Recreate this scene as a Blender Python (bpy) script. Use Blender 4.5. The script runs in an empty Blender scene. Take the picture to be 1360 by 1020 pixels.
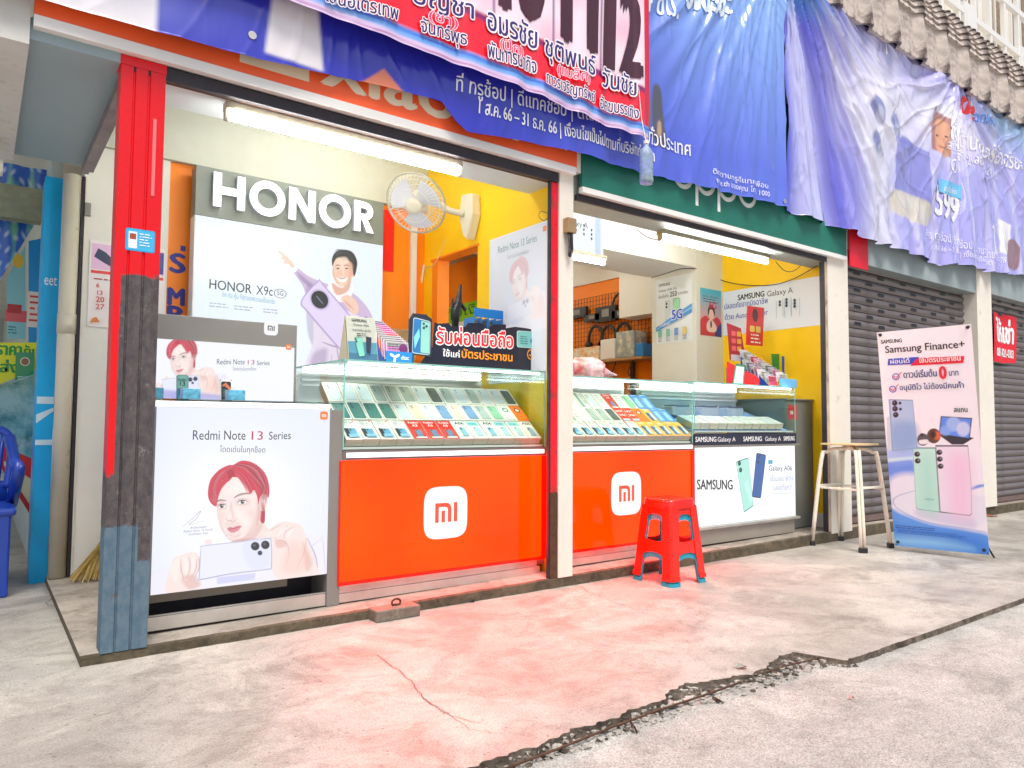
import bpy, bmesh, math, random
import numpy as np
from mathutils import Vector
random.seed(7); rng = np.random.RandomState(5)
S = bpy.context.scene; COL = S.collection
# ------------------------------------------------------------------ camera, light, exposure
FPX = 965.0
YAW, PIT, ROL = math.radians(36.3), math.radians(3.09), math.radians(0.403)
CAM = np.array([0, -3.105, 0.9])
def _axes():
    cy, sy, cp, sp = math.cos(YAW), math.sin(YAW), math.cos(PIT), math.sin(PIT)
    f = np.array([sy*cp, cy*cp, sp]); r = np.array([cy, -sy, 0.]); u = np.cross(r, f)
    cr, sr = math.cos(ROL), math.sin(ROL)
    return cr*r+sr*u, -sr*r+cr*u, f
RX, UX, FX = _axes()
def at(x, y, X=None, Y=None, Z=None):
    "a spot measured on the photograph, as a point on a known plane of the place"
    d = FX+RX*(x-680)/FPX-UX*(y-510)/FPX
    for i, v in enumerate((X, Y, Z)):
        if v is not None: t = (v-CAM[i])/d[i]
    return CAM+t*d
cd = bpy.data.cameras.new('camera'); cam = bpy.data.objects.new('camera', cd); COL.objects.link(cam)
cd.sensor_width = 36; cd.lens = FPX/1360*36; cd.clip_start = .05; cd.clip_end = 600
from mathutils import Matrix
cam.matrix_world = Matrix([[RX[0], UX[0], -FX[0], CAM[0]], [RX[1], UX[1], -FX[1], CAM[1]], [RX[2], UX[2], -FX[2], CAM[2]], [0, 0, 0, 1]])
S.camera = cam
SUN_EL, SUN_ROT = math.radians(62), math.radians(200)
w = bpy.data.worlds.new('World'); S.world = w; w.use_nodes = True
nt = w.node_tree; bg = nt.nodes['Background']; bg.inputs[1].default_value = 0.105
sky = nt.nodes.new('ShaderNodeTexSky'); sky.sky_type = 'NISHITA'; sky.sun_disc = False
sky.sun_elevation = SUN_EL; sky.sun_rotation = SUN_ROT; sky.air_density = 1.0; sky.dust_density = 4.0; sky.ozone_density = .3
nt.links.new(sky.outputs[0], bg.inputs[0])
sl = bpy.data.lights.new('sun', 'SUN'); sl.energy = 2.6; sl.angle = math.radians(22); sl.color = (1, .95, .87)
so = bpy.data.objects.new('sun', sl); COL.objects.link(so)
sd = Vector((math.sin(SUN_ROT)*math.cos(SUN_EL), math.cos(SUN_ROT)*math.cos(SUN_EL), math.sin(SUN_EL)))
so.rotation_euler = sd.to_track_quat('Z', 'Y').to_euler(); so.location = (0, -5, 9)
S.view_settings.view_transform = 'Standard'; S.view_settings.look = 'None'; S.view_settings.exposure = 0.38
S.view_settings.gamma = 1; S.view_settings.use_curve_mapping = False
S.cycles.use_denoising = True; S.cycles.max_bounces = 8; S.cycles.transparent_max_bounces = 16
S.cycles.caustics_reflective = False; S.cycles.caustics_refractive = False; S.cycles.sample_clamp_indirect = 6
EXPF = 2**-0.38      # radiance that shows as full white
# ------------------------------------------------------------------ colours and materials
def hx(h, a=1.0):
    h = h.lstrip('#'); c = [int(h[i:i+2], 16)/255 for i in (0, 2, 4)]
    return tuple((v/12.92 if v <= .04045 else ((v+.055)/1.055)**2.4)*a for v in c)
def C4(c): return (*c, 1.0) if len(c) == 3 else tuple(c)
MATS = {}
def mat(name, color=(.5, .5, .5), rough=.55, metal=0., var=.0, vscale=6., bump=0., bscale=60., emit=None, strength=0., coat=0., dirt=None, dirtamt=0., dscale=3., alpha=None):
    if name in MATS: return MATS[name]
    m = bpy.data.materials.new(name); m.use_nodes = True; n = m.node_tree.nodes; L = m.node_tree.links
    p = n['Principled BSDF']; p.inputs['Roughness'].default_value = rough; p.inputs['Metallic'].default_value = metal
    p.inputs['Base Color'].default_value = C4(color); p.inputs['Coat Weight'].default_value = coat; p.inputs['Coat Roughness'].default_value = .1
    out = None
    tc = n.new('ShaderNodeTexCoord')
    if var > 0:
        t = n.new('ShaderNodeTexNoise'); t.inputs['Scale'].default_value = vscale; t.inputs['Detail'].default_value = 6; t.inputs['Roughness'].default_value = .65
        L.new(tc.outputs['Object'], t.inputs['Vector'])
        mr = n.new('ShaderNodeMapRange'); mr.inputs[1].default_value = .3; mr.inputs[2].default_value = .7; mr.inputs[3].default_value = 1-var; mr.inputs[4].default_value = 1+var
        L.new(t.outputs[0], mr.inputs[0])
        mx = n.new('ShaderNodeMix'); mx.data_type = 'RGBA'; mx.blend_type = 'MULTIPLY'; mx.inputs[0].default_value = 1
        mx.inputs[6].default_value = C4(color); L.new(mr.outputs[0], mx.inputs[7]); out = mx.outputs[2]
        rr = n.new('ShaderNodeMapRange'); rr.inputs[3].default_value = max(.05, rough-.12); rr.inputs[4].default_value = min(1, rough+.15); L.new(t.outputs[0], rr.inputs[0]); L.new(rr.outputs[0], p.inputs['Roughness'])
    if dirt is not None:
        t = n.new('ShaderNodeTexNoise'); t.inputs['Scale'].default_value = dscale; t.inputs['Detail'].default_value = 9; t.inputs['Roughness'].default_value = .72
        L.new(tc.outputs['Object'], t.inputs['Vector'])
        mr = n.new('ShaderNodeMapRange'); mr.inputs[1].default_value = .62-dirtamt*.25; mr.inputs[2].default_value = .72-dirtamt*.15; L.new(t.outputs[0], mr.inputs[0])
        mx = n.new('ShaderNodeMix'); mx.data_type = 'RGBA'; L.new(mr.outputs[0], mx.inputs[0])
        if out: L.new(out, mx.inputs[6])
        else: mx.inputs[6].default_value = C4(color)
        mx.inputs[7].default_value = C4(dirt); out = mx.outputs[2]
    if out: L.new(out, p.inputs['Base Color'])
    if bump > 0:
        t = n.new('ShaderNodeTexNoise'); t.inputs['Scale'].default_value = bscale; t.inputs['Detail'].default_value = 5
        L.new(tc.outputs['Object'], t.inputs['Vector'])
        b = n.new('ShaderNodeBump'); b.inputs['Strength'].default_value = bump; b.inputs['Distance'].default_value = .004
        L.new(t.outputs[0], b.inputs['Height']); L.new(b.outputs[0], p.inputs['Normal'])
    if emit is not None:
        p.inputs['Emission Color'].default_value = C4(emit); p.inputs['Emission Strength'].default_value = strength
    MATS[name] = m; return m
def printmat(name, rough=.5, strength=0., coat=0., bump=0., base=1.):
    "flat print: colour from the sheet's own colour attribute; strength > 0 for backlit sheets"
    if name in MATS: return MATS[name]
    m = bpy.data.materials.new(name); m.use_nodes = True; n = m.node_tree.nodes; L = m.node_tree.links
    p = n['Principled BSDF']; p.inputs['Roughness'].default_value = rough; p.inputs['Coat Weight'].default_value = coat; p.inputs['Coat Roughness'].default_value = .15
    a = n.new('ShaderNodeAttribute'); a.attribute_name = 'Col'
    if strength > 0:
        p.inputs['Base Color'].default_value = (.05, .05, .05, 1)
        L.new(a.outputs['Color'], p.inputs['Emission Color']); p.inputs['Emission Strength'].default_value = strength
    else: L.new(a.outputs['Color'], p.inputs['Base Color'])
    if bump:
        tc = n.new('ShaderNodeTexCoord'); t = n.new('ShaderNodeTexNoise'); t.inputs['Scale'].default_value = 14; t.inputs['Detail'].default_value = 5
        t.inputs['Distortion'].default_value = 1.2; t.inputs['Roughness'].default_value = .45; t.noise_type = 'RIDGED_MULTIFRACTAL'
        mp = n.new('ShaderNodeMapping'); mp.inputs['Scale'].default_value = (.5, 1, .22); mp.inputs['Rotation'].default_value = (0, -.35, 0); L.new(tc.outputs['Object'], mp.inputs['Vector']); L.new(mp.outputs[0], t.inputs['Vector']); b = n.new('ShaderNodeBump'); b.inputs['Strength'].default_value = bump; b.inputs['Distance'].default_value = .03
        L.new(t.outputs[0], b.inputs['Height']); L.new(b.outputs[0], p.inputs['Normal'])
    MATS[name] = m; return m
def glassmat(name, tint=(.93, .98, .96), refl=.9):
    if name in MATS: return MATS[name]
    m = bpy.data.materials.new(name); m.use_nodes = True; n = m.node_tree.nodes; L = m.node_tree.links
    n.remove(n['Principled BSDF']); o = n['Material Output']
    t = n.new('ShaderNodeBsdfTransparent'); t.inputs[0].default_value = C4(tint); g = n.new('ShaderNodeBsdfGlossy'); g.inputs['Roughness'].default_value = .02
    g.inputs[0].default_value = (refl, refl, refl, 1)
    lw = n.new('ShaderNodeLayerWeight'); lw.inputs[0].default_value = .5; pw = n.new('ShaderNodeMath'); pw.operation = 'POWER'; pw.inputs[1].default_value = 5
    L.new(lw.outputs['Facing'], pw.inputs[0]); f = n.new('ShaderNodeMapRange'); f.inputs[3].default_value = .035; f.inputs[4].default_value = .9; L.new(pw.outputs[0], f.inputs[0]); x = n.new('ShaderNodeMixShader')
    L.new(f.outputs[0], x.inputs[0]); L.new(t.outputs[0], x.inputs[1]); L.new(g.outputs[0], x.inputs[2]); L.new(x.outputs[0], o.inputs[0])
    MATS[name] = m; return m
def nodes_of(m): return m.node_tree.nodes, m.node_tree.links, m.node_tree.nodes['Principled BSDF']
# ------------------------------------------------------------------ geometry helpers
def tag(o, label=None, cat=None, group=None, kind=None):
    if label: o['label'] = label
    if cat: o['category'] = cat
    if group: o['group'] = group
    if kind: o['kind'] = kind
    return o
def empty(name, loc=(0, 0, 0), rz=0., label=None, cat=None, group=None):
    o = bpy.data.objects.new(name, None); o.empty_display_size = .05; o.location = loc; o.rotation_euler = (0, 0, rz); COL.objects.link(o)
    return tag(o, label, cat, group)
LOCALS = set()
def lempty(*a, **k): o = empty(*a, **k); LOCALS.add(o.name); return o
def attach(o, parent):
    "parts are modelled in place (world) unless their thing is modelled in its own space"
    r = parent
    while r.parent: r = r.parent
    o.parent = parent
    if r.name not in LOCALS and parent == r: o.location = -r.location
class Fr:
    "a flat sheet's own axes: o origin, u across, v up, n out"
    def __init__(s, o, u=(1, 0, 0), v=(0, 0, 1)):
        s.o = np.array(o, float); s.u = np.array(u, float); s.u /= np.linalg.norm(s.u); s.v = np.array(v, float); s.v /= np.linalg.norm(s.v); s.n = np.cross(s.u, s.v)
    def pt(s, a, b, c=0.): return s.o+a*s.u+b*s.v+c*s.n
    def ab(s, p): d = np.array(p)-s.o; return float(d@s.u), float(d@s.v)
def FY(Y): return Fr((0, Y, 0))                      # sheet facing the street; (a,b) = (X,Z)
def FXl(X): return Fr((X, 0, 0), (0, -1, 0))         # sheet facing -X; a = -Y
class G:
    def __init__(s): s.v = []; s.f = []; s.m = []; s.c = []
    def add(s, vs, fs, m=0, c=(1, 1, 1)):
        k = len(s.v); s.v += [tuple(float(q) for q in p) for p in vs]
        for f in fs: s.f.append(tuple(i+k for i in f)); s.m.append(m); s.c.append(c)
        return s
    def box(s, x0, x1, y0, y1, z0, z1, m=0, c=(1, 1, 1)):
        if x0 > x1: x0, x1 = x1, x0
        if y0 > y1: y0, y1 = y1, y0
        if z0 > z1: z0, z1 = z1, z0
        return s.add([(x0, y0, z0), (x1, y0, z0), (x1, y1, z0), (x0, y1, z0), (x0, y0, z1), (x1, y0, z1), (x1, y1, z1), (x0, y1, z1)],
                     [(3, 2, 1, 0), (4, 5, 6, 7), (0, 1, 5, 4), (1, 2, 6, 5), (2, 3, 7, 6), (3, 0, 4, 7)], m, c)
    def obox(s, fr, a0, a1, b0, b1, c0, c1, m=0, c=(1, 1, 1)):
        P = [fr.pt(a, b, d) for d in (c0, c1) for a, b in ((a0, b0), (a1, b0), (a1, b1), (a0, b1))]
        return s.add(P, [(3, 2, 1, 0), (4, 5, 6, 7), (0, 1, 5, 4), (1, 2, 6, 5), (2, 3, 7, 6), (3, 0, 4, 7)], m, c)
    def prism(s, fr, pts, c0, c1, m=0, c=(1, 1, 1)):
        a = sum(pts[i][0]*pts[(i+1) % len(pts)][1]-pts[(i+1) % len(pts)][0]*pts[i][1] for i in range(len(pts)))
        if a < 0: pts = pts[::-1]
        n = len(pts); P = [fr.pt(x, y, c0) for x, y in pts]+[fr.pt(x, y, c1) for x, y in pts]
        return s.add(P, [tuple(range(n-1, -1, -1)), tuple(range(n, 2*n))]+[(i, (i+1) % n, (i+1) % n+n, i+n) for i in range(n)], m, c)
    def tube(s, pts, r, n=8, m=0, c=(1, 1, 1), cap=True):
        pts = [np.array(p, float) for p in pts]; rs = r if hasattr(r, '__len__') else [r]*len(pts)
        k = len(s.v); ref = None; V = []
        for i, p in enumerate(pts):
            t = pts[min(i+1, len(pts)-1)]-pts[max(i-1, 0)]; t /= (np.linalg.norm(t)+1e-9)
            if ref is None: ref = np.cross(t, (0, 0, 1.) if abs(t[2]) < .9 else (1., 0, 0))
            ref = ref-t*(ref@t); ref /= (np.linalg.norm(ref)+1e-9); b = np.cross(t, ref)
            V += [p+rs[i]*(math.cos(2*math.pi*j/n)*ref+math.sin(2*math.pi*j/n)*b) for j in range(n)]
        F = [(i*n+j, i*n+(j+1) % n, (i+1)*n+(j+1) % n, (i+1)*n+j) for i in range(len(pts)-1) for j in range(n)]
        if cap: F += [tuple(range(n-1, -1, -1)), tuple(range((len(pts)-1)*n, len(pts)*n))]
        return s.add(V, F, m, c)
    def lathe(s, prof, cx=0, cy=0, n=24, m=0, c=(1, 1, 1), fr=None):
        V = []; L = len(prof)
        for r, z in prof:
            for j in range(n):
                a = 2*math.pi*j/n; x, y = r*math.cos(a), r*math.sin(a)
                V.append(fr.pt(x, y, z) if fr else (cx+x, cy+y, z))
        F = [(i*n+j, i*n+(j+1) % n, (i+1)*n+(j+1) % n, (i+1)*n+j) for i in range(L-1) for j in range(n)]
        F += [tuple(range(n-1, -1, -1)), tuple(range((L-1)*n, L*n))]
        return s.add(V, F, m, c)
    def build(s, name, mats, parent=None, bevel=0., smooth=False, seg=2):
        if not isinstance(mats, (list, tuple)): mats = [mats]
        me = bpy.data.meshes.new(name); me.from_pydata(s.v, [], s.f)
        for x in mats: me.materials.append(x)
        me.polygons.foreach_set('material_index', s.m)
        if any(c != (1, 1, 1) for c in s.c):
            at_ = me.color_attributes.new('Col', 'FLOAT_COLOR', 'CORNER')
            ls = np.zeros(len(me.polygons), int); me.polygons.foreach_get('loop_total', ls)
            arr = np.repeat(np.array([C4(c) for c in s.c], dtype=np.float32), ls, axis=0); at_.data.foreach_set('color', arr.ravel())
        if smooth: me.polygons.foreach_set('use_smooth', [True]*len(me.polygons))
        me.update(); o = bpy.data.objects.new(name, me); COL.objects.link(o)
        if parent: attach(o, parent)
        if bevel: b = o.modifiers.new('bevel', 'BEVEL'); b.width = bevel; b.segments = seg; b.limit_method = 'ANGLE'; b.angle_limit = .7
        return o
# ---- text outlines
TXT = {}
def text2d(s):
    if s in TXT: return TXT[s]
    c = bpy.data.curves.new('t', 'FONT'); c.body = s; c.size = 1; c.resolution_u = 3
    o = bpy.data.objects.new('t', c); COL.objects.link(o)
    me = o.evaluated_get(bpy.context.evaluated_depsgraph_get()).to_mesh()
    v = np.zeros(len(me.vertices)*3); me.vertices.foreach_get('co', v); v = v.reshape(-1, 3)[:, :2].copy()
    f = [tuple(p.vertices) for p in me.polygons]
    bpy.data.objects.remove(o); bpy.data.curves.remove(c)
    TXT[s] = (v, f); return TXT[s]
STEP = .0005
class Sheet:
    "flat printing: shapes in sheet coordinates, each layer a hair proud of the one below"
    def __init__(s, fr, base=0.): s.fr = fr; s.z = base; s.pr = []; s.blocks = []
    def _p(s, vs, fs, c): s.pr.append((vs, fs, c, s.z))
    def up(s): s.z += STEP; return s
    def poly(s, pts, c): s._p([tuple(p) for p in pts], [tuple(range(len(pts)))], c); return s.up()
    def rect(s, a0, b0, a1, b1, c): return s.poly([(a0, b0), (a1, b0), (a1, b1), (a0, b1)], c)
    def rr(s, a0, b0, a1, b1, r, c, n=6):
        P = []
        for cx, cy, t0 in ((a1-r, b0+r, -90), (a1-r, b1-r, 0), (a0+r, b1-r, 90), (a0+r, b0+r, 180)):
            P += [(cx+r*math.cos(math.radians(t0+90*i/n)), cy+r*math.sin(math.radians(t0+90*i/n))) for i in range(n+1)]
        return s.poly(P, c)
    def sq(s, cx, cy, rx, ry, c, e=4., n=40):     # squircle
        P = []
        for i in range(n):
            t = 2*math.pi*i/n; x, y = math.cos(t), math.sin(t)
            P.append((cx+rx*math.copysign(abs(x)**(2/e), x), cy+ry*math.copysign(abs(y)**(2/e), y)))
        return s.poly(P, c)
    def ell(s, cx, cy, rx, ry, c, rot=0, n=20):
        k = math.radians(rot)
        return s.poly([(cx+rx*math.cos(t)*math.cos(k)-ry*math.sin(t)*math.sin(k), cy+rx*math.cos(t)*math.sin(k)+ry*math.sin(t)*math.cos(k)) for t in [2*math.pi*i/n for i in range(n)]], c)
    def ring(s, cx, cy, r0, r1, c, n=32, ry=1., t0=0, t1=360):
        V = []; F = []
        for i in range(n+1):
            t = math.radians(t0+(t1-t0)*i/n); V += [(cx+r0*math.cos(t), cy+r0*ry*math.sin(t)), (cx+r1*math.cos(t), cy+r1*ry*math.sin(t))]
            if i: F.append((2*i-2, 2*i-1, 2*i+1, 2*i))
        s._p(V, F, c); return s.up()
    def line(s, pts, w, c, w2=None):
        V = []; F = []; n = len(pts)
        for i, p in enumerate(pts):
            q0, q1 = pts[max(i-1, 0)], pts[min(i+1, n-1)]; dx, dy = q1[0]-q0[0], q1[1]-q0[1]; l = math.hypot(dx, dy)+1e-9
            ww = (w if w2 is None else w+(w2-w)*i/(n-1))/2
            V += [(p[0]-dy/l*ww, p[1]+dx/l*ww), (p[0]+dy/l*ww, p[1]-dx/l*ww)]
            if i: F.append((2*i-2, 2*i-1, 2*i+1, 2*i))
        s._p(V, F, c); return s.up()
    def text(s, t, a, b, size, c, align='l', bold=0., width=None, outline=None, ow=.06, slant=0., height=None):
        v, f = text2d(t); s.blocks.append(len(s.pr))
        if len(v) == 0: return s
        x0, x1 = v[:, 0].min(), v[:, 0].max(); y0, y1 = v[:, 1].min(), v[:, 1].max()
        sx = width/(x1-x0) if width else size; sy = height/(y1-y0) if height else size
        V = v.copy(); V[:, 0] = (V[:, 0]-(x0 if width or align != 'l' else 0))*sx; V[:, 1] = V[:, 1]*sy
        W = (x1-x0)*sx
        V[:, 0] += a-(0 if align == 'l' else W/2 if align == 'c' else W); V[:, 0] += V[:, 1]*slant; V[:, 1] += b
        if outline is not None:
            for k in range(8):
                t_ = k*math.pi/4; s._p([(p[0]+math.cos(t_)*ow*sy, p[1]+math.sin(t_)*ow*sy) for p in V], f, outline); s.z += STEP*.15
            s.z += STEP*.5
        if bold:
            for dx, dy in ((-1, 0), (1, 0), (0, .6), (0, -.6)):
                s._p([(p[0]+dx*bold*sy, p[1]+dy*bold*sy) for p in V], f, c); s.z += STEP*.15
        s._p([tuple(p) for p in V], f, c); return s.up()
    def mi(s, cx, cy, r, c, cin=(1, 1, 1), box=True):
        if box: s.sq(cx, cy, r, r*1.02, c, 4.2)
        k = r*.95; t = k*.16
        # letter m: left stem and rounded arch, inner bar; letter i
        P = [(-.52, -.42), (-.52, .42), (.0, .42)]+[(.0+.26*math.sin(a), .16+.26*math.cos(a)) for a in np.linspace(0, math.pi/2, 7)]+[(.26, -.42), (.26-.17, -.42), (.09, .12)]
        P += [(.09-.12*(1-math.cos(a)), .12+.12*math.sin(a)) for a in np.linspace(0, math.pi/2, 5)][1:]+[(-.35, .25), (-.35, -.42)]
        s._p([(cx+x*k, cy+y*k*.95) for x, y in P], [tuple(range(len(P)))], cin)
        s._p([(cx+x*k, cy+y*k*.95) for x, y in ((-.215, -.42), (-.05, -.42), (-.05, .08), (-.215, .08))], [(0, 1, 2, 3)], cin)
        s._p([(cx+x*k, cy+y*k*.95) for x, y in ((.38, -.42), (.55, -.42), (.55, .42), (.38, .42))], [(0, 1, 2, 3)], cin)
        return s.up()
    def lines(s, a, b, w, n, dh, c, seed=1, h=.35, jitter=.5):
        "rows of print too small to read: broken dashes"
        r = random.Random(seed)
        for i in range(n):
            x = a+r.random()*w*.05; end = a+w*(1-r.random()*jitter*.4)
            while x < end:
                L_ = dh*(.5+r.random()*2.2); s._p([(x, b-i*dh), (min(x+L_, end), b-i*dh), (min(x+L_, end), b-i*dh+dh*h), (x, b-i*dh+dh*h)], [(0, 1, 2, 3)], c); x += L_+dh*.35
        return s.up()
    def build(s, name, m, parent=None, cut=None):
        if 'lettering' in name and parent is not None and len(s.blocks) > 1:     # each line of lettering is a piece of its own
            all_, bl = s.pr, sorted(set([0]+s.blocks))+[len(s.pr)]; s.blocks = []; o = None
            for a, b in zip(bl[:-1], bl[1:]):
                if b > a: s.pr = all_[a:b]; o = s.build(name, m, parent, cut)
            s.pr = all_; return o
        g = G()
        for vs, fs, c, z in s.pr:
            if cut:
                bm = bmesh.new(); bv = [bm.verts.new((p[0], p[1], 0)) for p in vs]
                for f in fs:
                    try: bm.faces.new([bv[i] for i in f])
                    except ValueError: pass
                xs = [p[0] for p in vs]; ys = [p[1] for p in vs]
                for ax, lo, hi in ((0, min(xs), max(xs)), (1, min(ys), max(ys))):
                    k = math.ceil(lo/cut)
                    while k*cut < hi:
                        no = (1, 0, 0) if ax == 0 else (0, 1, 0); co = (k*cut, 0, 0) if ax == 0 else (0, k*cut, 0)
                        bmesh.ops.bisect_plane(bm, geom=bm.verts[:]+bm.edges[:]+bm.faces[:], plane_co=co, plane_no=no, dist=1e-6); k += 1
                bm.verts.index_update()
                g.add([s.fr.pt(v.co.x, v.co.y, z) for v in bm.verts], [tuple(v.index for v in f.verts) for f in bm.faces], 0, c); bm.free()
            else: g.add([s.fr.pt(p[0], p[1], z) for p in vs], fs, 0, c)
        return g.build(name, m, parent)
# ---- painted pictures, computed point by point on a fine sheet
def smooth(pts, k=6):
    P = np.array(pts, float); n = len(P); out = []
    for i in range(n):
        p0, p1, p2, p3 = P[i-1], P[i], P[(i+1) % n], P[(i+2) % n]
        for t in np.linspace(0, 1, k, endpoint=False):
            out.append(.5*((2*p1)+(-p0+p2)*t+(2*p0-5*p1+4*p2-p3)*t*t+(-p0+3*p1-3*p2+p3)*t**3))
    return np.array(out)
def smooth_open(pts, k=6):
    P = np.array(pts, float); n = len(P); out = []
    for i in range(n-1):
        p0, p1, p2, p3 = P[max(i-1, 0)], P[i], P[i+1], P[min(i+2, n-1)]
        for t in np.linspace(0, 1, k, endpoint=False):
            out.append(.5*((2*p1)+(-p0+p2)*t+(2*p0-5*p1+4*p2-p3)*t*t+(-p0+3*p1-3*p2+p3)*t**3))
    out.append(P[-1]); return np.array(out)
class Pic:
    def __init__(s, x0, y0, x1, y1, nx, ny, T=None):
        s.T = T or (lambda p: np.asarray(p, float)); s.x0, s.y0, s.x1, s.y1 = x0, y0, x1, y1; s.nx, s.ny = nx, ny
        s.X, s.Y = np.meshgrid(np.linspace(x0, x1, nx), np.linspace(y0, y1, ny)); s.A = np.ones((ny, nx, 3), np.float32); s.px = abs(x1-x0)/(nx-1)
    def blend(s, M, c, sub=None):
        A = s.A if sub is None else s.A[sub]; M = M[..., None]; A[...] = A*(1-M)+np.array(c, np.float32)*M
    def _sub(s, P, pad):
        xs = sorted((s.x0, s.x1)); 
        i0 = int(np.clip((P[:, 0].min()-pad-s.x0)/(s.x1-s.x0)*(s.nx-1), 0, s.nx)); i1 = int(np.clip((P[:, 0].max()+pad-s.x0)/(s.x1-s.x0)*(s.nx-1)+2, 0, s.nx))
        j = [(v-s.y0)/(s.y1-s.y0)*(s.ny-1) for v in (P[:, 1].min()-pad, P[:, 1].max()+pad)]; j0 = int(np.clip(min(j), 0, s.ny)); j1 = int(np.clip(max(j)+2, 0, s.ny))
        return (slice(j0, j1), slice(i0, i1))
    def poly(s, pts, c, soft=1., a=1., sm=True, raw=False):
        P = smooth(pts) if sm else np.array(pts, float)
        if not raw: P = s.T(P)
        so_ = s.px*soft; sub = s._sub(P, so_*2); X = s.X[sub]; Y = s.Y[sub]
        if X.size == 0: return
        ins = np.zeros(X.shape, bool); D = np.full(X.shape, 1e9)
        for i in range(len(P)):
            (xa, ya), (xb, yb) = P[i-1], P[i]
            cnd = ((ya > Y) != (yb > Y))
            with np.errstate(divide='ignore', invalid='ignore'): xi = (xb-xa)*(Y-ya)/((yb-ya) or 1e-12)+xa
            ins ^= cnd & (X < xi)
            dx, dy = xb-xa, yb-ya; t = np.clip(((X-xa)*dx+(Y-ya)*dy)/(dx*dx+dy*dy+1e-12), 0, 1); D = np.minimum(D, (X-xa-t*dx)**2+(Y-ya-t*dy)**2)
        D = np.sqrt(D)*np.where(ins, 1, -1); M = np.clip(D/so_+.5, 0, 1)*a
        s.blend(M, c, sub)
    def stroke(s, pts, w, c, soft=1., a=1., taper=True):
        k = smooth_open(pts); P = s.T(k); sc = np.linalg.norm(s.T([(1, 0)])[0]-s.T([(0, 0)])[0]); w = w*sc; so_ = s.px*soft; sub = s._sub(P, w+so_*2); X = s.X[sub]; Y = s.Y[sub]
        if X.size == 0: return
        M = np.zeros(X.shape); n = len(P)
        for i in range(1, n):
            (xa, ya), (xb, yb) = P[i-1], P[i]; dx, dy = xb-xa, yb-ya; t = np.clip(((X-xa)*dx+(Y-ya)*dy)/(dx*dx+dy*dy+1e-12), 0, 1)
            d = np.sqrt((X-xa-t*dx)**2+(Y-ya-t*dy)**2); ww = w/2*(math.sin(math.pi*(i/n*.85+.1)) if taper else 1)
            M = np.maximum(M, np.clip((ww-d)/so_+.5, 0, 1))
        s.blend(M*a, c, sub)
    def ell(s, cx, cy, rx, ry, c, soft=1., a=1., rot=0):
        k = math.radians(rot); s.poly([(cx+rx*math.cos(t)*math.cos(k)-ry*math.sin(t)*math.sin(k), cy+rx*math.cos(t)*math.sin(k)+ry*math.sin(t)*math.cos(k)) for t in np.linspace(0, 2*math.pi, 17)[:-1]], c, soft, a)
    def grad(s, f): s.A[...] = f((s.X-s.x0)/(s.x1-s.x0), (s.Y-s.y0)/(s.y1-s.y0))
    def build(s, name, m, fr, parent=None, off=0., lift=None):
        n, h = s.nx, s.ny; V = np.zeros((h*n, 3))
        X = s.X.ravel(); Y = s.Y.ravel()
        if hasattr(fr, 'grid'): V = fr.grid(X, Y, off)
        else: V = fr.o+X[:, None]*fr.u+Y[:, None]*fr.v+off*fr.n
        ii = np.arange(h*n).reshape(h, n); q = np.stack([ii[:-1, :-1], ii[:-1, 1:], ii[1:, 1:], ii[1:, :-1]], -1).reshape(-1, 4)
        if (s.y1-s.y0)*(s.x1-s.x0) < 0: q = q[:, ::-1]
        me = bpy.data.meshes.new(name); me.vertices.add(h*n); me.vertices.foreach_set('co', V.astype(np.float32).ravel())
        me.loops.add(len(q)*4); me.loops.foreach_set('vertex_index', q.ravel().astype(np.int32)); me.polygons.add(len(q)); me.polygons.foreach_set('loop_start', (np.arange(len(q))*4).astype(np.int32))
        me.update(calc_edges=True)
        a = me.color_attributes.new('Col', 'FLOAT_COLOR', 'POINT'); arr = np.ones((h*n, 4), np.float32); arr[:, :3] = s.A.reshape(-1, 3); a.data.foreach_set('color', arr.ravel())
        me.polygons.foreach_set('use_smooth', [True]*len(q)); me.materials.append(m)
        o = bpy.data.objects.new(name, me); COL.objects.link(o)
        if parent: attach(o, parent)
        return o
def copy_tree(o, loc=None, parent=None, label=None):
    c = o.copy(); COL.objects.link(c)
    if parent is not None: c.parent = parent
    for ch in [x for x in bpy.data.objects if x.parent == o]: copy_tree(ch, None, c)
    if loc is not None: c.location = loc
    if label: c['label'] = label
    return c
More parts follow.
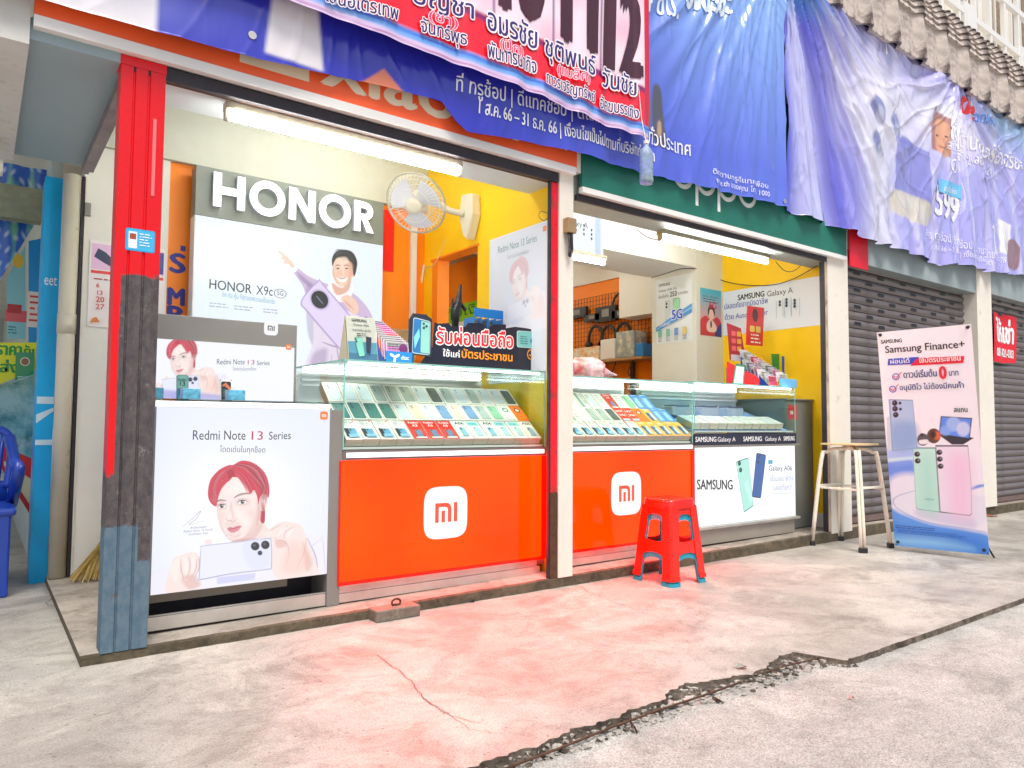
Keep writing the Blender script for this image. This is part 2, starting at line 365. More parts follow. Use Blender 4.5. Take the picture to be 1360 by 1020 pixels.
# ================================================================== materials of the place
def concrete(name, c1, c2, stain, scale=1., bump=.25, rough=.75, speck=.25):
    m = mat(name, c1, rough); n, L, p = nodes_of(m); tc = n.new('ShaderNodeTexCoord')
    def noise(sc, det=8, r=.6, dist=0., vec=None):
        t = n.new('ShaderNodeTexNoise'); t.inputs['Scale'].default_value = sc*scale; t.inputs['Detail'].default_value = det; t.inputs['Roughness'].default_value = r; t.inputs['Distortion'].default_value = dist
        L.new(vec or tc.outputs['Object'], t.inputs['Vector']); return t.outputs[0]
    def ramp(src, a, b, lo=0., hi=1.):
        r = n.new('ShaderNodeMapRange'); r.inputs[1].default_value = a; r.inputs[2].default_value = b; r.inputs[3].default_value = lo; r.inputs[4].default_value = hi; L.new(src, r.inputs[0]); return r.outputs[0]
    def mix(fac, a, b, mode='MIX'):
        x = n.new('ShaderNodeMix'); x.data_type = 'RGBA'; x.blend_type = mode
        for s_, v in ((0, fac), (6, a), (7, b)):
            if isinstance(v, (tuple, float, int)): x.inputs[s_].default_value = C4(v) if isinstance(v, tuple) else v
            else: L.new(v, x.inputs[s_])
        return x.outputs[2]
    mp = n.new('ShaderNodeMapping'); mp.inputs['Scale'].default_value = (.75, 1.0, 1); mp.inputs['Rotation'].default_value = (0, 0, .35); L.new(tc.outputs['Object'], mp.inputs['Vector'])
    base = mix(ramp(noise(.9, 6, .6, .4), .38, .62), c1, c2)
    base = mix(ramp(noise(3.2, 10, .8, .6, mp.outputs[0]), .46, .62, 0, .8), base, stain)
    base = mix(ramp(noise(14, 12, .8, .2), .54, .70, 0, .5), base, tuple(v*.55 for v in stain))
    base = mix(ramp(noise(2.0, 9, .75, .5), .52, .66, 0, .65), base, tuple(min(1, v*1.22) for v in c1))
    base = mix(ramp(noise(40, 8, .8, .1, mp.outputs[0]), .58, .7, 0, .6), base, tuple(v*.4 for v in c2))
    base = mix(1., base, ramp(noise(150, 4, .85), .32, .68, 1-speck, 1+speck), 'MULTIPLY')
    v = n.new('ShaderNodeTexVoronoi'); v.inputs['Scale'].default_value = 26*scale; L.new(tc.outputs['Object'], v.inputs['Vector'])
    base = mix(ramp(v.outputs['Distance'], .03, .16, .75, 0), base, tuple(v_*.25 for v_ in c2))
    v = n.new('ShaderNodeTexVoronoi'); v.inputs['Scale'].default_value = 9*scale; L.new(tc.outputs['Object'], v.inputs['Vector'])
    base = mix(ramp(v.outputs['Distance'], .02, .06, .9, 0), base, tuple(v_*.2 for v_ in c2))
    L.new(base, p.inputs['Base Color'])
    b = n.new('ShaderNodeBump'); b.inputs['Strength'].default_value = bump; b.inputs['Distance'].default_value = .01
    a = n.new('ShaderNodeMath'); a.operation = 'ADD'; L.new(noise(55, 6, .7), a.inputs[0]); L.new(noise(8, 8, .6), a.inputs[1]); L.new(a.outputs[0], b.inputs['Height']); L.new(b.outputs[0], p.inputs['Normal'])
    L.new(ramp(noise(2.5, 6), .35, .7, rough-.2, rough+.15), p.inputs['Roughness'])
    return m
M_APRON = concrete('apron_concrete', (.49, .465, .42), (.35, .33, .30), (.215, .195, .17), 1., .5, .5, .42)
M_STREET = concrete('street_concrete', (.60, .58, .545), (.50, .48, .45), (.33, .315, .29), 1.3, 1.3, .85, .6)
M_STEP = concrete('step_concrete', (.30, .27, .22), (.18, .155, .125), (.09, .075, .055), 2.2, .5, .8)
M_BROKEN = concrete('broken_concrete', (.40, .33, .26), (.13, .10, .075), (.045, .035, .028), 9., 1.3, .95, .7)
M_CREAM = mat('cream_paint', (.78, .74, .66), .6, var=.05, vscale=3, bump=.12, dirt=(.45, .38, .28), dirtamt=.12, dscale=3)
M_WHITEWALL = mat('white_wall_paint', (.80, .80, .74), .6, var=.04, vscale=2, bump=.08)
M_ORANGE = mat('orange_wall_paint', (.95, .25, .004), .5, var=.06, vscale=2, bump=.06)
M_YELLOW = mat('yellow_wall_paint', (.99, .61, .003), .45, var=.05, vscale=2, bump=.06)
M_GREEN = mat('green_fascia', (.015, .16, .115), .4, var=.12, vscale=2.5, bump=.05)
M_ORFAS = mat('orange_fascia', (.98, .13, .03), .38, var=.08, vscale=1.5)
M_BLUEGREY = mat('blue_grey_paint', (.26, .36, .40), .5, var=.1, vscale=4, bump=.1, dirt=(.12, .13, .13), dirtamt=.1)
M_DARK = mat('dark_metal', (.035, .032, .04), .45, .3, var=.25, vscale=12)
M_ALU = mat('aluminium', (.62, .60, .56), .38, .75, var=.12, vscale=7)
M_GREYLAM = mat('grey_laminate', (.22, .215, .20), .45, var=.06, vscale=5)
M_WHITEPL = mat('white_plastic', (.8, .8, .78), .35)
M_BLACK = mat('black_plastic', (.015, .015, .018), .4)
M_GLASS = glassmat('case_glass'); M_GEDGE = mat('glass_edge', (.25, .55, .48), .15, emit=(.2, .6, .5), strength=0)
M_TUBE = mat('lit_tube', (.9, .9, .9), .4, emit=(1, .98, .92), strength=52)
M_LED = mat('lit_led_strip', (.9, .9, .9), .4, emit=(.93, 1, .98), strength=8)
M_LEDB = mat('lit_led_strip_cool', (.9, .9, .9), .4, emit=(.62, .78, 1), strength=12)
M_PRINT = printmat('matt_print', .5); M_GLOSSP = printmat('gloss_print', .28, coat=.4); M_VINYL = printmat('vinyl_print', .22, coat=.9, bump=.35)
M_LIT = printmat('backlit_print', .25, 1.0*EXPF*1.0); M_LITDIM = printmat('backlit_print_soft', .25, .8*EXPF)
M_LITRED = mat('backlit_red_acrylic', (.12, .0, .0), .06, emit=(12, .085, .0), strength=EXPF)
MATS['backlit_red_acrylic'].node_tree.nodes['Principled BSDF'].inputs['Specular IOR Level'].default_value = .25
n_, L_, p_ = nodes_of(M_LITRED)      # the tubes behind the acrylic make a slow unevenness in the glow
tc_ = n_.new('ShaderNodeTexCoord'); t_ = n_.new('ShaderNodeTexNoise'); t_.inputs['Scale'].default_value = 1.7; t_.inputs['Detail'].default_value = 1; L_.new(tc_.outputs['Object'], t_.inputs['Vector'])
r_ = n_.new('ShaderNodeMapRange'); r_.inputs[1].default_value = .3; r_.inputs[2].default_value = .7; r_.inputs[3].default_value = EXPF*.75; r_.inputs[4].default_value = EXPF*1.25; L_.new(t_.outputs[0], r_.inputs[0]); L_.new(r_.outputs[0], p_.inputs['Emission Strength'])
WHT = (.9, .9, .92); NAVY = hx('1b1f4a'); INK = hx('20242c')
# ================================================================== ground
UP = [(635, 1017), (680, 1000), (732, 982), (770, 966), (803, 956), (840, 944), (873, 931), (893, 916), (917, 907), (950, 902), (979, 898), (997, 896), (1019, 883), (1050, 865), (1080, 862), (1107, 863), (1125, 876)]
LO = [(675, 1020), (740, 1003), (812, 978), (870, 958), (926, 938), (960, 930), (992, 920), (1030, 907), (1063, 894), (1095, 884), (1128, 878)]
up_ = sorted([tuple(at(x, y, Z=0)[:2]) for x, y in UP]); lo_ = sorted([tuple(at(x, y, Z=-.03)[:2]) for x, y in LO])
xs = sorted(set([-8, -4, -2, -1, -.4]+list(np.arange(-.2, 3.3, .012))+[3.5, 4, 5, 7, 10, 15, 25, 60]))
up_ = [p for p in up_ if p[0] < 2.70]+[(2.72, -1.572), (2.765, -1.581)]; lo_ = [p for p in lo_ if p[0] < 2.70]+[(2.765, -1.588)]
g = G(); V = []
rs = rng.rand(len(xs), 3)
def yfac(x):
    if x < 2.2: return -1.49
    if x < 2.75: return -1.49-(x-2.2)/.55*.09
    return -1.58
wob = lambda x, k=0: .006*math.sin(x*23+k)+.005*math.sin(x*57+1.3*k)+.004*math.sin(x*131+k)
rows = []
for i, x in enumerate(xs):
    if up_[0][0] <= x <= up_[-1][0] or x < up_[0][0] and x > -.2:
        yu = np.interp(x, [p[0] for p in up_], [p[1] for p in up_]); yl = np.interp(x, [p[0] for p in lo_], [p[1] for p in lo_]); yl = min(yl+.45*(yu-yl), yu-.03)
        if x < up_[0][0]: yu = up_[0][1]+.01; yl = yu-.08
        yu += wob(x)+(rs[i, 0]-.5)*.008; yl += wob(x, 2)*.7
        d = yu-yl
        rows.append([(yu, 0), (yu-.003, -.011-.006*rs[i, 1]), (yu-d*.4, -.012-.006*rs[i, 2]), (yu-d*.72, -.016-.008*rs[i, 0]), (yl, -.0245)])
    else:
        y = yfac(x)+wob(x)*.25; rows.append([(y, 0), (y-.001, -.008), (y-.002, -.016), (y-.003, -.018), (y-.004, -.0245)])
for x, r in zip(xs, rows):
    V.append((x, 40, 0)); V.append((x, 1.0, 0)); V += [(x, y, z) for y, z in r]
nr = 7; F = []; MI = []
for i in range(len(xs)-1):
    for j in range(nr-1): F.append((i*nr+j, i*nr+j+1, (i+1)*nr+j+1, (i+1)*nr+j)); MI.append(0 if j < 2 or (j > 4 and -.2 < xs[i] < 2.7 and math.sin(xs[i]*31)+math.sin(xs[i]*77) > -1.1) else 1)
g.v = V; g.f = F; g.m = MI; g.c = [(1, 1, 1)]*len(F)
tag(g.build('pavement', [M_APRON, M_BROKEN]), kind='structure')
g = G(); g.add([(-90, -90, -.024), (90, -90, -.024), (90, 90, -.024), (-90, 90, -.024)], [(0, 1, 2, 3)])
tag(g.build('street', M_STREET), kind='structure')
# loose chips in the broken edge
g = G()
for i in range(700):
    x = .55+rng.rand()*2.2; yu = np.interp(x, [p[0] for p in up_], [p[1] for p in up_]); yl = np.interp(x, [p[0] for p in lo_], [p[1] for p in lo_])
    y = yl-.03+rng.rand()*(yu-yl+.03); s_ = .0018+.007*rng.rand()**3; z = -.021+.008*(y > yl)
    P = [(x+s_*(rng.rand()-.5)*2+dx*s_, y+s_*(rng.rand()-.5)+dy*s_, z+dz*s_*.9) for dx in (-1, 1) for dy in (-1, 1) for dz in (-.6, .7)]
    g.add(P, [(0, 1, 3, 2), (4, 6, 7, 5), (0, 4, 5, 1), (2, 3, 7, 6), (0, 2, 6, 4), (1, 5, 7, 3)])
g.m = [int(v) for v in np.repeat(rng.rand(700) < .6, 6)]
tag(g.build('rubble', [M_BROKEN, M_APRON]), 'crumbled concrete chips along the broken pavement edge', 'rubble', kind='stuff')
M_RUST = mat('rusty_steel', (.10, .05, .03), .8, .3, var=.35, vscale=40, bump=.5, bscale=200)
def rod(pts, name='steel_rod', r=.0036, label='', z=-.008):
    P = [at(x, y, Z=z) for x, y in pts]; g = G(); g.tube(P, r, 7); return tag(g.build(name, M_RUST, smooth=True), label, 'steel rod')
rod([(668, 1022), (740, 995), (812, 966), (875, 943), (930, 925), (984, 906)], label='long rusty reinforcing rod lying bare in the broken pavement edge')
rod([(1003, 897), (1041, 885), (1075, 877), (1107, 869)], label='short rusty reinforcing rod bare at the far end of the broken edge', r=.0032)
g = G(); g.tube([at(838, 959, Z=-.02), at(843, 966, Z=0.0), at(846, 973, Z=-.02)], .003, 6); tag(g.build('steel_hook', M_RUST), 'small bent rusty wire sticking out below the long rod', 'steel hook')
g = G(); g.tube([at(947, 926, Z=-.02), at(955, 930, Z=-.01), at(961, 935, Z=-.03)], .004, 6); tag(g.build('steel_stub', M_RUST), 'rusty steel stub poking out near the middle of the broken edge', 'steel stub')
def crack(pts, w=.0035):
    P = []
    for (x0, y0), (x1, y1) in zip(pts[:-1], pts[1:]):
        for k in range(8): t = k/8; P.append((x0+(x1-x0)*t+rng.randn()*1.1, y0+(y1-y0)*t+rng.randn()*.9))
    P.append(pts[-1]); Q = [at(x, y, Z=.0015) for x, y in P]; sh = Sheet(Fr((0, 0, .0015), (1, 0, 0), (0, 1, 0)))
    sh.line([(q[0], q[1]) for q in Q], w, (.06, .05, .045), w*.4); return sh
for i, (pts, w_) in enumerate((([(500, 868), (545, 905), (570, 935), (598, 950), (640, 960)], .004), ([(765, 778), (810, 798), (860, 815), (930, 835)], .003), ([(560, 925), (625, 968), (668, 975)], .002), ([(105, 770), (60, 800), (84, 812), (134, 808)], .004))):
    tag(crack(pts, w_).build('crack', M_PRINT), kind='structure')
for lab, px, s_, c in (('small dark scrap lying on the pavement by the orange counter', (628, 800), .02, (.04, .03, .03)), ('tiny pink scrap lying on the street concrete', (1131, 920), .014, (.6, .25, .2)), ('grey dried leaf lying beside the broken pavement edge', (986, 888), .03, (.25, .25, .22)), ('brown dry leaf lying by the banner stand', (1318, 686), .08, (.35, .12, .04))):
    q = at(*px, Z=0); g = G(); P = [(q[0]+s_*math.cos(t)*(1 if k % 2 else .5), q[1]+s_*.6*math.sin(t), .004+.006*(k % 3)) for k, t in enumerate(np.linspace(0, 6.28, 8)[:-1])]
    g.add([(q[0], q[1], .008)]+P, [(0, 1+k, 1+(k+1) % 7) for k in range(7)]); z0 = -.024 if px[1] > 910 else 0
    o = g.build('litter_scrap', mat('scrap%d' % px[0], c, .8)); o.location.z = z0+.001; tag(o, lab, 'litter')
# step and shop floor (slightly sloping threshold)
def zs(x): return .035+(x-.336)/(5.66-.336)*.047 if x < 5.7 else .085
g = G(); V = []; xs2 = list(np.arange(.336, 5.7, .04))+[5.72, 6, 8, 12, 20, 40]
for i, x in enumerate(xs2):
    e = wob(x*1.3, 3)*.45; 
    V += [(x, 9, zs(x)), (x, .02+e, zs(x)), (x, 0.004+e*.8, zs(x)-.006), (x, .0+e*.6, -.01)]
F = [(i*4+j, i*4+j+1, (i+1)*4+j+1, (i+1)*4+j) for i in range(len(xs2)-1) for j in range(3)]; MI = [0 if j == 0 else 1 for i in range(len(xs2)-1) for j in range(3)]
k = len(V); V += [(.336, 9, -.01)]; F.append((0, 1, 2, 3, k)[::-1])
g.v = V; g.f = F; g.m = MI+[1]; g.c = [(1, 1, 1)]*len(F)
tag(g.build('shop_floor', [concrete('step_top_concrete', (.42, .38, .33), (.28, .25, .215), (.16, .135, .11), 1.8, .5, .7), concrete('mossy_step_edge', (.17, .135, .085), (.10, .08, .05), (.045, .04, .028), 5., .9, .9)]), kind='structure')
# terracotta tiles at the back of the left passage
M_TILE = mat('terracotta', (.55, .19, .08), .5, var=.15, vscale=9)
for i in range(3):
    for j in range(3):
        g = G(); x = .60+i*.115; y = 1.05+j*.115; g.box(x, x+.108, y, y+.108, .03, .048); o = g.build('tile', M_TILE, bevel=.002); tag(o, kind='structure')
# concrete patch slab split
# ================================================================== building shell
ZS = 2.28
def wall(name, bx, m, kind='structure', bevel=0):
    g = G(); [g.box(*b) for b in bx]; return tag(g.build(name, m, bevel=bevel), kind=kind)
wall('back_wall', [(.886, 2.72, 1.62, 1.74, .03, 2.47)], M_ORANGE)
wall('back_wall_white', [(.44, .885, 1.605, 1.74, .03, 2.47)], M_WHITEWALL)
wall('back_beam', [(.40, 2.65, 1.58, 1.74, 2.472, 3.0)], mat('beam_paint', (.58, .60, .52), .6, var=.05))
# partition between the shops with its door opening
wall('partition_wall', [(2.65, 2.74, .152, .90, .04, 3.0), (2.65, 2.74, 1.50, 6, .04, 3.0), (2.65, 2.74, .90, 1.50, 2.085, 3.0)], M_YELLOW)
wall('door_jamb', [(2.648, 2.745, 1.42, 1.499, .05, 2.083)], M_ORANGE); wall('door_head', [(2.642, 2.75, .88, 1.52, 2.082, 2.094)], M_ORANGE)
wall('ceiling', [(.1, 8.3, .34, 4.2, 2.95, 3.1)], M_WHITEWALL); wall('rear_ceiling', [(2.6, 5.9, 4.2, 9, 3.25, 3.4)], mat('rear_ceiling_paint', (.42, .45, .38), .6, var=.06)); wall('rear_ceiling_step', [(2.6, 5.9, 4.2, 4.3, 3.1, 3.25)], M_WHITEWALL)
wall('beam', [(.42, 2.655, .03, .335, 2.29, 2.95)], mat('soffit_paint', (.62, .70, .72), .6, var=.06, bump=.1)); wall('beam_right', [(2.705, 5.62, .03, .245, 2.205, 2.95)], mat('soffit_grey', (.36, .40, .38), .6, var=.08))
wall('passage_ceiling', [(.02, .43, .0, 1.42, 2.28, 2.36)], mat('grey_ceiling', (.30, .40, .44), .5, var=.05, vscale=2))
wall('shop_right_wall', [(5.53, 5.62, .16, 1.16, .05, 3.0)], M_YELLOW); wall('wall_base', [(5.52, 5.531, .16, 1.16, .05, .19)], M_WHITEWALL)
wall('pillar', [(5.15, 5.62, 1.13, 1.66, .05, 3.0)], mat('pillar_paint', (.72, .74, .68), .55, var=.03), bevel=.004)
wall('inner_beam', [(2.74, 5.149, 1.13, 1.70, 2.31, 2.96)], M_WHITEWALL); wall('inner_beam_rear', [(5.35, 5.62, 1.7, 2.3, 2.0, 2.96)], M_WHITEWALL)
wall('rear_right_wall', [(5.6, 5.7, 1.66, 4.2, .05, 2.5), (5.6, 5.7, 4.2, 8, .05, 3.25)], M_ORANGE); wall('rear_right_wall_top', [(5.58, 5.7, 1.66, 4.2, 2.5, 3.0)], M_WHITEWALL)
wall('rear_wall', [(2.7, 5.7, 7.9, 8.0, .05, 3.25)], M_ORANGE); wall('left_outer_wall', [(-.02, .06, 1.5, 1.6, 2.2, 3)], M_WHITEWALL)
# rolling-door head bars
wall('door_rail', [(.43, 2.6, .002, .03, 2.262, 2.316)], M_DARK, bevel=.004); wall('door_rail_right', [(2.74, 5.36, .002, .03, 2.19, 2.226)], M_DARK, bevel=.004)
wall('rail_plaster', [(.56, 2.6, .031, .06, 2.268, 2.289)], M_RUST)
# ---- left post
def painted_post_mat():
    m = mat('peeling_post_paint', (.5, .02, .03), .4); n, L, p = nodes_of(m); tc = n.new('ShaderNodeTexCoord'); sx = n.new('ShaderNodeSeparateXYZ'); L.new(tc.outputs['Object'], sx.inputs[0])
    def noise(sc, det=8, r=.65):
        t = n.new('ShaderNodeTexNoise'); t.inputs['Scale'].default_value = sc; t.inputs['Detail'].default_value = det; t.inputs['Roughness'].default_value = r; L.new(tc.outputs['Object'], t.inputs['Vector']); return t.outputs[0]
    def mth(op, a, b):
        q = n.new('ShaderNodeMath'); q.operation = op
        for i, v in enumerate((a, b)):
            if isinstance(v, (int, float)): q.inputs[i].default_value = v
            else: L.new(v, q.inputs[i])
        return q.outputs[0]
    def mix(f, a, b):
        x = n.new('ShaderNodeMix'); x.data_type = 'RGBA'
        for s_, v in ((0, f), (6, a), (7, b)):
            if isinstance(v, tuple): x.inputs[s_].default_value = C4(v)
            else: L.new(v, x.inputs[s_])
        return x.outputs[2]
    def step_(v, a, b):
        r = n.new('ShaderNodeMapRange'); r.inputs[1].default_value = a; r.inputs[2].default_value = b; L.new(v, r.inputs[0]); return r.outputs[0]
    z = sx.outputs[2]; xx = sx.outputs[0]; nz = mth('MULTIPLY', mth('SUBTRACT', noise(7), .5), .5)
    mpz = n.new('ShaderNodeMapping'); mpz.inputs['Scale'].default_value = (1, 1, .55); L.new(tc.outputs['Object'], mpz.inputs['Vector'])
    def streak(sc, r=.7):
        t = n.new('ShaderNodeTexNoise'); t.inputs['Scale'].default_value = sc; t.inputs['Detail'].default_value = 10; t.inputs['Roughness'].default_value = r; L.new(mpz.outputs[0], t.inputs['Vector']); return t.outputs[0]
    grey = mix(step_(streak(34), .40, .64), (.055, .048, .055), (.115, .098, .10)); grey = mix(step_(noise(11, 12, .85), .57, .60), grey, (.20, .175, .165)); grey = mix(step_(noise(26, 10, .8), .60, .66), grey, (.06, .02, .016)); grey = mix(step_(noise(120, 4, .8), .60, .68), grey, (.03, .02, .02))
    blue = mix(step_(streak(30), .42, .6), (.075, .14, .20), (.12, .18, .23)); blue = mix(step_(noise(110, 4, .8), .62, .68), blue, (.05, .07, .08)); blue = mix(step_(noise(22, 9), .6, .66), blue, (.14, .09, .07))
    lim = mth('ADD', .50, mth('MULTIPLY', mth('GREATER_THAN', xx, .512), -.13)); low = step_(mth('SUBTRACT', mth('ADD', z, mth('MULTIPLY', nz, .22)), lim), -.004, .004)
    body = mix(low, blue, grey)
    red = (.72, .002, .008)
    hi = step_(mth('ADD', z, mth('MULTIPLY', nz, .35)), 1.455, 1.465)          # bare below this height
    rim = mth('MULTIPLY', step_(mth('ADD', xx, mth('MULTIPLY', nz, .025)), .424, .421), step_(mth('ADD', z, nz), .66, .70))
    f = mth('MAXIMUM', hi, rim); col = mix(f, body, red); L.new(col, p.inputs['Base Color'])
    L.new(mix(f, (.8, .8, .8), (.28, .28, .28)), p.inputs['Roughness'])
    b = n.new('ShaderNodeBump'); b.inputs['Strength'].default_value = .5; b.inputs['Distance'].default_value = .003; L.new(noise(60, 6), b.inputs['Height']); L.new(b.outputs[0], p.inputs['Normal'])
    return m
M_POST = painted_post_mat()
post = empty('shutter_post', (.48, .06, .04), label='tall red steel post peeling to grey and blue beside the left lit counter', cat='post')
g = G(); pr = [(.398, .10), (.398, .0), (.440, .0), (.443, .007), (.447, .007), (.450, .0), (.492, .0), (.495, .007), (.500, .007), (.503, .0), (.556, .0), (.556, .10)]
g.prism(Fr((0, 0, .035), (1, 0, 0), (0, 1, 0)), pr, 0, 2.2435); g.build('post_body', M_POST, post)
g = G(); g.box(.515, .528, -.004, .0, 1.78, 2.09); g.build('slot_cover', mat('pink_strip', (.75, .16, .18), .5), post, bevel=.002)
g = G(); g.box(.394, .558, -.002, .10, 2.279, 2.316); g.build('post_cap', mat('red_cap', (.72, .002, .008), .35), post)
sh = Sheet(FY(-.0008)); sh.rr(.433, 1.555, .536, 1.642, .008, hx('2a9fd8')); sh.rr(.437, 1.559, .532, 1.638, .006, hx('3fb4e6')); sh.rr(.443, 1.565, .473, 1.630, .003, (.8, .85, .9)); sh.rect(.447, 1.60, .469, 1.622, hx('a04a30')); sh.lines(.480, 1.622, .046, 5, .011, (.85, .93, 1), 3, jitter=.9)
st = sh.build('paper_sticker', M_GLOSSP); tag(st, 'blue rectangular sticker on the red post', 'sticker')
# ---- middle and right posts
post = empty('door_post', (2.66, .07, .05), label='cream square post between the two open shop fronts', cat='post')
g = G(); g.box(2.607, 2.711, 0, .10, .05, 2.33); g.build('post_body', M_CREAM, post, bevel=.004)
M_RUSTRED = mat('red_rusty_channel', (.72, .004, .02), .35, var=.1, vscale=8, dirt=(.10, .05, .035), dirtamt=.35, dscale=5)
g = G(); g.box(2.557, 2.6065, .012, .03, .05, 2.262); g.build('guide_channel', M_RUSTRED, post, bevel=.003)
g = G(); g.box(2.543, 2.5555, .012, .03, .05, 2.262); g.build('guide_track', M_DARK, post)
g = G(); g.box(2.553, 2.606, .008, .0115, .05, .52); g.build('rust_plate', M_RUST, post)
jb = empty('switch_box', (2.64, -.03, 1.95), label='small brown junction box with taped wires on the cream post', cat='junction box')
g = G(); g.box(2.63, 2.695, -.045, -.001, 1.975, 2.06); g.build('box_body', mat('brown_box', (.36, .24, .12), .6, var=.2), jb, bevel=.004)
g = G()
for k in range(9): g.tube([(2.645+k*.004, -.03+.01*math.sin(k), 1.975), (2.64+.03*rng.rand(), -.04, 1.93-.01*k), (2.655+.02*rng.rand(), -.02, 1.84+.02*rng.rand())], .004+.002*rng.rand(), 6)
g.build('taped_wires', M_BLACK, jb)
post = empty('door_post', (5.5, .07, .08), label='cream square post at the right end of the open shop fronts', cat='post')
g = G(); g.box(5.365, 5.665, .0, .045, .06, 3.0); g.build('post_body', M_CREAM, post, bevel=.004)
g = G(); g.box(5.322, 5.331, .006, .045, .08, 2.19); g.build('guide_track', M_DARK, post); g = G(); g.box(5.3315, 5.364, .008, .040, .08, 2.19); g.build('guide_channel', mat('stained_channel', (.5, .40, .30), .5, var=.3, vscale=9, dirt=(.12, .08, .05), dirtamt=.3), post)
post = empty('door_post', (8.25, .07, .08), label='cream post between the two closed roller shutters', cat='post')
g = G(); g.box(8.08, 8.43, -.02, .2, .09, 2.7); g.build('post_body', M_CREAM, post, bevel=.004)
# ---- fascias
fs = empty('shop_sign', (1.4, -.02, 2.36), label='orange fascia sign above the left shop half hidden by banners', cat='shop sign')
g = G(); g.box(.11, 2.709, -.03, .0, 2.362, 3.3); g.build('sign_board', M_ORFAS, fs); g = G(); g.box(.11, 2.70, -.034, .001, 2.318, 2.3605); g.build('sign_trim', M_WHITEPL, fs)
sh = Sheet(FY(-.0305)); CRM = (.85, .72, .52)
sh.poly([(.83, 2.405), (1.13, 2.405), (1.13, 2.62), (.83, 2.62)], CRM)
sh.text('xiaomi', 1.19, 2.42, .30, CRM, bold=.03, width=1.10, height=.22)
sh.text('ท็อปเซอร์วิส', 2.31, 2.445, .1, WHT, width=.335, height=.115, bold=.02); sh.build('sign_lettering', M_PRINT, fs)
g = G(); g.box(2.712, 2.748, -.02, .02, 2.34, 3.3); g.build('sign_divider', M_CREAM, fs)
fs = empty('shop_sign', (4.2, -.02, 2.26), label='dark green fascia sign above the right shop', cat='shop sign')
g = G(); g.box(2.75, 5.60, -.03, .0, 2.262, 3.3); g.build('sign_board', M_GREEN, fs); g = G(); g.box(2.75, 5.60, -.034, .001, 2.228, 2.2605); g.build('sign_trim', M_WHITEPL, fs)
sh = Sheet(FY(-.0305)); r_ = .105; x0_ = 3.62
for i, ch in enumerate('oppo'):
    cx = x0_+i*.225; cy = 2.525; sh.ring(cx, cy, .075, .105, (.78, .84, .80))
    if ch == 'p': sh.rect(cx-.105, cy-.19, cx-.076, cy, (.78, .84, .80))
sh.build('sign_lettering', M_PRINT, fs)
fs = empty('shutter_box', (6.9, 0, 2.2), label='grey steel box over the first closed shutter with a red end', cat='shutter box')
g = G(); g.box(5.97, 8.078, -.01, .16, 2.245, 3.2); g.build('box_cover', mat('box_paint', (.30, .36, .37), .5, var=.12, vscale=3), fs); g = G(); g.box(5.68, 5.968, -.012, .0, 2.2, 3.2); g.build('red_panel', mat('red_panel', (.75, .01, .03), .4, var=.08), fs)
fs = empty('shutter_box', (11, 0, 2.3), label='grey steel box over the far closed shutter', cat='shutter box'); g = G(); g.box(8.432, 20, -.01, .16, 2.28, 3.2); g.build('box_cover', MATS['box_paint'], fs)
# ---- roller shutters: every slat its own piece
M_SLAT = mat('shutter_slat', (.20, .175, .175), .42, .35, var=.14, vscale=5, dirt=(.12, .10, .10), dirtamt=.15)
def slat_mesh(name, W, slots):
    g = G(); n = 7; pr = [(0, 0), (.004, .0)]+[(.004+.016*math.sin(math.pi*t), .058*t+.004) for t in np.linspace(.05, .95, n)]+[(.002, .066), (0, .068)]
    fr = Fr((0, 0, 0), (0, -1, 0), (0, 0, 1))
    V = [(x, -a, b) for x in (0, W) for a, b in pr]; k = len(pr)
    g.add(V, [(i, i+1, i+1+k, i+k) for i in range(k-1)])
    if slots:
        x = .12+(slots % 2)*.2
        while x < W-.1: g.add([(x+dx, -.0222, .034+dz) for dx, dz in ((-.055, -.010), (-.046, -.015), (.046, -.015), (.055, -.010), (.055, .010), (.046, .015), (-.046, .015), (-.055, .010))], [(0, 1, 2, 3, 4, 5, 6, 7)], 1); x += .4
    o = g.build(name, [M_SLAT, M_BLACK]); return o
def shutter(x0, W, y, z0, z1, ntop, label):
    t = empty('roller_shutter', (x0, y, z0), label=label, cat='roller shutter'); LOCALS.add(t.name)
    n = int((z1-z0)/.072); protos = {}
    for i in range(n):
        k = 0 if i < n-ntop else 1+(i % 2)
        if k not in protos: o = slat_mesh('slat', W, k); protos[k] = o.data
        else: o = bpy.data.objects.new('slat', protos[k]); COL.objects.link(o)
        o.parent = t; o.location = (0, 0, .05+i*.072)
    g = G(); g.box(0, W, -.02, .01, 0, .049); g.build('bottom_bar', mat('shutter_bar', (.20, .14, .13), .5, .3, var=.2), t)
shutter(5.67, 2.41, .12, .095, 2.26, 8, 'closed grey roller shutter behind the bar stool with rows of slots'); shutter(8.43, 6.5, .12, .095, 2.29, 8, 'closed grey roller shutter at the far right with a red sign')
wall('dark_backing', [(5.67, 20, .14, .2, .05, 2.4)], M_BLACK)
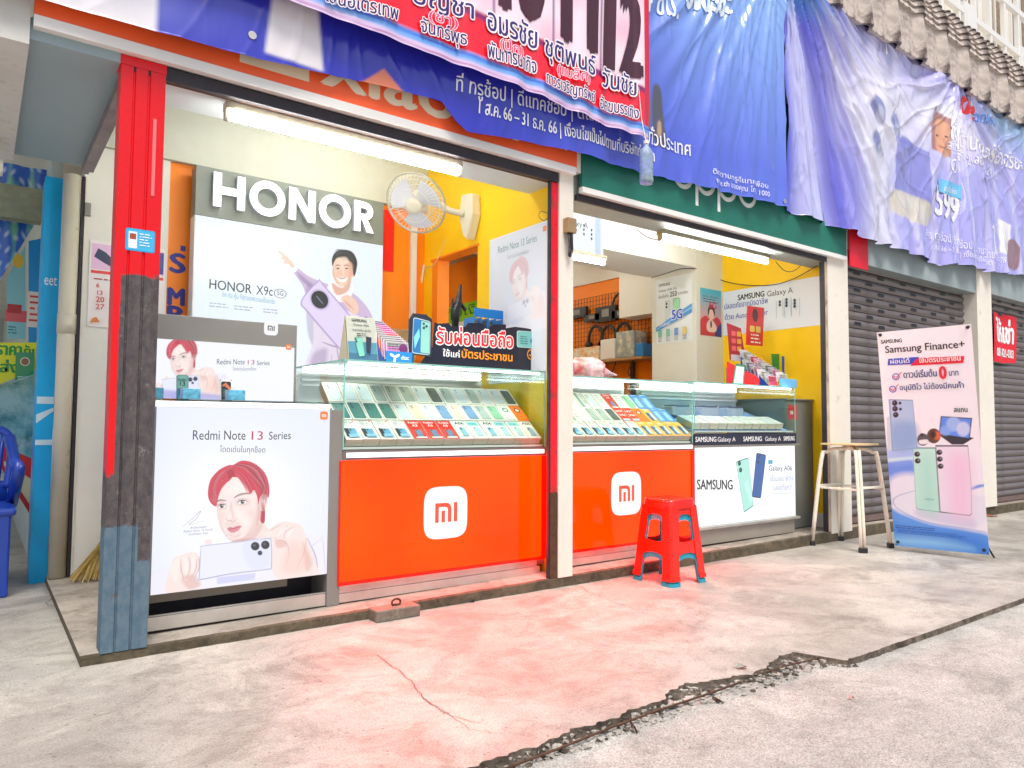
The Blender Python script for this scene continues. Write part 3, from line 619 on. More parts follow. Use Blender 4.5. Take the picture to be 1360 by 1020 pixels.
# ---- roof eave of long tiles, ledge and balcony above
M_RTILE = mat('weathered_roof_tile', (.50, .44, .40), .8, var=.3, vscale=7, bump=.5, bscale=40, dirt=(.09, .07, .065), dirtamt=.5, dscale=4)
roof = empty('tiled_eave', (8, -.1, 4.2), label='weathered tiled eave running above the hanging banners', cat='roof'); LOCALS.add(roof.name)
TW = .47
def rtile(long_):
    g = G(); V = []; prof = []
    for t in np.linspace(0, 1, 21):
        x = t*TW; h = (.055 if long_ else .05)*math.sin(math.pi*min(1, max(0, (t-.66)/.34))) if t > .66 else .0
        prof.append((x, h+(.006 if .1 < t < .2 or .35 < t < .45 else 0)))
    H = .42 if long_ else .085
    V = [(x, -h-(.020 if zz == 0 else -.006), zz) for zz in (0, H) for x, h in prof]; k = len(prof)
    V += [(x, -h+.02, 0) for x, h in prof]
    g.add(V, [(i, i+1, i+1+k, i+k) for i in range(k-1)]+[(i, i+2*k, i+1+2*k, i+1) for i in range(k-1)]); o = g.build('tile', M_RTILE); return o
pl = rtile(True); ps = rtile(False); used_l = used_s = False
cnt = 0
for i in range(28):
    x = 2.6+i*TW-8
    for j in range(9):
        if j == 0: z = 0; y = 0; tilt = 0; src = pl
        else:
            z = .412+sum(.062*math.cos(.06+.11*q) for q in range(j-1)); y = sum(.062*math.sin(.06+.11*q) for q in range(j-1)); tilt = -(.06+.11*(j-1)); src = ps
        if cnt < 2 and ((j == 0 and not used_l) or (j == 1 and not used_s)):
            o = src; cnt += 1
            if j == 0: used_l = True
            else: used_s = True
        else: o = bpy.data.objects.new('tile', src.data); COL.objects.link(o)
        o.parent = roof; o.location = (x, y-.010*min(j, 1), z); o.rotation_euler = (tilt, 0, rng.randn()*.006)
wall('roof_board', [(2.5, 16, -.06, .05, 4.16, 4.60)], M_DARK)
wall('upper_wall', [(-2, 30, .85, 1.0, 2.96, 9)], M_CREAM)
wall('front_wall', [(-.2, 20, .001, .03, 3.2, 4.2)], M_CREAM)
wall('upper_ledge', [(2, 30, .20, .86, 4.82, 5.02)], mat('ledge_paint', (.80, .74, .64), .6, var=.06), bevel=.01); wall('upper_ledge_cap', [(2, 30, .17, .86, 5.023, 5.075)], MATS['ledge_paint'], bevel=.01)
bal = empty('balcony_grille', (10, .5, 5.6), label='white steel balcony grille with frames at the top right', cat='grille')
for x in np.arange(6.4, 16, .42): g = G(); g.box(x, x+.05, .24, .29, 5.077, 7.3); g.build('bar', M_WHITEPL, bal, bevel=.003)
for z in (5.20, 5.46, 6.0, 6.6): g = G(); g.box(6.2, 16.5, .235, .285, z, z+.07); g.build('rail', M_WHITEPL, bal, bevel=.003)
for x in (7.3, 8.6, 10.2, 12.0):
    g = G(); g.box(x, x+.30, .225, .30, 5.25, 5.6); g.box(x+.05, x+.25, .22, .2245, 5.32, 5.5); g.build('frame', M_WHITEPL, bal)
M_CURT = mat('brown_curtain', (.26, .19, .13), .8, var=.4, vscale=14)
for k, x in enumerate((9.9, 10.8, 11.7, 12.8)):
    wn = empty('upper_window', (x, .84, 5.9), label=['upper window with brown curtain, first from the left above the eave', 'upper window with brown curtain, second above the eave', 'upper window with brown curtain, third above the eave', 'upper window with brown curtain, furthest along above the eave'][k], cat='window', group='upper floor windows')
    g = G(); g.box(x, x+.62, .835, .849, 5.2, 7.4); g.build('pane', M_CURT, wn)
    g = G(); g.box(x-.04, x, .81, .85, 5.16, 7.44); g.box(x+.62, x+.66, .81, .85, 5.16, 7.44); g.box(x+.29, x+.33, .812, .85, 5.2, 7.4); g.box(x, x+.62, .811, .85, 5.16, 5.2); g.build('window_frame', M_WHITEPL, wn)
    wn['label'] = wn['label']
# ================================================================== hanging vinyl banners
class Drape:
    def __init__(s, Y0, zb, folds): s.Y0 = Y0; s.zb = zb; s.folds = folds
    def bot(s, X): return np.interp(X, [p[0] for p in s.zb], [p[1] for p in s.zb])
    def surf(s, X, Z):
        Z = np.maximum(Z, s.bot(X)); return s.Y0+s.folds(X, Z, Z-s.bot(X)), Z
    def grid(s, X, Z, off=0):
        y, z = s.surf(X, Z); return np.stack([X, y-off, z], 1)
    def pt(s, a, b, c=0.):
        y, z = s.surf(np.array(a), np.array(b)); return (a, float(y)-.0032-c, float(z))
def radial(X, Z, xs, zs, k, amp, reach, ph=0, spread=None):
    th = np.arctan2(X-xs, np.maximum(zs-Z, .02)+.15); r = np.hypot(X-xs, zs-Z)
    w_ = np.exp(-(r/reach)**2)*np.clip(r/.25, 0, 1)
    s_ = np.sin(k*th+ph)+.5*np.sin(k*2.3*th+1+ph)+.3*np.sin(k*4.1*th+2.)
    if spread: w_ = w_*np.exp(-((th-spread[0])/spread[1])**2)
    return amp*w_*s_
def creases(X, Z, xs, zs, k, amp, reach, ph=0):
    th = np.arctan2(X-xs, np.maximum(zs-Z, .02)+.12); r = np.hypot(X-xs, zs-Z); th = th+.02*np.sin(r*9+th*7)
    return -amp*((1-np.abs(np.sin(k*th+ph)))**4*(.5+.5*np.sin(th*k*.7+2))+.6*(1-np.abs(np.sin(k*1.7*th+1+ph)))**6)*np.exp(-(r/reach)**2)*np.clip(r/.2, 0, 1)
def ruffle(X, d, amp, k, ph=0, dec=.22): return amp*np.exp(-d/dec)*(np.sin(k*X+ph+2*np.sin(X*3.1))+.5*np.sin(k*1.9*X+1.7))
def soft(X, Z, amp, ph=0): return amp*(np.sin(X*3.3+1.2*Z+ph)+.6*np.sin(X*6.1-2.5*Z+2*ph)+.35*np.sin(X*11+5*Z))
fb = lambda X, Z, d: .020*np.abs(radial(X, Z, 4.25, 4.35, 15, 1, 2.2, .3, (-.45, .5)))+radial(X, Z, 4.62, 4.3, 20, .010, 1.8, 1)+ruffle(X, d, .010, 26)*np.clip((X-2.2), 0.15, 1)+soft(X, Z, .008)+creases(X, Z, 4.25, 4.35, 9, .022, 1.9)+creases(X, Z, 3.0, 4.5, 7, .012, 2.2, 1)+creases(X, Z, 1.2, 3.2, 9, .012, 1.2, 2)
B1 = Drape(-.085, [(-.6, 2.40), (.5, 2.397), (.9, 2.412), (1.39, 2.462), (1.78, 2.475), (1.86, 2.40), (1.93, 2.362), (2.3, 2.40), (2.63, 2.42), (3.1, 2.423), (3.9, 2.455), (4.70, 2.487)], fb)
def l01(a, b, x): return np.clip((x-a)/(b-a), 0, 1)
def mixc(a, b, t): return np.array(a)*(1-t[..., None])+np.array(b)*t[..., None]
bn = empty('vinyl_banner', (2, -.085, 2.4), label='long blue vinyl banner with white text hanging over the shop signs', cat='banner')
P = Pic(-.6, 2.33, 4.70, 4.22, 620, 200)
DB, MB_, LB = hx('3034b8'), hx('5c70dc'), hx('8cb4f0')  # paler blues towards the upper right have the vinyl's hazy sheen painted in
base = mixc(DB, MB_, l01(2.0, 4.2, P.X)); base = mixc(base.reshape(-1, 3), LB, l01(2.7, 4.1, P.Y).ravel()*l01(2.6, 3.6, P.X).ravel()).reshape(P.A.shape); P.A[...] = base
wh = np.maximum(1-l01(.49, .51, P.X), l01(.90, .92, P.X-.1*(P.Y-2.4))*(1-l01(1.17, 1.19, P.X+.1*(P.Y-2.4)))*l01(2.44, 2.455, P.Y)); P.blend(wh, hx('e9e6ea'))
P.blend(np.exp(-((P.X-.15)/.5)**2-((P.Y-2.5)/.1)**2)*.35, hx('9aa6c8'))
tri = lambda x0, z0, x1, z1, x2, z2, c, a=1: P.poly([(x0, z0), (x1, z1), (x2, z2)], c, sm=False, a=a)
tri(1.33, 2.43, 1.47, 2.55, 1.60, 2.44, hx('e8854a'), .9)
P.poly([(3.20, 2.70), (3.17, 2.80), (3.20, 2.99), (3.25, 2.98), (3.28, 2.86), (3.27, 2.72)], hx('6b6a72'), soft=2)
P.poly([(3.33, 2.64), (3.29, 2.8), (3.30, 2.99), (3.36, 3.0), (3.40, 2.84), (3.42, 2.64)], hx('54545e'), soft=2)
P.ell(3.36, 2.74, .022, .05, hx('b89a80'), 2)
P.build('banner_sheet', M_VINYL, B1, bn)
sh = Sheet(B1); W_ = (.85, .86, .93)
def tw(sh, t, p0, p1, Y, c=W_, bold=.0, h=None, outline=None, ow=.06):
    "one line of lettering between two measured spots"
    a = at(*p0, Y=Y); b = at(*p1, Y=Y); sz = h
    k = len(sh.pr); sh.text(t, a[0], a[2], 1, c, width=b[0]-a[0], height=h, bold=bold, outline=outline, ow=ow)
    sl = (b[2]-a[2])/(b[0]-a[0])
    for i in range(k, len(sh.pr)): vs, fs, cc, z = sh.pr[i]; sh.pr[i] = ([(p[0], p[1]+(p[0]-a[0])*sl) for p in vs], fs, cc, z)
tw(sh, 'ที่ ทรูช้อป | ดีแทคช้อป | ดีแทค', (606, 120), (800, 165), -.09, bold=.008, h=.12)
tw(sh, '1 ส.ค. 66 – 31 ธ.ค. 66 | เงื่อนไขเป็นไปตามที่บริษัทกำหนด', (636, 150), (873, 213), -.09, bold=.012, h=.105)
tw(sh, 'ทั่วประเทศ', (864, 188), (919, 207), -.09, bold=.008, h=.11)
tw(sh, '24 ชม.', (846, 8), (902, 24), -.09, bold=.02, h=.16, c=(.75, .88, .98)); tw(sh, 'อัจฉริยะ', (912, 8), (970, 22), -.09, bold=.03, h=.26, c=(.75, .88, .98))
tw(sh, 'ติดตามทรูดีแทคเพื่อน', (945, 231), (1018, 251), -.09, h=.055); tw(sh, 'true.th ของคุณ โทร. 1000', (948, 243), (1020, 262), -.09, h=.055)
sh.build('banner_lettering', M_VINYL, bn, cut=.02)
for q, (x, z) in enumerate(((4.655, 2.52), (.86, 2.50), (4.66, 4.1))):
    g = G(); y0, _ = B1.surf(np.array(x), np.array(z)); g.lathe([(.008, 0), (.017, 0), (.017, .003), (.008, .003)], fr=Fr((x, float(y0)-.002, z)), n=16); g.build('eyelet', M_ALU, bn, smooth=False)
# red election style banner
fr_ = lambda X, Z, d: ruffle(X, d, .012, 22, 1, .4)*(.35+l01(1.8, 3.0, X))+soft(X, Z, .008, 2)+.012*np.exp(-((X-2.88)/.05)**2)*(-1)+.008*np.exp(-((X-3.02)/.03)**2)
B2 = Drape(-.165, [(.3, 2.66), (.88, 2.665), (1.26, 2.66), (1.64, 2.645), (2.28, 2.635), (2.8, 2.60), (3.18, 2.59)], fr_)
bn = empty('vinyl_banner', (2, -.165, 2.6), label='red and white vinyl banner with big numbers hanging in front', cat='banner')
P = Pic(.3, 2.56, 3.165, 4.25, 300, 160); dz = P.Y-B2.bot(P.X)
RED = hx('f0142c'); P.A[...] = RED
P.blend(l01(.30, .305, dz)*(P.X > 1.0), hx('f6dcea')); P.blend(l01(.30, .34, dz)*(P.X < 1.3)*l01(.35, .6, dz), hx('c01a50'))
P.blend(.5*np.clip(np.sin(P.X*9+P.Y*6)*np.sin(P.Y*13-P.X*5), 0, 1)*(dz > .31), hx('f7a6c0'))
for x in (1.62, 2.03, 2.42, 2.78): P.blend(np.clip(1-np.abs(P.X-x)/.012, 0, 1)*(dz > .27), hx('4a1f78'))
P.blend(np.clip(1-np.abs(dz-.285)/.03, 0, 1)*(P.X > 1.5), hx('5a2068')); P.blend(l01(3.12, 3.125, P.X), hx('d0102a'))
P.blend(1-l01(.075, .085, dz), hx('6fa8ee')); P.blend(np.clip(1-np.abs(dz-.065)/.014, 0, 1), hx('2c62d8')); P.blend(1-l01(.030, .040, dz), hx('d9c4e8')); P.blend(np.clip(1-np.abs(dz-.012)/.008, 0, 1), hx('b06fa8'))
P.build('banner_sheet', M_VINYL, B2, bn)
sh = Sheet(B2); INKP = hx('3a1b6e'); DK = hx('46101c'); PKK = hx('f2407a'); OW = (.92, .88, .93)
for t, p0, p1, h, c in (('10', (668, 8), (720, 29), .5, DK), ('11', (750, 50), (792, 68), .52, DK), ('12', (808, 90), (850, 102), .5, DK)):
    tw(sh, t, p0, p1, -.17, bold=.035, h=h, c=c)
for t, p0, p1, h, c in (('บัญชา', (548, 4), (628, 26), .125, INKP), ('อมรชัย', (647, 39), (713, 65), .13, INKP), ('ชุติพนธ์', (723, 73), (792, 100), .15, INKP), ('วันชัย', (802, 113), (844, 128), .115, INKP),
    ('เสนอไตรเทพ', (432, 2), (527, 29), .075, INKP), ('จันทร์พุธ', (557, 43), (618, 61), .095, INKP), ('พันทารนากิจ', (646, 77), (711, 98), .085, INKP), ('ถาวรเจริญทรัพย์', (723, 111), (790, 137), .085, INKP), ('อัคฆบรรเทิง', (797, 143), (845, 159), .075, INKP),
    ('(ชา)', (567, 28), (606, 38), .062, PKK), ('(ปึก)', (661, 65), (692, 77), .072, PKK), ('(แบล็ค)', (738, 98), (781, 111), .078, PKK)):
    tw(sh, t, p0, p1, -.17, bold=.012, h=h, c=c, outline=OW, ow=.065)
sh.build('banner_lettering', M_VINYL, bn, cut=.03)
# purple internet banner on the right
M_VINYL2 = printmat('creased_vinyl_print', .22, coat=.8, bump=.7)
ft = lambda X, Z, d: radial(X, Z, 4.72, 4.35, 30, .030, 2.4, .4, (.5, .5))+radial(X, Z, 7.6, 4.25, 9, .022, 1.8, 1.)+ruffle(X, d, .024, 17, .5, .3)+soft(X, Z, .018, 1)+creases(X, Z, 4.75, 4.4, 13, .030, 2.4, .5)+creases(X, Z, 7.7, 4.1, 8, .026, 2.0, 1.2)+creases(X, Z, 9.6, 4.3, 9, .02, 2.0, .2)
B3 = Drape(-.085, [(4.72, 2.472), (5.25, 2.465), (5.9, 2.42), (6.44, 2.43), (7.2, 2.40), (7.5, 2.46), (8.2, 2.47), (9.15, 2.556), (11, 2.60)], ft)
bn = empty('vinyl_banner', (7, -.085, 2.45), label='wrinkled purple and white vinyl banner under the tiled eave', cat='banner')
P = Pic(4.72, 2.38, 11, 4.24, 760, 210); Pu, Wh2 = hx('8c88e8'), hx('f2f0f8')
P.A[...] = mixc(hx('3a40c8'), Pu, l01(4.8, 6.6, P.X)); P.blend(np.clip(np.sin((P.X-4.72)/(4.45-P.Y)*9)*.8, 0, 1)*(1-l01(5.6, 6.6, P.X)), hx('cfd2f4'))  # pale radiating streaks put the shine along the folds into the colour
P.blend(np.exp(-((P.X-6.1)/.75)**2-((P.Y-3.6)/.55)**2)*.9, Wh2); P.blend(np.exp(-((P.X-7.4)/.8)**2-((P.Y-3.75)/.25)**2)*.95, Wh2); P.blend(np.exp(-((P.X-6.0)/.3)**2)*.75*(P.Y < 3.4), hx('e0e2ee'))  # white middle of the print; gloss below the eave is painted in as white
P.blend(.30*np.ones_like(P.X)*l01(5.6, 6.8, P.X), hx('dcdcf4')); P.blend(.45*l01(5, 6, P.X)*np.clip(np.sin(P.X*16+3*P.Y)-.4, 0, 1), hx('eeeefa')); P.blend(l01(3.75, 4.1, P.Y)*l01(7.8, 8.6, P.X)*.6, hx('7fb4c8')); P.blend(l01(3.9, 4.2, P.Y)*(1-l01(4.9, 5.4, P.X)), hx('3f8fd0'))  # pale wash and slanted streaks paint in the creased vinyl's glare
for x, z in ((6.0, 3.55), (6.35, 3.5), (5.95, 3.25), (6.55, 3.35)): P.poly([(x-.1, z+.02), (x-.02, z+.13), (x+.1, z+.08), (x+.11, z-.06), (x+.02, z-.1)], hx('4a5aa8'), 4, .75); P.poly([(x, z+.04), (x+.09, z+.02), (x+.07, z-.1), (x+.01, z-.1)], hx('cfd0e4'), 4, .7)
P.poly([(7.02, 3.46), (7.32, 3.44), (7.36, 3.80), (7.04, 3.86)], hx('a4685a'), 3, .9, sm=False); P.poly([(7.10, 3.46), (7.30, 3.45), (7.33, 3.66), (7.28, 3.74), (7.12, 3.76)], hx('d8a07c'), 3, .95); P.ell(7.19, 3.55, .012, .04, hx('c08868'), 3); P.ell(7.12, 3.61, .018, .01, hx('40241c')); P.ell(7.22, 3.61, .018, .01, hx('40241c')); P.stroke([(7.12, 3.51), (7.17, 3.495), (7.22, 3.51)], .012, hx('8a3a34'))
P.poly([(6.35, 2.95), (6.95, 2.92), (6.98, 3.42), (6.36, 3.45)], hx('7a7ccc'), 2, .8, sm=False); P.poly([(6.3, 2.75), (6.9, 2.72), (6.92, 2.93), (6.32, 2.95)], hx('d8d2b8'), 3, .8)
for k in range(4): P.stroke([(7.3, 2.9+.03*k), (7.62, 2.98+.03*k), (7.66, 3.2), (7.55, 3.4)], .012, hx('d6d4f2'), a=.8)
P.poly([(8.55, 2.72), (8.80, 2.70), (8.81, 3.05), (8.57, 3.08)], hx('ececf0'), 2, sm=False); P.ell(8.40, 2.90, .06, .08, hx('ececf0'), 2); P.poly([(8.35, 2.68), (8.45, 2.68), (8.42, 2.88), (8.37, 2.88)], hx('ececf0'), sm=False); P.ell(8.40, 2.91, .03, .045, hx('8a86c0'), 2)
P.poly([(8.74, 2.62), (8.98, 2.6), (9.0, 2.86), (8.77, 2.88)], hx('94707c'), 2)
P.build('banner_sheet', M_VINYL2, B3, bn)
sh = Sheet(B3); WW = (.88, .88, .95)
tw(sh, 'true', (1277, 148), (1298, 160), -.09, bold=.04, h=.17, c=hx('e01b2a')); tw(sh, 'online', (1298, 160), (1321, 170), -.09, bold=.015, h=.13, c=hx('5a8fe0'))
tw(sh, 'เน็ตบ้านไฟเบอร์อัจฉริยะ', (1259, 186), (1352, 228), -.09, bold=.015, h=.20, c=WW); tw(sh, 'เสถียร สู้ใจ ดูแลฉับไวใน 24 ชม.', (1254, 198), (1330, 238), -.09, bold=.008, h=.15, c=WW)
tw(sh, '599', (1243, 283), (1270, 297), -.09, bold=.035, h=.27, c=WW); tw(sh, 'สมัคร ทรูช้อป | ดีแทคช้อป | ตัวแทนจำหน่ายทั่วประเทศ', (1230, 312), (1336, 350), -.09, h=.12, c=WW); tw(sh, '1 ส.ค. 66 – 31 ธ.ค. 66 | เงื่อนไขตามที่บริษัทกำหนด', (1243, 330), (1316, 352), -.09, h=.08, c=WW)
q = at(1262, 222, Y=-.09); sh.ring(q[0], q[2], .05, .065, WW); q = at(1306, 240, Y=-.09); sh.ell(q[0], q[2], .06, .06, hx('f0a060'))
q = at(1258, 250, Y=-.09); sh.rr(q[0]-.22, q[2]-.07, q[0]+.3, q[2]+.06, .03, hx('6fc0f0')); tw(sh, 'เริ่มต้นเพียง', (1252, 254), (1268, 259), -.09, h=.06, c=WW)
sh.z = 0
sh.build('banner_lettering', M_VINYL, bn, cut=.02)
# cords holding the banners to the eave
g = G()
for x in (2.9, 4.25, 4.62, 4.76, 6.2, 7.9, 9.5): g.tube([(x, -.09, 4.1), (x+.02, -.07, 4.3)], .004, 5)
tag(g.build('banner_cords', M_WHITEPL), 'short white cords tying the banners up under the eave', 'cord', kind='stuff')
# water bottle hanging against the banner
bt = empty('water_bottle', (3.06, -.235, 2.28), label='clear water bottle with blue tint hanging in front of the blue banner', cat='bottle'); LOCALS.add(bt.name)
M_BOT = mat('bottle_plastic', (.62, .80, .97), .08, var=.25, vscale=30); n, L, p = nodes_of(M_BOT); p.inputs['Transmission Weight'].default_value = .6; p.inputs['IOR'].default_value = 1.2
g = G(); pr = [(.012, 0), (.036, .004), (.041, .02)]+[(.041-.003*(k % 2), .03+.011*k) for k in range(13)]+[(.04, .18), (.030, .205), (.015, .225), (.0145, .24)]
g.lathe(pr, n=20); g.build('bottle_body', M_BOT, bt, smooth=True); g = G(); g.lathe([(.0165, .238), (.0165, .256), (.014, .258)], n=16); g.build('cap', M_WHITEPL, bt)
g = G(); g.tube([(0, 0, .25), (.005, .04, .4), (.0, .06, .6)], .0025, 5); g.build('string', M_WHITEPL, bt)
# ================================================================== pictures printed on the signs (invented people)
SKIN = hx('f5e3df'); SKS = hx('e2b8b0'); HR = hx('d23c54'); HRD = hx('961c34'); HRL = hx('f07c8a')
def cropT(ox, oy, sc, plane, f=lambda p: p):
    def T(p):
        p = np.atleast_2d(np.asarray(p, float)); return np.array([f(at(ox+x/sc, oy+y/sc, **plane)) for x, y in p])
    return T
def lin(T, P0=((0, 0), (1000, 0), (0, 1000))):
    "affine version of a digitising map"
    o = T([(0, 0)])[0]; return T
def portrait(P, T, fade=0.):
    def c(k): k = np.array(k); return tuple(k*(1-fade)+np.array(hx('eef0fa'))*fade)
    P.T = T
    P.poly([(-60, 700), (60, 640), (250, 590), (430, 540), (600, 470), (720, 440), (860, 430), (940, 440), (1000, 520), (1010, 760), (-60, 780)], c(hx('eeecf8')), 4)
    P.stroke([(855, 450), (900, 550), (910, 640)], 9, c(hx('b9b4dc')), 2); P.stroke([(935, 440), (945, 560), (950, 640)], 5, c(hx('cfcbe8')), 2); P.stroke([(870, 500), (930, 450)], 5, c(hx('d4d0ec')), 2)
    P.poly([(470, 455), (560, 400), (612, 350), (650, 400), (690, 440), (600, 490), (470, 490)], c(hx('f2dedb')), 2); P.poly([(480, 460), (560, 425), (605, 375), (622, 392), (560, 470)], c(hx('e3bdb6')), 5, .7)
    P.poly([(380, 285), (345, 255), (338, 205), (352, 145), (395, 95), (445, 70), (470, 68), (510, 47), (560, 52), (605, 78), (640, 120), (657, 180), (655, 235), (632, 262), (636, 320), (632, 368), (613, 366), (600, 300), (560, 250), (420, 250)], c(HR), 1.3)
    P.ell(628, 262, 23, 48, c(SKIN), 1.3, 1, 6); P.stroke([(622, 235), (637, 250), (634, 280), (622, 298)], 6, c(SKS), 2)
    P.poly([(392, 235), (384, 285), (384, 325), (396, 370), (415, 410), (440, 445), (468, 464), (495, 462), (535, 440), (575, 410), (603, 368), (613, 310), (612, 240), (596, 175), (540, 135), (460, 130), (412, 165)], c(SKIN), 1.2)
    P.poly([(600, 240), (612, 300), (603, 365), (575, 408), (535, 438), (560, 390), (585, 320), (590, 260)], c(hx('e6c4bd')), 8, .6); P.poly([(388, 290), (388, 340), (402, 378), (418, 410), (412, 360), (402, 310)], c(hx('ecd0ca')), 6, .6)
    P.ell(560, 330, 34, 26, c(hx('f3cfc9')), 12, .5); P.ell(412, 335, 16, 24, c(hx('f3cfc9')), 10, .5)
    for q, col, sf, al in (([(470, 150), (530, 150), (585, 200), (560, 235), (480, 225), (430, 215)], 'fbeeeb', 16, .8), ([(384, 275), (430, 268), (436, 296), (395, 300)], 'dcb4ae', 9, .45), ([(486, 252), (548, 246), (552, 274), (490, 280)], 'dcb4ae', 9, .45),
        ([(458, 262), (470, 300), (476, 340), (470, 352), (462, 330), (452, 300)], 'e0bbb4', 6, .6), ([(442, 270), (452, 300), (456, 335), (448, 338), (440, 310)], 'fdf4f2', 5, .7), ([(428, 372), (470, 366), (505, 368), (500, 382), (440, 388)], 'ecccc6', 6, .6),
        ([(440, 425), (470, 436), (505, 424), (500, 440), (470, 446)], 'e0bcb5', 7, .6), ([(396, 372), (420, 412), (450, 448), (470, 462), (452, 462), (424, 432), (402, 395)], 'd6aca6', 5, .55), ([(575, 405), (535, 438), (500, 460), (470, 465), (520, 448), (560, 420), (600, 372)], 'cfa29b', 5, .6),
        ([(604, 270), (612, 300), (606, 360), (590, 385), (596, 330)], 'cda098', 7, .5), ([(470, 300), (520, 310), (560, 350), (530, 400), (510, 380)], 'fbefec', 14, .6)):
        P.poly(q, c(hx(col)), sf, al)
    # fringe parted over the brow
    P.poly([(470, 72), (430, 90), (395, 130), (372, 180), (366, 240), (376, 280), (384, 262), (392, 235), (408, 195), (432, 165), (455, 145), (470, 120)], c(HR), 1.2)
    P.poly([(468, 74), (500, 58), (560, 60), (610, 95), (642, 150), (648, 215), (622, 215), (608, 240), (600, 275), (594, 235), (578, 200), (556, 222), (545, 190), (520, 160), (492, 135), (462, 130), (455, 105)], c(HR), 1.2)
    rr_ = random.Random(4)
    for i in range(26):
        t = i/25; P.stroke([(470-8*t, 76+16*t), (430-46*t+rr_.random()*6, 105+20*t), (392-30*t, 160+25*t), (376-26*t+rr_.random()*6, 215+40*t)], 3.2, c(HRD if i % 3 else HRL), 1.2, .55)
        P.stroke([(474+8*t, 72-4*t), (530+50*t+rr_.random()*6, 95-20*t), (575+58*t, 150+5*t), (600+45*t+rr_.random()*8, 215+20*t)], 3.4, c(HRD if i % 3 else HRL), 1.2, .55)
    for k in range(6): P.stroke([(470+6*k, 100), (500+9*k, 140), (530+9*k, 180+4*k), (548+8*k, 215)], 3, c(HRD if k % 2 else HRL), 1.2, .7)
    P.poly([(440, 105), (468, 92), (480, 120), (462, 132), (446, 140)], c(HRD), 4, .55)
    P.stroke([(632, 300), (628, 340), (624, 366)], 7, c(HRD), 2, .6)
    for i in range(150):
        u = rr_.random(); side = rr_.random() < .4; t = rr_.random()
        col = (HRD, HR, HRL, hx('f09aa4'), hx('6e1226'))[rr_.randrange(5)]; wv = 1.1+rr_.random()*1.6
        if side: x0 = 470-30*t; P.stroke([(x0, 72+18*t), (425-35*t+8*u, 100+22*t), (385-20*t+10*u, 150+30*t), (360+12*t+14*u, 205+30*t), (358+26*u, 250+28*u)], wv, c(col), 1, .6)
        else: x0 = 472+60*t; P.stroke([(x0, 66-8*t+8*u), (530+70*t, 72+30*u), (585+45*t, 120+40*u), (622+25*t, 180+30*u), (600+46*t, 235+34*u)], wv, c(col), 1, .6)
    for i in range(16): u = i/15; P.stroke([(478+10*u, 105), (505+20*u, 150), (530+28*u, 190+10*u), (536+40*u, 222+10*math.sin(i*2))], 1.5, c((HRD, HRL, HR)[i % 3]), 1, .8)
    for i in range(10): u = i/9; P.stroke([(612+18*u, 262), (620+14*u, 310), (618+14*u, 366-6*u)], 2.2, c((HRD, HR)[i % 2]), 1, .8)
    # brows, eyes, nose, mouth
    P.stroke([(384, 262), (400, 251), (432, 255)], 8, c(hx('8a5a52')), 1.4, .85); P.stroke([(474, 241), (500, 224), (540, 217), (552, 222)], 9, c(hx('8a5a52')), 1.4, .85)
    for cx, cy, w_, r in ((409, 284, 22, -2), (517, 263, 25, -7)):
        P.ell(cx, cy, w_, 9.5, c(hx('f6f2f4')), 1.2, 1, r); P.ell(cx+1, cy-1, 9.5, 9.5, c(hx('3c2c2c')), 1.2); P.ell(cx+4, cy-4, 2.6, 2.6, c((1, 1, 1)), 1)
        P.stroke([(cx-w_-1, cy+3), (cx-w_*.4, cy-8), (cx+w_*.4, cy-10), (cx+w_+2, cy-3)], 5, c(hx('4a2c2c')), 1.2); P.stroke([(cx-w_+3, cy+7), (cx, cy+11), (cx+w_-3, cy+5)], 3, c(hx('c79a92')), 1.2, .8); P.stroke([(cx-w_, cy-8), (cx, cy-18), (cx+w_, cy-12)], 3, c(hx('cda39b')), 1.4, .7)
    P.stroke([(462, 262), (452, 300), (442, 335)], 8, c(hx('ead0ca')), 4, .8); P.stroke([(434, 345), (440, 360), (455, 357), (468, 364), (482, 354), (490, 343)], 5, c(hx('c4908a')), 1.6, .85)
    P.poly([(438, 400), (455, 391), (468, 394), (488, 386), (512, 386), (500, 406), (478, 420), (455, 420)], c(hx('dd8a96')), 1.4); P.stroke([(438, 401), (465, 402), (512, 387)], 4, c(hx('9c4c58')), 1.2); P.stroke([(455, 430), (475, 430)], 4, c(hx('e0bcb5')), 3, .7)
    for cx, cy, w_ in ((409, 284, 22), (517, 263, 25)):
        P.stroke([(cx-w_+4, cy-16), (cx, cy-20), (cx+w_-2, cy-15)], 5, c(hx('dcb8b2')), 3, .6)
        for k in range(5): P.stroke([(cx-w_+8*k+4, cy-7), (cx-w_+8*k+1, cy-14)], 1.6, c(hx('3a2222')), 1, .8)
    for k in range(12): P.stroke([(384+4*k, 262-.6*k), (388+4.2*k, 252-.1*k)], 1.6, c(hx('7a4a42')), 1, .7); P.stroke([(476+6*k, 240-1.9*k), (482+6*k, 231-1.5*k)], 1.8, c(hx('7a4a42')), 1, .7)
    # hands behind and around the telephone
    P.poly([(602, 432), (640, 412), (690, 380), (730, 364), (780, 368), (822, 382), (848, 440), (872, 500), (905, 590), (900, 660), (700, 660), (670, 540), (672, 460)], c(hx('f4e2de')), 1.6)
    for q in ([(640, 440), (672, 405), (720, 378)], [(690, 455), (705, 415), (752, 385)], [(735, 450), (745, 415), (790, 390)], [(700, 460), (742, 470), (760, 520), (750, 580)], [(850, 450), (840, 520), (800, 610)]): P.stroke(q, 5, c(hx('cf9e94')), 1.8, .8)
    P.poly([(770, 470), (835, 500), (870, 580), (800, 640), (720, 610)], c(hx('f6c6ba')), 18, .45)
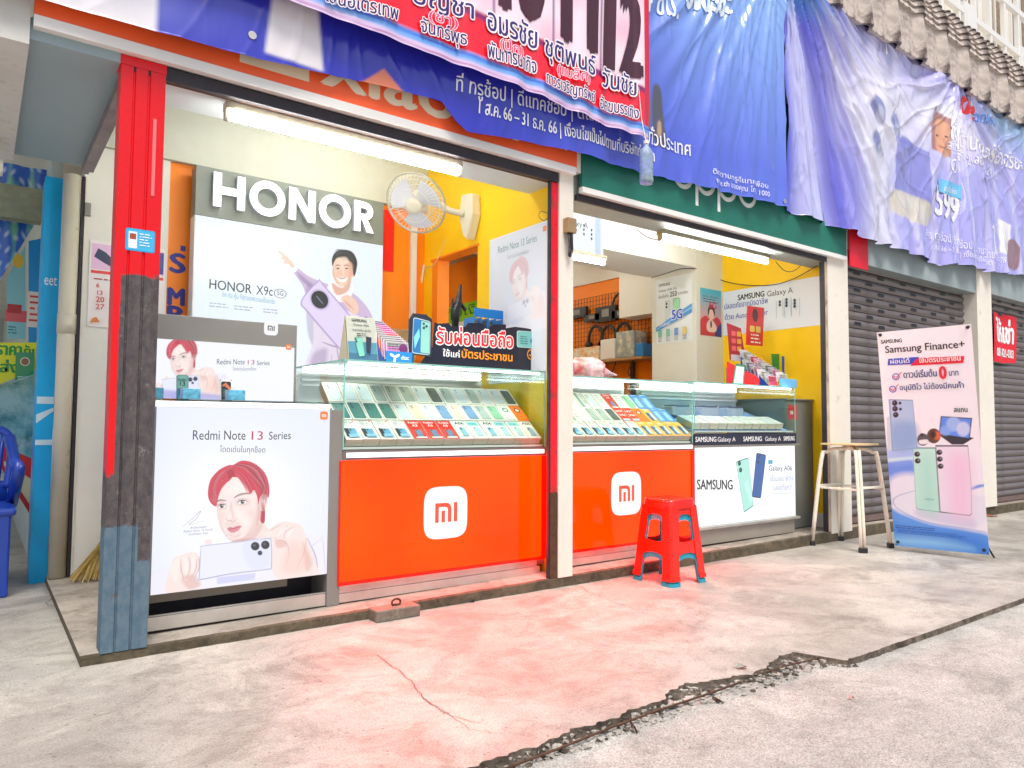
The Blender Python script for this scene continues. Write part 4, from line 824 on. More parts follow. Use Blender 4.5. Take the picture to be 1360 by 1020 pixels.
    P.poly([(120, 690), (140, 610), (160, 555), (210, 535), (262, 523), (290, 545), (298, 600), (262, 660), (300, 700), (240, 720), (130, 735)], c(hx('f4e2de')), 1.6); P.ell(340, 470, 20, 15, c(hx('f4e2de')), 1.4)
    for q in ([(195, 560), (200, 620), (215, 668)], [(238, 548), (245, 600), (228, 660)], [(280, 560), (275, 610), (245, 668)], [(290, 545), (292, 600), (262, 672)]): P.stroke(q, 5, c(hx('c8968c')), 1.8, .8)
    for q, col, sf, al in (([(640, 430), (672, 408), (664, 430), (640, 440)], 'fbeeea', 4, .8), ([(690, 440), (712, 405), (745, 388), (735, 410), (705, 440)], 'fbeeea', 4, .8), ([(742, 440), (756, 410), (790, 396), (780, 420), (752, 450)], 'fbeeea', 4, .8), ([(690, 460), (740, 465), (745, 490), (700, 500)], 'dcaea4', 7, .6), ([(830, 470), (862, 520), (880, 590), (850, 620), (838, 540)], 'e0b4aa', 9, .6),
        ([(140, 620), (165, 565), (190, 552), (186, 620), (170, 680)], 'fbeeea', 7, .7), ([(205, 560), (232, 548), (236, 610), (222, 640)], 'fbeeea', 6, .7), ([(250, 545), (272, 540), (272, 590), (256, 630)], 'fbeeea', 5, .7), ([(200, 660), (262, 640), (300, 690), (240, 716)], 'dcaea4', 8, .6), ([(470, 462), (560, 450), (600, 455), (560, 470), (480, 474)], 'c9968e', 5, .6)):
        P.poly(q, c(hx(col)), sf, al)
    for q in ([(646, 432), (652, 427), (658, 430)], [(700, 446), (706, 440), (712, 444)], [(214, 664), (222, 668), (230, 662)]): P.stroke(q, 5, c(hx('f8dcd6')), 1.2, .9)
    P.poly([(300, 500), (306, 489), (500, 467), (655, 450), (668, 458), (672, 530), (670, 605), (655, 614), (450, 640), (302, 668), (291, 655), (294, 580)], c(hx('b4b4d6')), 1.3); P.poly([(303, 503), (310, 493), (500, 471), (652, 455), (664, 463), (667, 530), (665, 600), (652, 609), (450, 634), (306, 661), (296, 650), (299, 580)], c(hx('e9ebfb')), 1.3)
    P.poly([(520, 480), (640, 462), (655, 590), (560, 605)], c(hx('dfe2f8')), 10, .8)
    for cx, cy, r in ((584, 492, 21), (637, 485, 21), (609, 527, 11)): P.ell(cx, cy, r+2, r+2, c(hx('8c90b4')), 1.2); P.ell(cx, cy, r, r, c(hx('15171f')), 1.2); P.ell(cx-r*.2, cy-r*.2, r*.35, r*.35, c(hx('4a5272')), 2)
    P.poly([(385, 655), (585, 632), (580, 665), (385, 690)], c(hx('c9cbf6')), 3, .8, sm=False)
# ================================================================== left counter
M_BODY = M_GREYLAM
ct = empty('display_counter', (1.0, .4, .04), label='grey counter with a lit white front showing a red-haired man', cat='counter')
g = G(); g.box(.585, 1.395, .165, .62, .205, .958); g.box(.575, .588, .16, .62, .05, .958); g.box(1.334, 1.397, .149, .64, .045, .958); g.build('cabinet', M_BODY, ct, bevel=.003)
g = G(); g.box(.589, 1.333, .15, .17, .96, .982); g.build('lit_edge', mat('white_lit_edge', (.8, .8, .8), .3, emit=(1, 1, 1), strength=1.3), ct); g = G(); g.box(.575, 1.40, .145, .66, .9825, .992); g.build('counter_top', glassmat('top_glass', (.75, .85, .85)), ct)
g = G(); g.box(.58, 1.333, .158, .20, .05, .105); g.box(.58, 1.333, .155, .16, .109, .112); g.build('base_rail', M_ALU, ct, bevel=.002)
g = G(); g.box(.60, 1.20, .30, .33, .13, .2); g.build('inner_box', mat('beige_board', (.5, .44, .36), .6), ct); g = G(); g.box(.588, 1.333, .34, .60, .05, .2); g.build('plinth', MATS['dark_metal'], ct)
P = Pic(.589, .197, 1.332, .958, 440, 450)
u_, v_ = (P.X-.589)/.743, (P.Y-.197)/.76; P.A[...] = mixc(hx('e6ebfb'), hx('fbfcff'), np.exp(-((u_-.45)/.4)**2-((v_-.45)/.4)**2)); P.blend(.35*l01(.15, 0, v_), hx('ccd4f6'))
T6 = cropT(190, 600, 3.922, dict(Y=.148), lambda p: (p[0], p[2])); portrait(P, T6)
P.stroke([(205, 390), (255, 350), (300, 308), (275, 350), (240, 380), (318, 360)], 3, hx('6a7080'), 1, .8)
P.build('lit_panel', M_LIT, FY(.148), ct)
sh = Sheet(FY(.1475)); tw(sh, 'Redmi Note', (256, 584), (326, 584), .148, INK, h=.040); tw(sh, '13', (334, 584), (349, 584), .148, hx('c02040'), h=.038); tw(sh, 'Series', (357, 584), (386, 583), .148, INK, h=.036); tw(sh, 'โดดเด่นในทุกช็อต', (292, 600), (352, 601), .148, hx('4a4e66'), h=.036)
q = at(430, 552, Y=.148); sh.mi(q[0], q[2], .019, hx('f08020'), WHT)
q = at(243, 703, Y=.148)
for k, t in enumerate(('Ambassador', 'Redmi Note 13 Series', 'Southeast Asia')): sh.text(t, q[0]+.06, q[2]-.013*k, .013, hx('7a80a0'), align='c')
sh.build('panel_lettering', M_LIT, ct)
# sign box standing on it
bx = empty('sign_box', (.95, .46, .992), label='grey-topped lit sign box standing on the left counter', cat='sign box')
g = G(); g.box(.56, 1.275, .452, .50, .995, 1.382); g.build('box_body', M_BODY, bx, bevel=.003)
P = Pic(.565, 1.0, 1.262, 1.268, 240, 92); P.A[...] = hx('f2f4ff'); 
T5 = cropT(190, 400, 4.636, dict(Y=.449), lambda p: (p[0], p[2]))
Tb = lambda p: T5(np.atleast_2d(np.asarray(p, float))*np.array([.60, .60])+np.array([-60, 187])); portrait(P, Tb); P.T = lambda p: np.asarray(p, float)
P.poly([(.565, 1.0), (.95, 1.0), (.93, 1.02), (.75, 1.035), (.565, 1.04)], hx('a9a6e4'), 5, .8); P.build('lit_panel', M_LIT, FY(.449), bx)
sh = Sheet(FY(.4485)); tw(sh, 'Redmi Note', (288, 484), (325, 484), .448, INK, h=.026); tw(sh, '13', (329, 484), (338, 484), .448, hx('c02040'), h=.022); tw(sh, 'Series', (341, 485), (358, 485), .448, INK, h=.022); tw(sh, 'โดดเด่นในทุกช็อต', (309, 492), (340, 492), .448, hx('4a4e66'), h=.022)
q = at(383, 461, Y=.449); sh.mi(q[0], q[2], .014, hx('f08020'), WHT); sh.build('panel_lettering', M_LIT, bx)
sh = Sheet(FY(.4515)); q = at(360, 436, Y=.451); sh.mi(q[0], q[2], .034, (.9, .9, .92), hx('303438')); sh.build('logo_plate', M_LIT, bx)
# small telephone display cards on the counter glass
def card(x0, x1, y, z0, z1, c0, label, pr):
    t = empty('display_card', ((x0+x1)/2, y, z0), label=label, cat='display card'); g = G(); g.obox(Fr((0, y+.02, 0), (1, 0, 0), (0, .12, 1)), x0, x1, z0, z1, -.004, 0, c=c0); fr = Fr((0, y+.02, 0), (1, 0, 0), (0, .12, 1))
    g.build('card_back', M_PRINT, t); sh = Sheet(fr, .0004); pr(sh); sh.build('card_print', M_GLOSSP, t); g = G(); g.box(x0-.01, x1+.012, y-.03, y+.03, z0-.001, z0+.045); g.build('stand', mat('clear_blue_stand', (.12, .38, .55), .15, var=.5, vscale=30), t, bevel=.002)
def pr1(sh):
    x0, x1, z0, z1 = .712, .762, 1.0, 1.115; sh.rr(x0, z0, x1, z1, .012, hx('3f7d80')); sh.rr(x0+.003, z0+.003, x1-.003, z1-.003, .01, hx('6fa79c')); sh.rect(x0+.003, z0+.01, x1-.003, z0+.05, hx('3b7fae')); sh.text('13', (x0+x1)/2, z0+.065, .03, INK, 'c'); sh.text('Redmi', (x0+x1)/2, z0+.088, .015, INK, 'c'); sh.lines(x0+.008, z0+.05, .03, 4, .008, INK)
card(.712, .762, .25, .994, 1.11, hx('2e5f62'), 'green telephone-shaped card on a stand in the middle of the left counter', pr1)
def pr2(sh):
    x0, x1, z0, z1 = .90, .95, 1.0, 1.10; sh.rr(x0, z0, x1, z1, .01, hx('e8e4dc')); sh.rr(x0+.003, z0+.003, x1-.003, z1-.008, .008, hx('24343a')); sh.poly([(x0+.003, z1-.03), (x0+.025, z1-.012), (x1-.003, z1-.04), (x1-.003, z1-.055), (x0+.02, z1-.03)], hx('c8744a')); sh.lines(x0+.01, z0+.05, .03, 4, .009, hx('6d7d80'))
card(.90, .95, .25, .994, 1.10, hx('30383c'), 'dark telephone-shaped card on a blue stand at the right end of the left counter', pr2)
def pr3(sh):
    x0, x1, z0, z1 = .565, .615, 1.0, 1.11; sh.rr(x0, z0, x1, z1, .01, hx('262a55')); sh.rr(x0+.003, z0+.003, x1-.003, z1-.003, .008, hx('45489e')); sh.text('13', .592, z0+.06, .034, WHT, 'c'); sh.lines(x0+.008, z0+.045, .03, 3, .009, WHT)
card(.565, .615, .25, .994, 1.11, hx('26285a'), 'dark blue telephone-shaped card next to the red post', pr3)
# ================================================================== red lit counters
def redcounter(x0, x1, zt, lx, lz, label, zb=.139, bl=.075, z0=.05, xr=None):
    t = empty('display_counter', ((x0+x1)/2, .4, z0), label=label, cat='counter')
    g = G(); g.box(x0-.005, x1+.004, .17, .80, .10, zt+.04); g.build('cabinet', M_BODY, t)
    g = G(); g.box(x0, x1, .149, .168, zb, zt); g.build('lit_front', M_LITRED, t, bevel=.004)
    g = G(); g.box(x1-.030, x1+.002, .1405, .1485, zb-.006, zt); g.box(x0-.002, x0+.006, .1405, .1485, zb-.006, zt); g.box(x0+.0065, x1-.0305, .1415, .1485, zb-.006, zb+.010); g.build('red_frame', mat('red_frame_plastic', (.75, .008, .0), .2), t, bevel=.002)
    g = G(); g.box(x0-.004, x1+.004, .152, .169, zt+.0005, zt+.049); g.build('top_band', mat('brown_grey_band', (.15, .125, .12), .4), t); g = G(); g.box(x0+.035, x1-.012, .146, .1515, zt+.014, zt+.036); g.build('lit_edge', mat('white_lit_edge', (.8, .8, .8), .3), t)
    g = G(); g.box(x0+.0, x1-.05, .160, .1695, z0+.045, zb-.002); g.box(x0+.0, x1-.03, .158, .21, z0+.001, z0+.043); g.build('base_rail', M_ALU, t, bevel=.002)
    sh = Sheet(FY(.1485)); sh.mi(lx, lz, .131, (1, 1, 1), (1, .055, 0)); sh.build('logo_plate', M_LIT, t)
    return t
redcounter(1.385, 2.632, .717, 1.972, .437, 'red lit counter with a white logo in the left shop')
redcounter(2.75, 3.922, .725, 3.282, .468, 'red lit counter with a white logo behind the red stool', zb=.15, z0=.065)
# samsung counter
t = empty('display_counter', (4.5, .4, .08), label='white lit counter with a telephone advert in the right shop', cat='counter')
g = G(); g.box(3.935, 5.12, .17, .72, .12, .82); g.box(3.925, 5.16, .13, .169, .745, .758); g.build('cabinet', M_BODY, t)
g = G(); g.box(3.93, 5.135, .12, .19, .185, .203); g.build('bottom_lip', M_ALU, t, bevel=.002); g = G(); g.box(3.93, 5.09, .145, .21, .082, .184); g.build('base_rail', mat('base_alu', (.40, .37, .32), .45, .5, var=.1), t)
P = Pic(3.935, .205, 5.115, .742, 200, 90); P.grad(lambda u, v: mixc(hx('f4fbfb'), hx('ffffff'), v)); P.build('lit_panel', mat('x', (0, 0, 0)) if 0 else printmat('backlit_bright', .25, 1.15*EXPF), FY(.150), t)
sh = Sheet(FY(.1495)); tw(sh, 'SAMSUNG', (926, 650), (973, 650), .149, hx('1a1a22'), bold=.03, h=.068)
def phone(sh, c4, body, edge, cams, r=.014, ccol=hx('1b2430'), scr=None):
    "a telephone seen from behind on a print: 4 corners (bl, br, tr, tl)"
    P_ = np.array(c4, float); 
    def rc(P_, k=.10):
        out = []
        for i in range(4):
            a, b, c = P_[i-1], P_[i], P_[(i+1) % 4]; w_ = min(np.linalg.norm(b-a), np.linalg.norm(c-b))*k*1.4
            p, q = b+(a-b)/np.linalg.norm(a-b)*w_, b+(c-b)/np.linalg.norm(c-b)*w_
            out += [tuple((1-t)**2*p+2*t*(1-t)*b+t*t*q) for t in (0, .33, .66, 1)]
        return out
    ctr = P_.mean(0); sh.poly(rc(P_), edge); sh.poly(rc(ctr+(P_-ctr)*.955), body)
    if scr: sh.poly(rc(ctr+(P_-ctr)*.9), scr)
    u, v = P_[1]-P_[0], P_[3]-P_[0]
    for a, b in cams: q = P_[0]+u*a+v*b; sh.ell(q[0], q[1], r, r, ccol, n=12); sh.ell(q[0]-r*.2, q[1]+r*.2, r*.4, r*.4, hx('5a6a80'), n=8)
pp = lambda pts, Y: [tuple(at(x, y, Y=Y)[[0, 2]]) for x, y in pts]
phone(sh, pp([(988, 681), (1001, 672), (994, 607), (977, 613)], .149), hx('a6ded2'), hx('5a9a94'), [(.3, .93), (.3, .80)], .018)
q = pp([(984, 676), (995, 668)], .149); sh.line([pp([(990, 640)], .149)[0], pp([(998, 666)], .149)[0]], .05, hx('b8e8dc'))
phone(sh, pp([(998, 660), (1010, 662), (1017, 604), (1004, 601)], .149), hx('21579c'), hx('10254a'), [(.25, .92), (.25, .8)], .013)
tw(sh, 'Galaxy A06', (1020, 625), (1051, 625), .149, hx('283a5c'), bold=.01, h=.052); tw(sh, 'เชื่อมจอบาลัดใจ', (1022, 639), (1052, 638), .149, hx('4458a0'), h=.05); tw(sh, 'ปลอดภัยกว่า', (1026, 651), (1051, 650), .149, hx('4458a0'), h=.05); tw(sh, 'Care and secure', (1027, 657), (1049, 656), .149, hx('7a86b4'), h=.02)
q = pp([(1021, 613)], .149)[0]; sh.rect(q[0]-.02, q[1]-.018, q[0]+.035, q[1]+.012, hx('3fa0c0'))
sh.build('panel_lettering', printmat('backlit_bright'), t)
# ================================================================== telephone boxes
BOXES = []
def lid_print(kind):
    fr = Fr((0, 0, 0), (1, 0, 0), (0, 1, 0)); W, D, c0 = .084, .150, {'red': hx('e2352c'), 'yellow': hx('f2b84a'), 'orange': hx('ef7a2c'), 'blue': hx('4a90d8'), 'teal': hx('9cc8d0')}.get(kind, hx('ecebe4'))
    sh = Sheet(fr, .0455); sh.rect(.001, .001, W-.001, D-.001, c0)
    def ph(a0, b0, a1, b1, c, e=hx('33484a'), cams=2):
        phone(sh, [(a0, b0), (a1, b0), (a1, b1), (a0, b1)], c, e, [(.25, .9-.13*k) for k in range(cams)], .0045)
    if kind == 'pair': ph(.012, .02, .034, .085, hx('20242c')); ph(.030, .014, .066, .080, hx('5aa4cc')); sh.rect(.02, .012, .07, .035, hx('8cc4e4')); sh.lines(.012, .13, .05, 2, .014, hx('7a8088')); sh.rect(.062, .128, .074, .136, hx('e25a4a'))
    elif kind == 'red': sh.text('Redmi', .042, .125, .022, WHT, 'c', bold=.02); sh.text('A3', .042, .098, .026, WHT, 'c', bold=.02); ph(.026, .012, .06, .072, hx('6a86a8'), cams=1); sh.rect(.012, .003, .072, .012, hx('eceadf'))
    elif kind == 'a06': sh.text('A06', .02, .118, .034, hx('20242c'), bold=.02); ph(.03, .02, .062, .092, hx('8cc4d4')); sh.lines(.02, .016, .05, 1, .01, hx('7a8088'))
    elif kind == 'a06teal': sh.rr(.008, .108, .076, .142, .004, hx('8fd0d4')); sh.text('A06', .018, .116, .026, hx('44808c')); ph(.03, .02, .066, .095, hx('b9dbe4'), hx('6f9aa6'), 1)
    elif kind == 'grey': ph(.012, .012, .074, .134, hx('aebcb4'), hx('6a7670'), 3)
    elif kind == 'dark': ph(.010, .012, .074, .134, hx('566460'), hx('28302e'), 3)
    elif kind == 'greenblue': ph(.008, .010, .076, .138, hx('4f8480'), hx('2a4a4c'), 3)
    elif kind == 'blueph': ph(.010, .012, .074, .134, hx('7a9cc4'), hx('3a4c6a'), 2)
    elif kind == 'green': ph(.010, .012, .074, .134, hx('8cc4a0'), hx('3f6a50'), 3)
    elif kind == 'round': ph(.012, .012, .074, .134, hx('dfe6e2'), hx('8a9a92'), 0); sh.ring(.043, .10, .013, .020, hx('37513f'))
    elif kind == 'orange': sh.ring(.043, .10, .013, .020, hx('8a1a1c')); sh.ell(.043, .10, .012, .012, hx('f0e6da'))
    elif kind == 'pale': ph(.014, .012, .072, .130, hx('d6e2e6'), hx('a4b2b8'), 2)
    elif kind == 'peach': ph(.014, .012, .072, .130, hx('f0d8c0'), hx('c8a080'), 2)
    elif kind == 'yellow': ph(.020, .012, .044, .10, hx('3a6aa4')); ph(.042, .012, .070, .10, hx('c8d8e0')); sh.lines(.014, .125, .05, 2, .012, WHT)
    elif kind == 'blue': ph(.014, .012, .06, .120, hx('9cc8f0'), hx('2a5a9c'), 2); sh.lines(.014, .135, .05, 1, .012, WHT)
    elif kind == 'slim': ph(.014, .006, .040, .142, hx('8fb0a6'), hx('4a6a60'), 2); sh.lines(.048, .12, .03, 5, .02, hx('9aa0a0'))
    elif kind == 'hot': sh.rect(.001, .001, W-.001, D-.001, hx('e8442c')); sh.text('HOT', .042, .10, .03, WHT, 'c', bold=.02); sh.text('SALE', .042, .06, .028, WHT, 'c', bold=.02); sh.rect(.012, .008, .072, .03, hx('b8d0ea'))
    else: sh.lines(.014, .12, .055, 4, .02, hx('9aa6ac'))
    return sh
LBL = {'pair': 'white box showing black-and-blue telephones', 'red': 'red box with white lettering', 'a06': 'white box with bold dark lettering', 'a06teal': 'white box with pale teal patch', 'grey': 'box showing pale grey telephone', 'dark': 'box showing dark grey telephone',
       'greenblue': 'box showing dark teal telephone', 'blueph': 'box showing steel blue telephone', 'green': 'box showing mint green telephone', 'round': 'pale box with dark ring', 'orange': 'orange box with dark red ring', 'pale': 'white box showing very pale telephone', 'peach': 'white box showing peach telephone',
       'yellow': 'yellow box showing two telephones', 'blue': 'blue box showing pale telephone', 'slim': 'white box showing slim green telephone', 'hot': 'red sale box', 'plain': 'white box with fine print'}
ORD = 'first second third fourth fifth sixth seventh eighth ninth tenth eleventh twelfth thirteenth fourteenth'.split()
PROTO = {}
def phone_box(kind, x, y, z, tilt, where, w_=1., rz=0.):
    lab = LBL[kind]+', '+where
    if kind in PROTO: t = copy_tree(PROTO[kind])
    else:
        t = lempty('phone_box', cat='box'); PROTO[kind] = t
        g = G(); g.box(0, .084, 0, .150, 0, .045, c=(.78, .72, .62)); g.build('carton', mat('carton', (.62, .55, .45), .6, var=.05), t, bevel=.0015); lid_print(kind).build('lid_print', M_GLOSSP, t)
    t['label'] = lab; t['category'] = 'box'; t['group'] = 'telephone boxes '+where.split(' from left ')[1]
    t.location = (x, y, z); t.rotation_euler = (math.radians(tilt)+rng.randn()*.008, 0, rz+rng.randn()*.012); t.scale = (w_, 1, 1); BOXES.append(t); return t
def glasscase(x0, x1, z0, z1, y0, y1, label, right=True, left=True, back=True, led=None):
    t = empty('glass_case', ((x0+x1)/2, (y0+y1)/2, z0), label=label, cat='glass case')
    g = G(); g.box(x0+.006, x1-.006, y0, y0+.005, z0, z1-.008); g.build('pane', M_GLASS, t)
    g = G(); g.box(x0, x1, y0-.001, y1, z1-.0075, z1); g.build('pane', M_GLASS, t)
    if left: g = G(); g.box(x0, x0+.005, y0+.006, y1, z0, z1-.008); g.build('pane', M_GLASS, t)
    if right: g = G(); g.box(x1-.005, x1, y0+.006, y1, z0, z1-.008); g.build('pane', M_GLASS, t)
    g = G(); E = M_GEDGE
    g.box(x0-.001, x1+.001, y0-.004, y0-.0012, z1-.0085, z1+.0005); g.box(x0-.0035, x0-.0005, y0-.004, y1, z1-.008, z1)
    if left: g.box(x0-.001, x0+.0055, y0-.003, y0-.0005, z0, z1-.009)
    if right: g.box(x1-.0055, x1+.001, y0-.003, y0-.0005, z0, z1-.009)
    g.build('glass_edge', E, t)
    g = G(); g.box(x0+.01, x1-.01, y0+.01, y1-.01, z0+.001, z0+.012); g.build('case_floor', M_WHITEPL, t)
    if back:
        g = G(); g.box(x0+.01, x1-.01, y1-.012, y1-.004, z0+.012, z1-.03); g.build('back_panel', mat('case_back', (.82, .86, .84), .3), t)
        g = G()
        for k, zz in enumerate((z1-.045, z1-.075, z1-.105)): g.box(x0+.02, x1-.05, y1-.035-.01*k, y1-.013, zz, zz+.012)
        g.build('shelf_line', M_WHITEPL, t)  # stacked white bars give shape to shelf lines reflected in the glass
    g = G(); g.box(x0+.03, x1-.03, y1-.03, y1-.018, z1-.024, z1-.012); g.box(x0+.03, x1-.03, y0+.012, y0+.022, z1-.020, z1-.010); g.build('light_strip', led or M_LED, t)
    return t
glasscase(1.398, 2.628, .768, 1.2, .15, .80, 'glass display case full of telephone boxes in the left shop')
TI = 38
r1 = ['pair']*4+['red']*3+['a06', 'a06teal', 'a06', 'a06teal', 'a06teal', 'a06']; r2 = ['greenblue']*4+['pale', 'peach', 'pale', 'blueph', 'peach', 'blueph', 'grey', 'green', 'round', 'orange']; r3 = ['pale', 'pale', 'pale', 'grey', 'grey', 'grey', 'pale', 'dark', 'grey', 'pale', 'grey', 'pale', 'pale', 'dark']
for i, k in enumerate(r1): phone_box(k, 1.415+i*.0915, .175, .782, TI, ORD[i]+' from left in front row, left shop case', 1.06)
for i, k in enumerate(r2): phone_box(k, 1.42+i*.0855, .300, .878, TI, ORD[i]+' from left in middle row, left shop case')
for i, k in enumerate(r3): phone_box(k, 1.42+i*.0855, .415, .972, TI+4, ORD[i]+' from left in back row, left shop case')
wall('tray', [(1.41, 2.62, .31, .36, .78, .87), (1.41, 2.62, .43, .47, .78, .96)], M_WHITEPL)
tt = bpy.data.objects['tray']; tt['kind'] = 'thing'; tag(tt, 'stepped white tray under the boxes in the left shop case', 'tray')
glasscase(2.75, 3.912, .775, 1.185, .15, .80, 'glass display case above the red counter in the right shop')
r1 = ['pair']*8+['yellow']*5; r2 = ['slim', 'slim', 'slim', 'plain', 'grey', 'grey', 'dark', 'hot', 'hot', 'orange', 'yellow', 'blue', 'blue']; r3 = ['slim', 'grey', 'slim', 'plain', 'slim', 'pale', 'plain', 'red', 'plain', 'green', 'blue', 'blue']
for i, k in enumerate(r1): phone_box(k, 2.77+i*.0875, .175, .79, TI, ORD[i]+' from left in front row, right shop case')
for i, k in enumerate(r2): phone_box(k, 2.77+i*.0875, .300, .880, TI, ORD[i]+' from left in middle row, right shop case')
for i, k in enumerate(r3): phone_box(k, 2.77+i*.0875, .415, .970, TI+4, ORD[i]+' from left in back row, right shop case')
o = wall('tray', [(2.77, 3.90, .31, .36, .79, .87), (2.77, 3.90, .43, .47, .79, .96)], M_WHITEPL); o['kind'] = 'thing'; tag(o, 'stepped white tray under the boxes in the right shop case', 'tray')
gc = glasscase(3.93, 5.125, .845, 1.195, .15, .70, 'blue-lit glass display case above the white lit counter', led=M_LEDB)
g = G(); g.box(3.925, 5.128, .143, .149, .76, .838); g.build('name_strip', mat('navy_strip', (.02, .025, .05), .35), gc)
sh = Sheet(FY(.1425)); 
for x, t_, b_ in ((3.90, 'SAMSUNG', 1), (4.17, 'Galaxy A', 0), (4.46, 'SAMSUNG', 1), (4.72, 'Galaxy A', 0), (4.955, 'SAMSUNG', 1)):
    wd = {4.955: .145}.get(x, .22 if b_ else .2); sh.text(t_, max(x, 3.935), .782, 1, WHT, width=wd, height=.034 if b_ else .042, bold=.02*b_)
sh.build('strip_lettering', M_PRINT, gc)
g = G(); g.box(3.94, 5.11, .30, .62, .848, .858, c=hx('a8c8f2')); g.add([(3.95, .2, .86), (5.1, .2, .86), (5.1, .62, 1.02), (3.95, .62, 1.02)], [(0, 1, 2, 3)], c=hx('94bcf0')); g.build('sloping_tray', M_PRINT, gc)
for i in range(11): phone_box('plain' if i % 3 else 'pale', 3.96+i*.098, .20, .868, 21, ORD[i]+' from left on blue sloping tray')
for i, x in enumerate((4.10, 4.42, 4.72)):
    t = empty('demo_phone', (x, .45, 1.0), label=['display telephone lying on its grey block, left in the blue-lit case', 'display telephone lying on its grey block, middle of the blue-lit case', 'display telephone lying on its grey block, right in the blue-lit case'][i], cat='telephone')
    g = G(); g.box(x-.10, x+.10, .40, .52, .965, 1.03); g.build('block', mat('grey_block', (.35, .38, .46), .5), t, bevel=.004); g = G(); g.box(x-.08, x+.08, .395, .50, 1.031, 1.042); g.build('phone_body', mat('dark_phone', (.05, .07, .16), .2), t, bevel=.004)
cb = empty('side_cabinet', (5.3, .4, .08), label='grey cabinet with a small red logo at the right end of the counters', cat='cabinet')
g = G(); g.box(5.135, 5.515, .24, .80, .085, 1.10); g.build('cabinet_body', mat('grey_green_laminate', (.17, .18, .16), .45, var=.05), cb, bevel=.003); g = G(); g.box(5.12, 5.528, .23, .81, 1.1005, 1.112); g.build('cabinet_top', M_GREYLAM, cb)
sh = Sheet(FY(.2395)); sh.rect(5.17, .945, 5.29, 1.06, hx('c83038')); sh.mi(5.22, 1.0, .035, WHT, WHT, box=False); sh.build('logo', M_PRINT, cb)
# ================================================================== back of the left shop
Y_H = 1.46
hb = empty('brand_light_box', (1.6, 1.5, 1.2), label='tall lit sign box with big raised white letters on the orange wall', cat='sign box')
g = G(); g.box(1.0, 2.232, Y_H+.003, 1.575, 1.0, 2.13); g.build('box_body', M_WHITEPL, hb); g = G(); g.box(1.0, 2.232, Y_H, 1.575, 2.132, 2.432); g.build('header', mat('grey_header', (.20, .225, .20), .4, var=.05), hb)
P = Pic(1.005, 1.0, 2.228, 2.128, 460, 425); P.grad(lambda u, v: mixc(hx('eef6ff'), hx('dfefff'), np.abs(u-.5)*1.2))
T4 = cropT(190, 100, 3.188, dict(Y=Y_H), lambda p: (p[0], p[2])); P.T = T4
SU, SUD = hx('cdb8d8'), hx('9d86b0')
P.poly([(632, 825), (648, 812), (700, 850), (770, 880), (830, 900), (900, 930), (960, 1000), (980, 1080), (975, 1300), (700, 1300), (720, 1180), (760, 1060), (700, 980), (680, 900)], SU, 1.3)
P.poly([(700, 880), (760, 940), (790, 1040), (740, 1160), (700, 1100), (690, 960)], SUD, 5, .5); P.poly([(740, 1000), (900, 1010), (960, 1120), (960, 1260), (700, 1260), (720, 1130)], hx('e9dcee'), 4, .9)
for q, sf in (([(650, 835), (690, 860), (740, 900), (720, 905), (670, 870)], 6), ([(820, 960), (860, 1000), (880, 1060), (850, 1040)], 8), ([(720, 1180), (780, 1160), (760, 1260), (710, 1260)], 12), ([(900, 1150), (950, 1130), (955, 1230), (920, 1240)], 12)): P.poly(q, SUD, sf, .55)
for q in ([(660, 850), (700, 890)], [(700, 885), (720, 930), (712, 960)], [(735, 890), (760, 920)], [(790, 930), (770, 990)], [(800, 1180), (790, 1280)], [(870, 1180), (880, 1280)]): P.stroke(q, 4, hx('8a72a0'), 2, .6)
P.stroke([(760, 1130), (830, 1150), (900, 1120)], 9, SUD, 2, .8); P.stroke([(820, 1150), (830, 1230), (810, 1290)], 8, SUD, 2, .8); P.stroke([(870, 1090), (920, 1160), (950, 1240)], 10, hx('7a5f80'), 3, .7)
P.stroke([(650, 830), (700, 880), (735, 900)], 7, SUD, 2, .7); P.poly([(625, 815), (640, 805), (655, 820), (640, 835)], hx('eef2fb'), 1.2)
P.poly([(640, 805), (612, 770), (575, 742), (572, 748), (590, 765), (582, 772), (598, 785), (592, 795), (615, 800), (630, 815)], hx('f0c8b0'), 1.1)
P.poly([(790, 880), (835, 860), (885, 870), (880, 940), (830, 960), (780, 920)], hx('f7f4f6'), 2); P.poly([(800, 880), (845, 900), (880, 850), (870, 910), (820, 930)], hx('e2aa92'), 3, .9)
P.poly([(808, 790), (803, 840), (818, 880), (842, 895), (868, 880), (886, 840), (888, 790), (860, 760), (825, 762)], hx('f4cfb8'), 1.1)
P.ell(892, 838, 9, 17, hx('eebfa6'), 1.2, 1, 10)
P.poly([(802, 808), (800, 775), (815, 750), (845, 738), (885, 748), (906, 785), (903, 825), (893, 850), (886, 818), (876, 790), (850, 782), (828, 775), (812, 785)], hx('1a1c22'), 1.1); P.stroke([(812, 765), (840, 752), (880, 765)], 5, hx('4a5060'), 2, .6)
for q, col, sf, al in (([(806, 800), (812, 850), (826, 882), (815, 870), (803, 840)], 'd9a48c', 4, .7), ([(868, 790), (888, 800), (884, 850), (864, 884), (872, 840)], 'd9a48c', 5, .7), ([(820, 775), (858, 770), (870, 792), (824, 796)], 'fbdcc8', 5, .8), ([(838, 800), (846, 800), (848, 835), (840, 838)], 'fbe0d0', 3, .8), ([(818, 832), (832, 830), (832, 848), (820, 848)], 'f4b8a0', 5, .6), ([(856, 830), (874, 828), (872, 848), (858, 850)], 'f4b8a0', 5, .6)): P.poly(q, hx(col), sf, al)
for k in range(40): u = k/39; P.stroke([(812+30*u, 742+6*math.sin(k)), (850+34*u, 748+10*u), (884+20*u, 790+40*u)], 1.8, hx(('0c0d12', '3c4250', '23262e')[k % 3]), 1, .7)
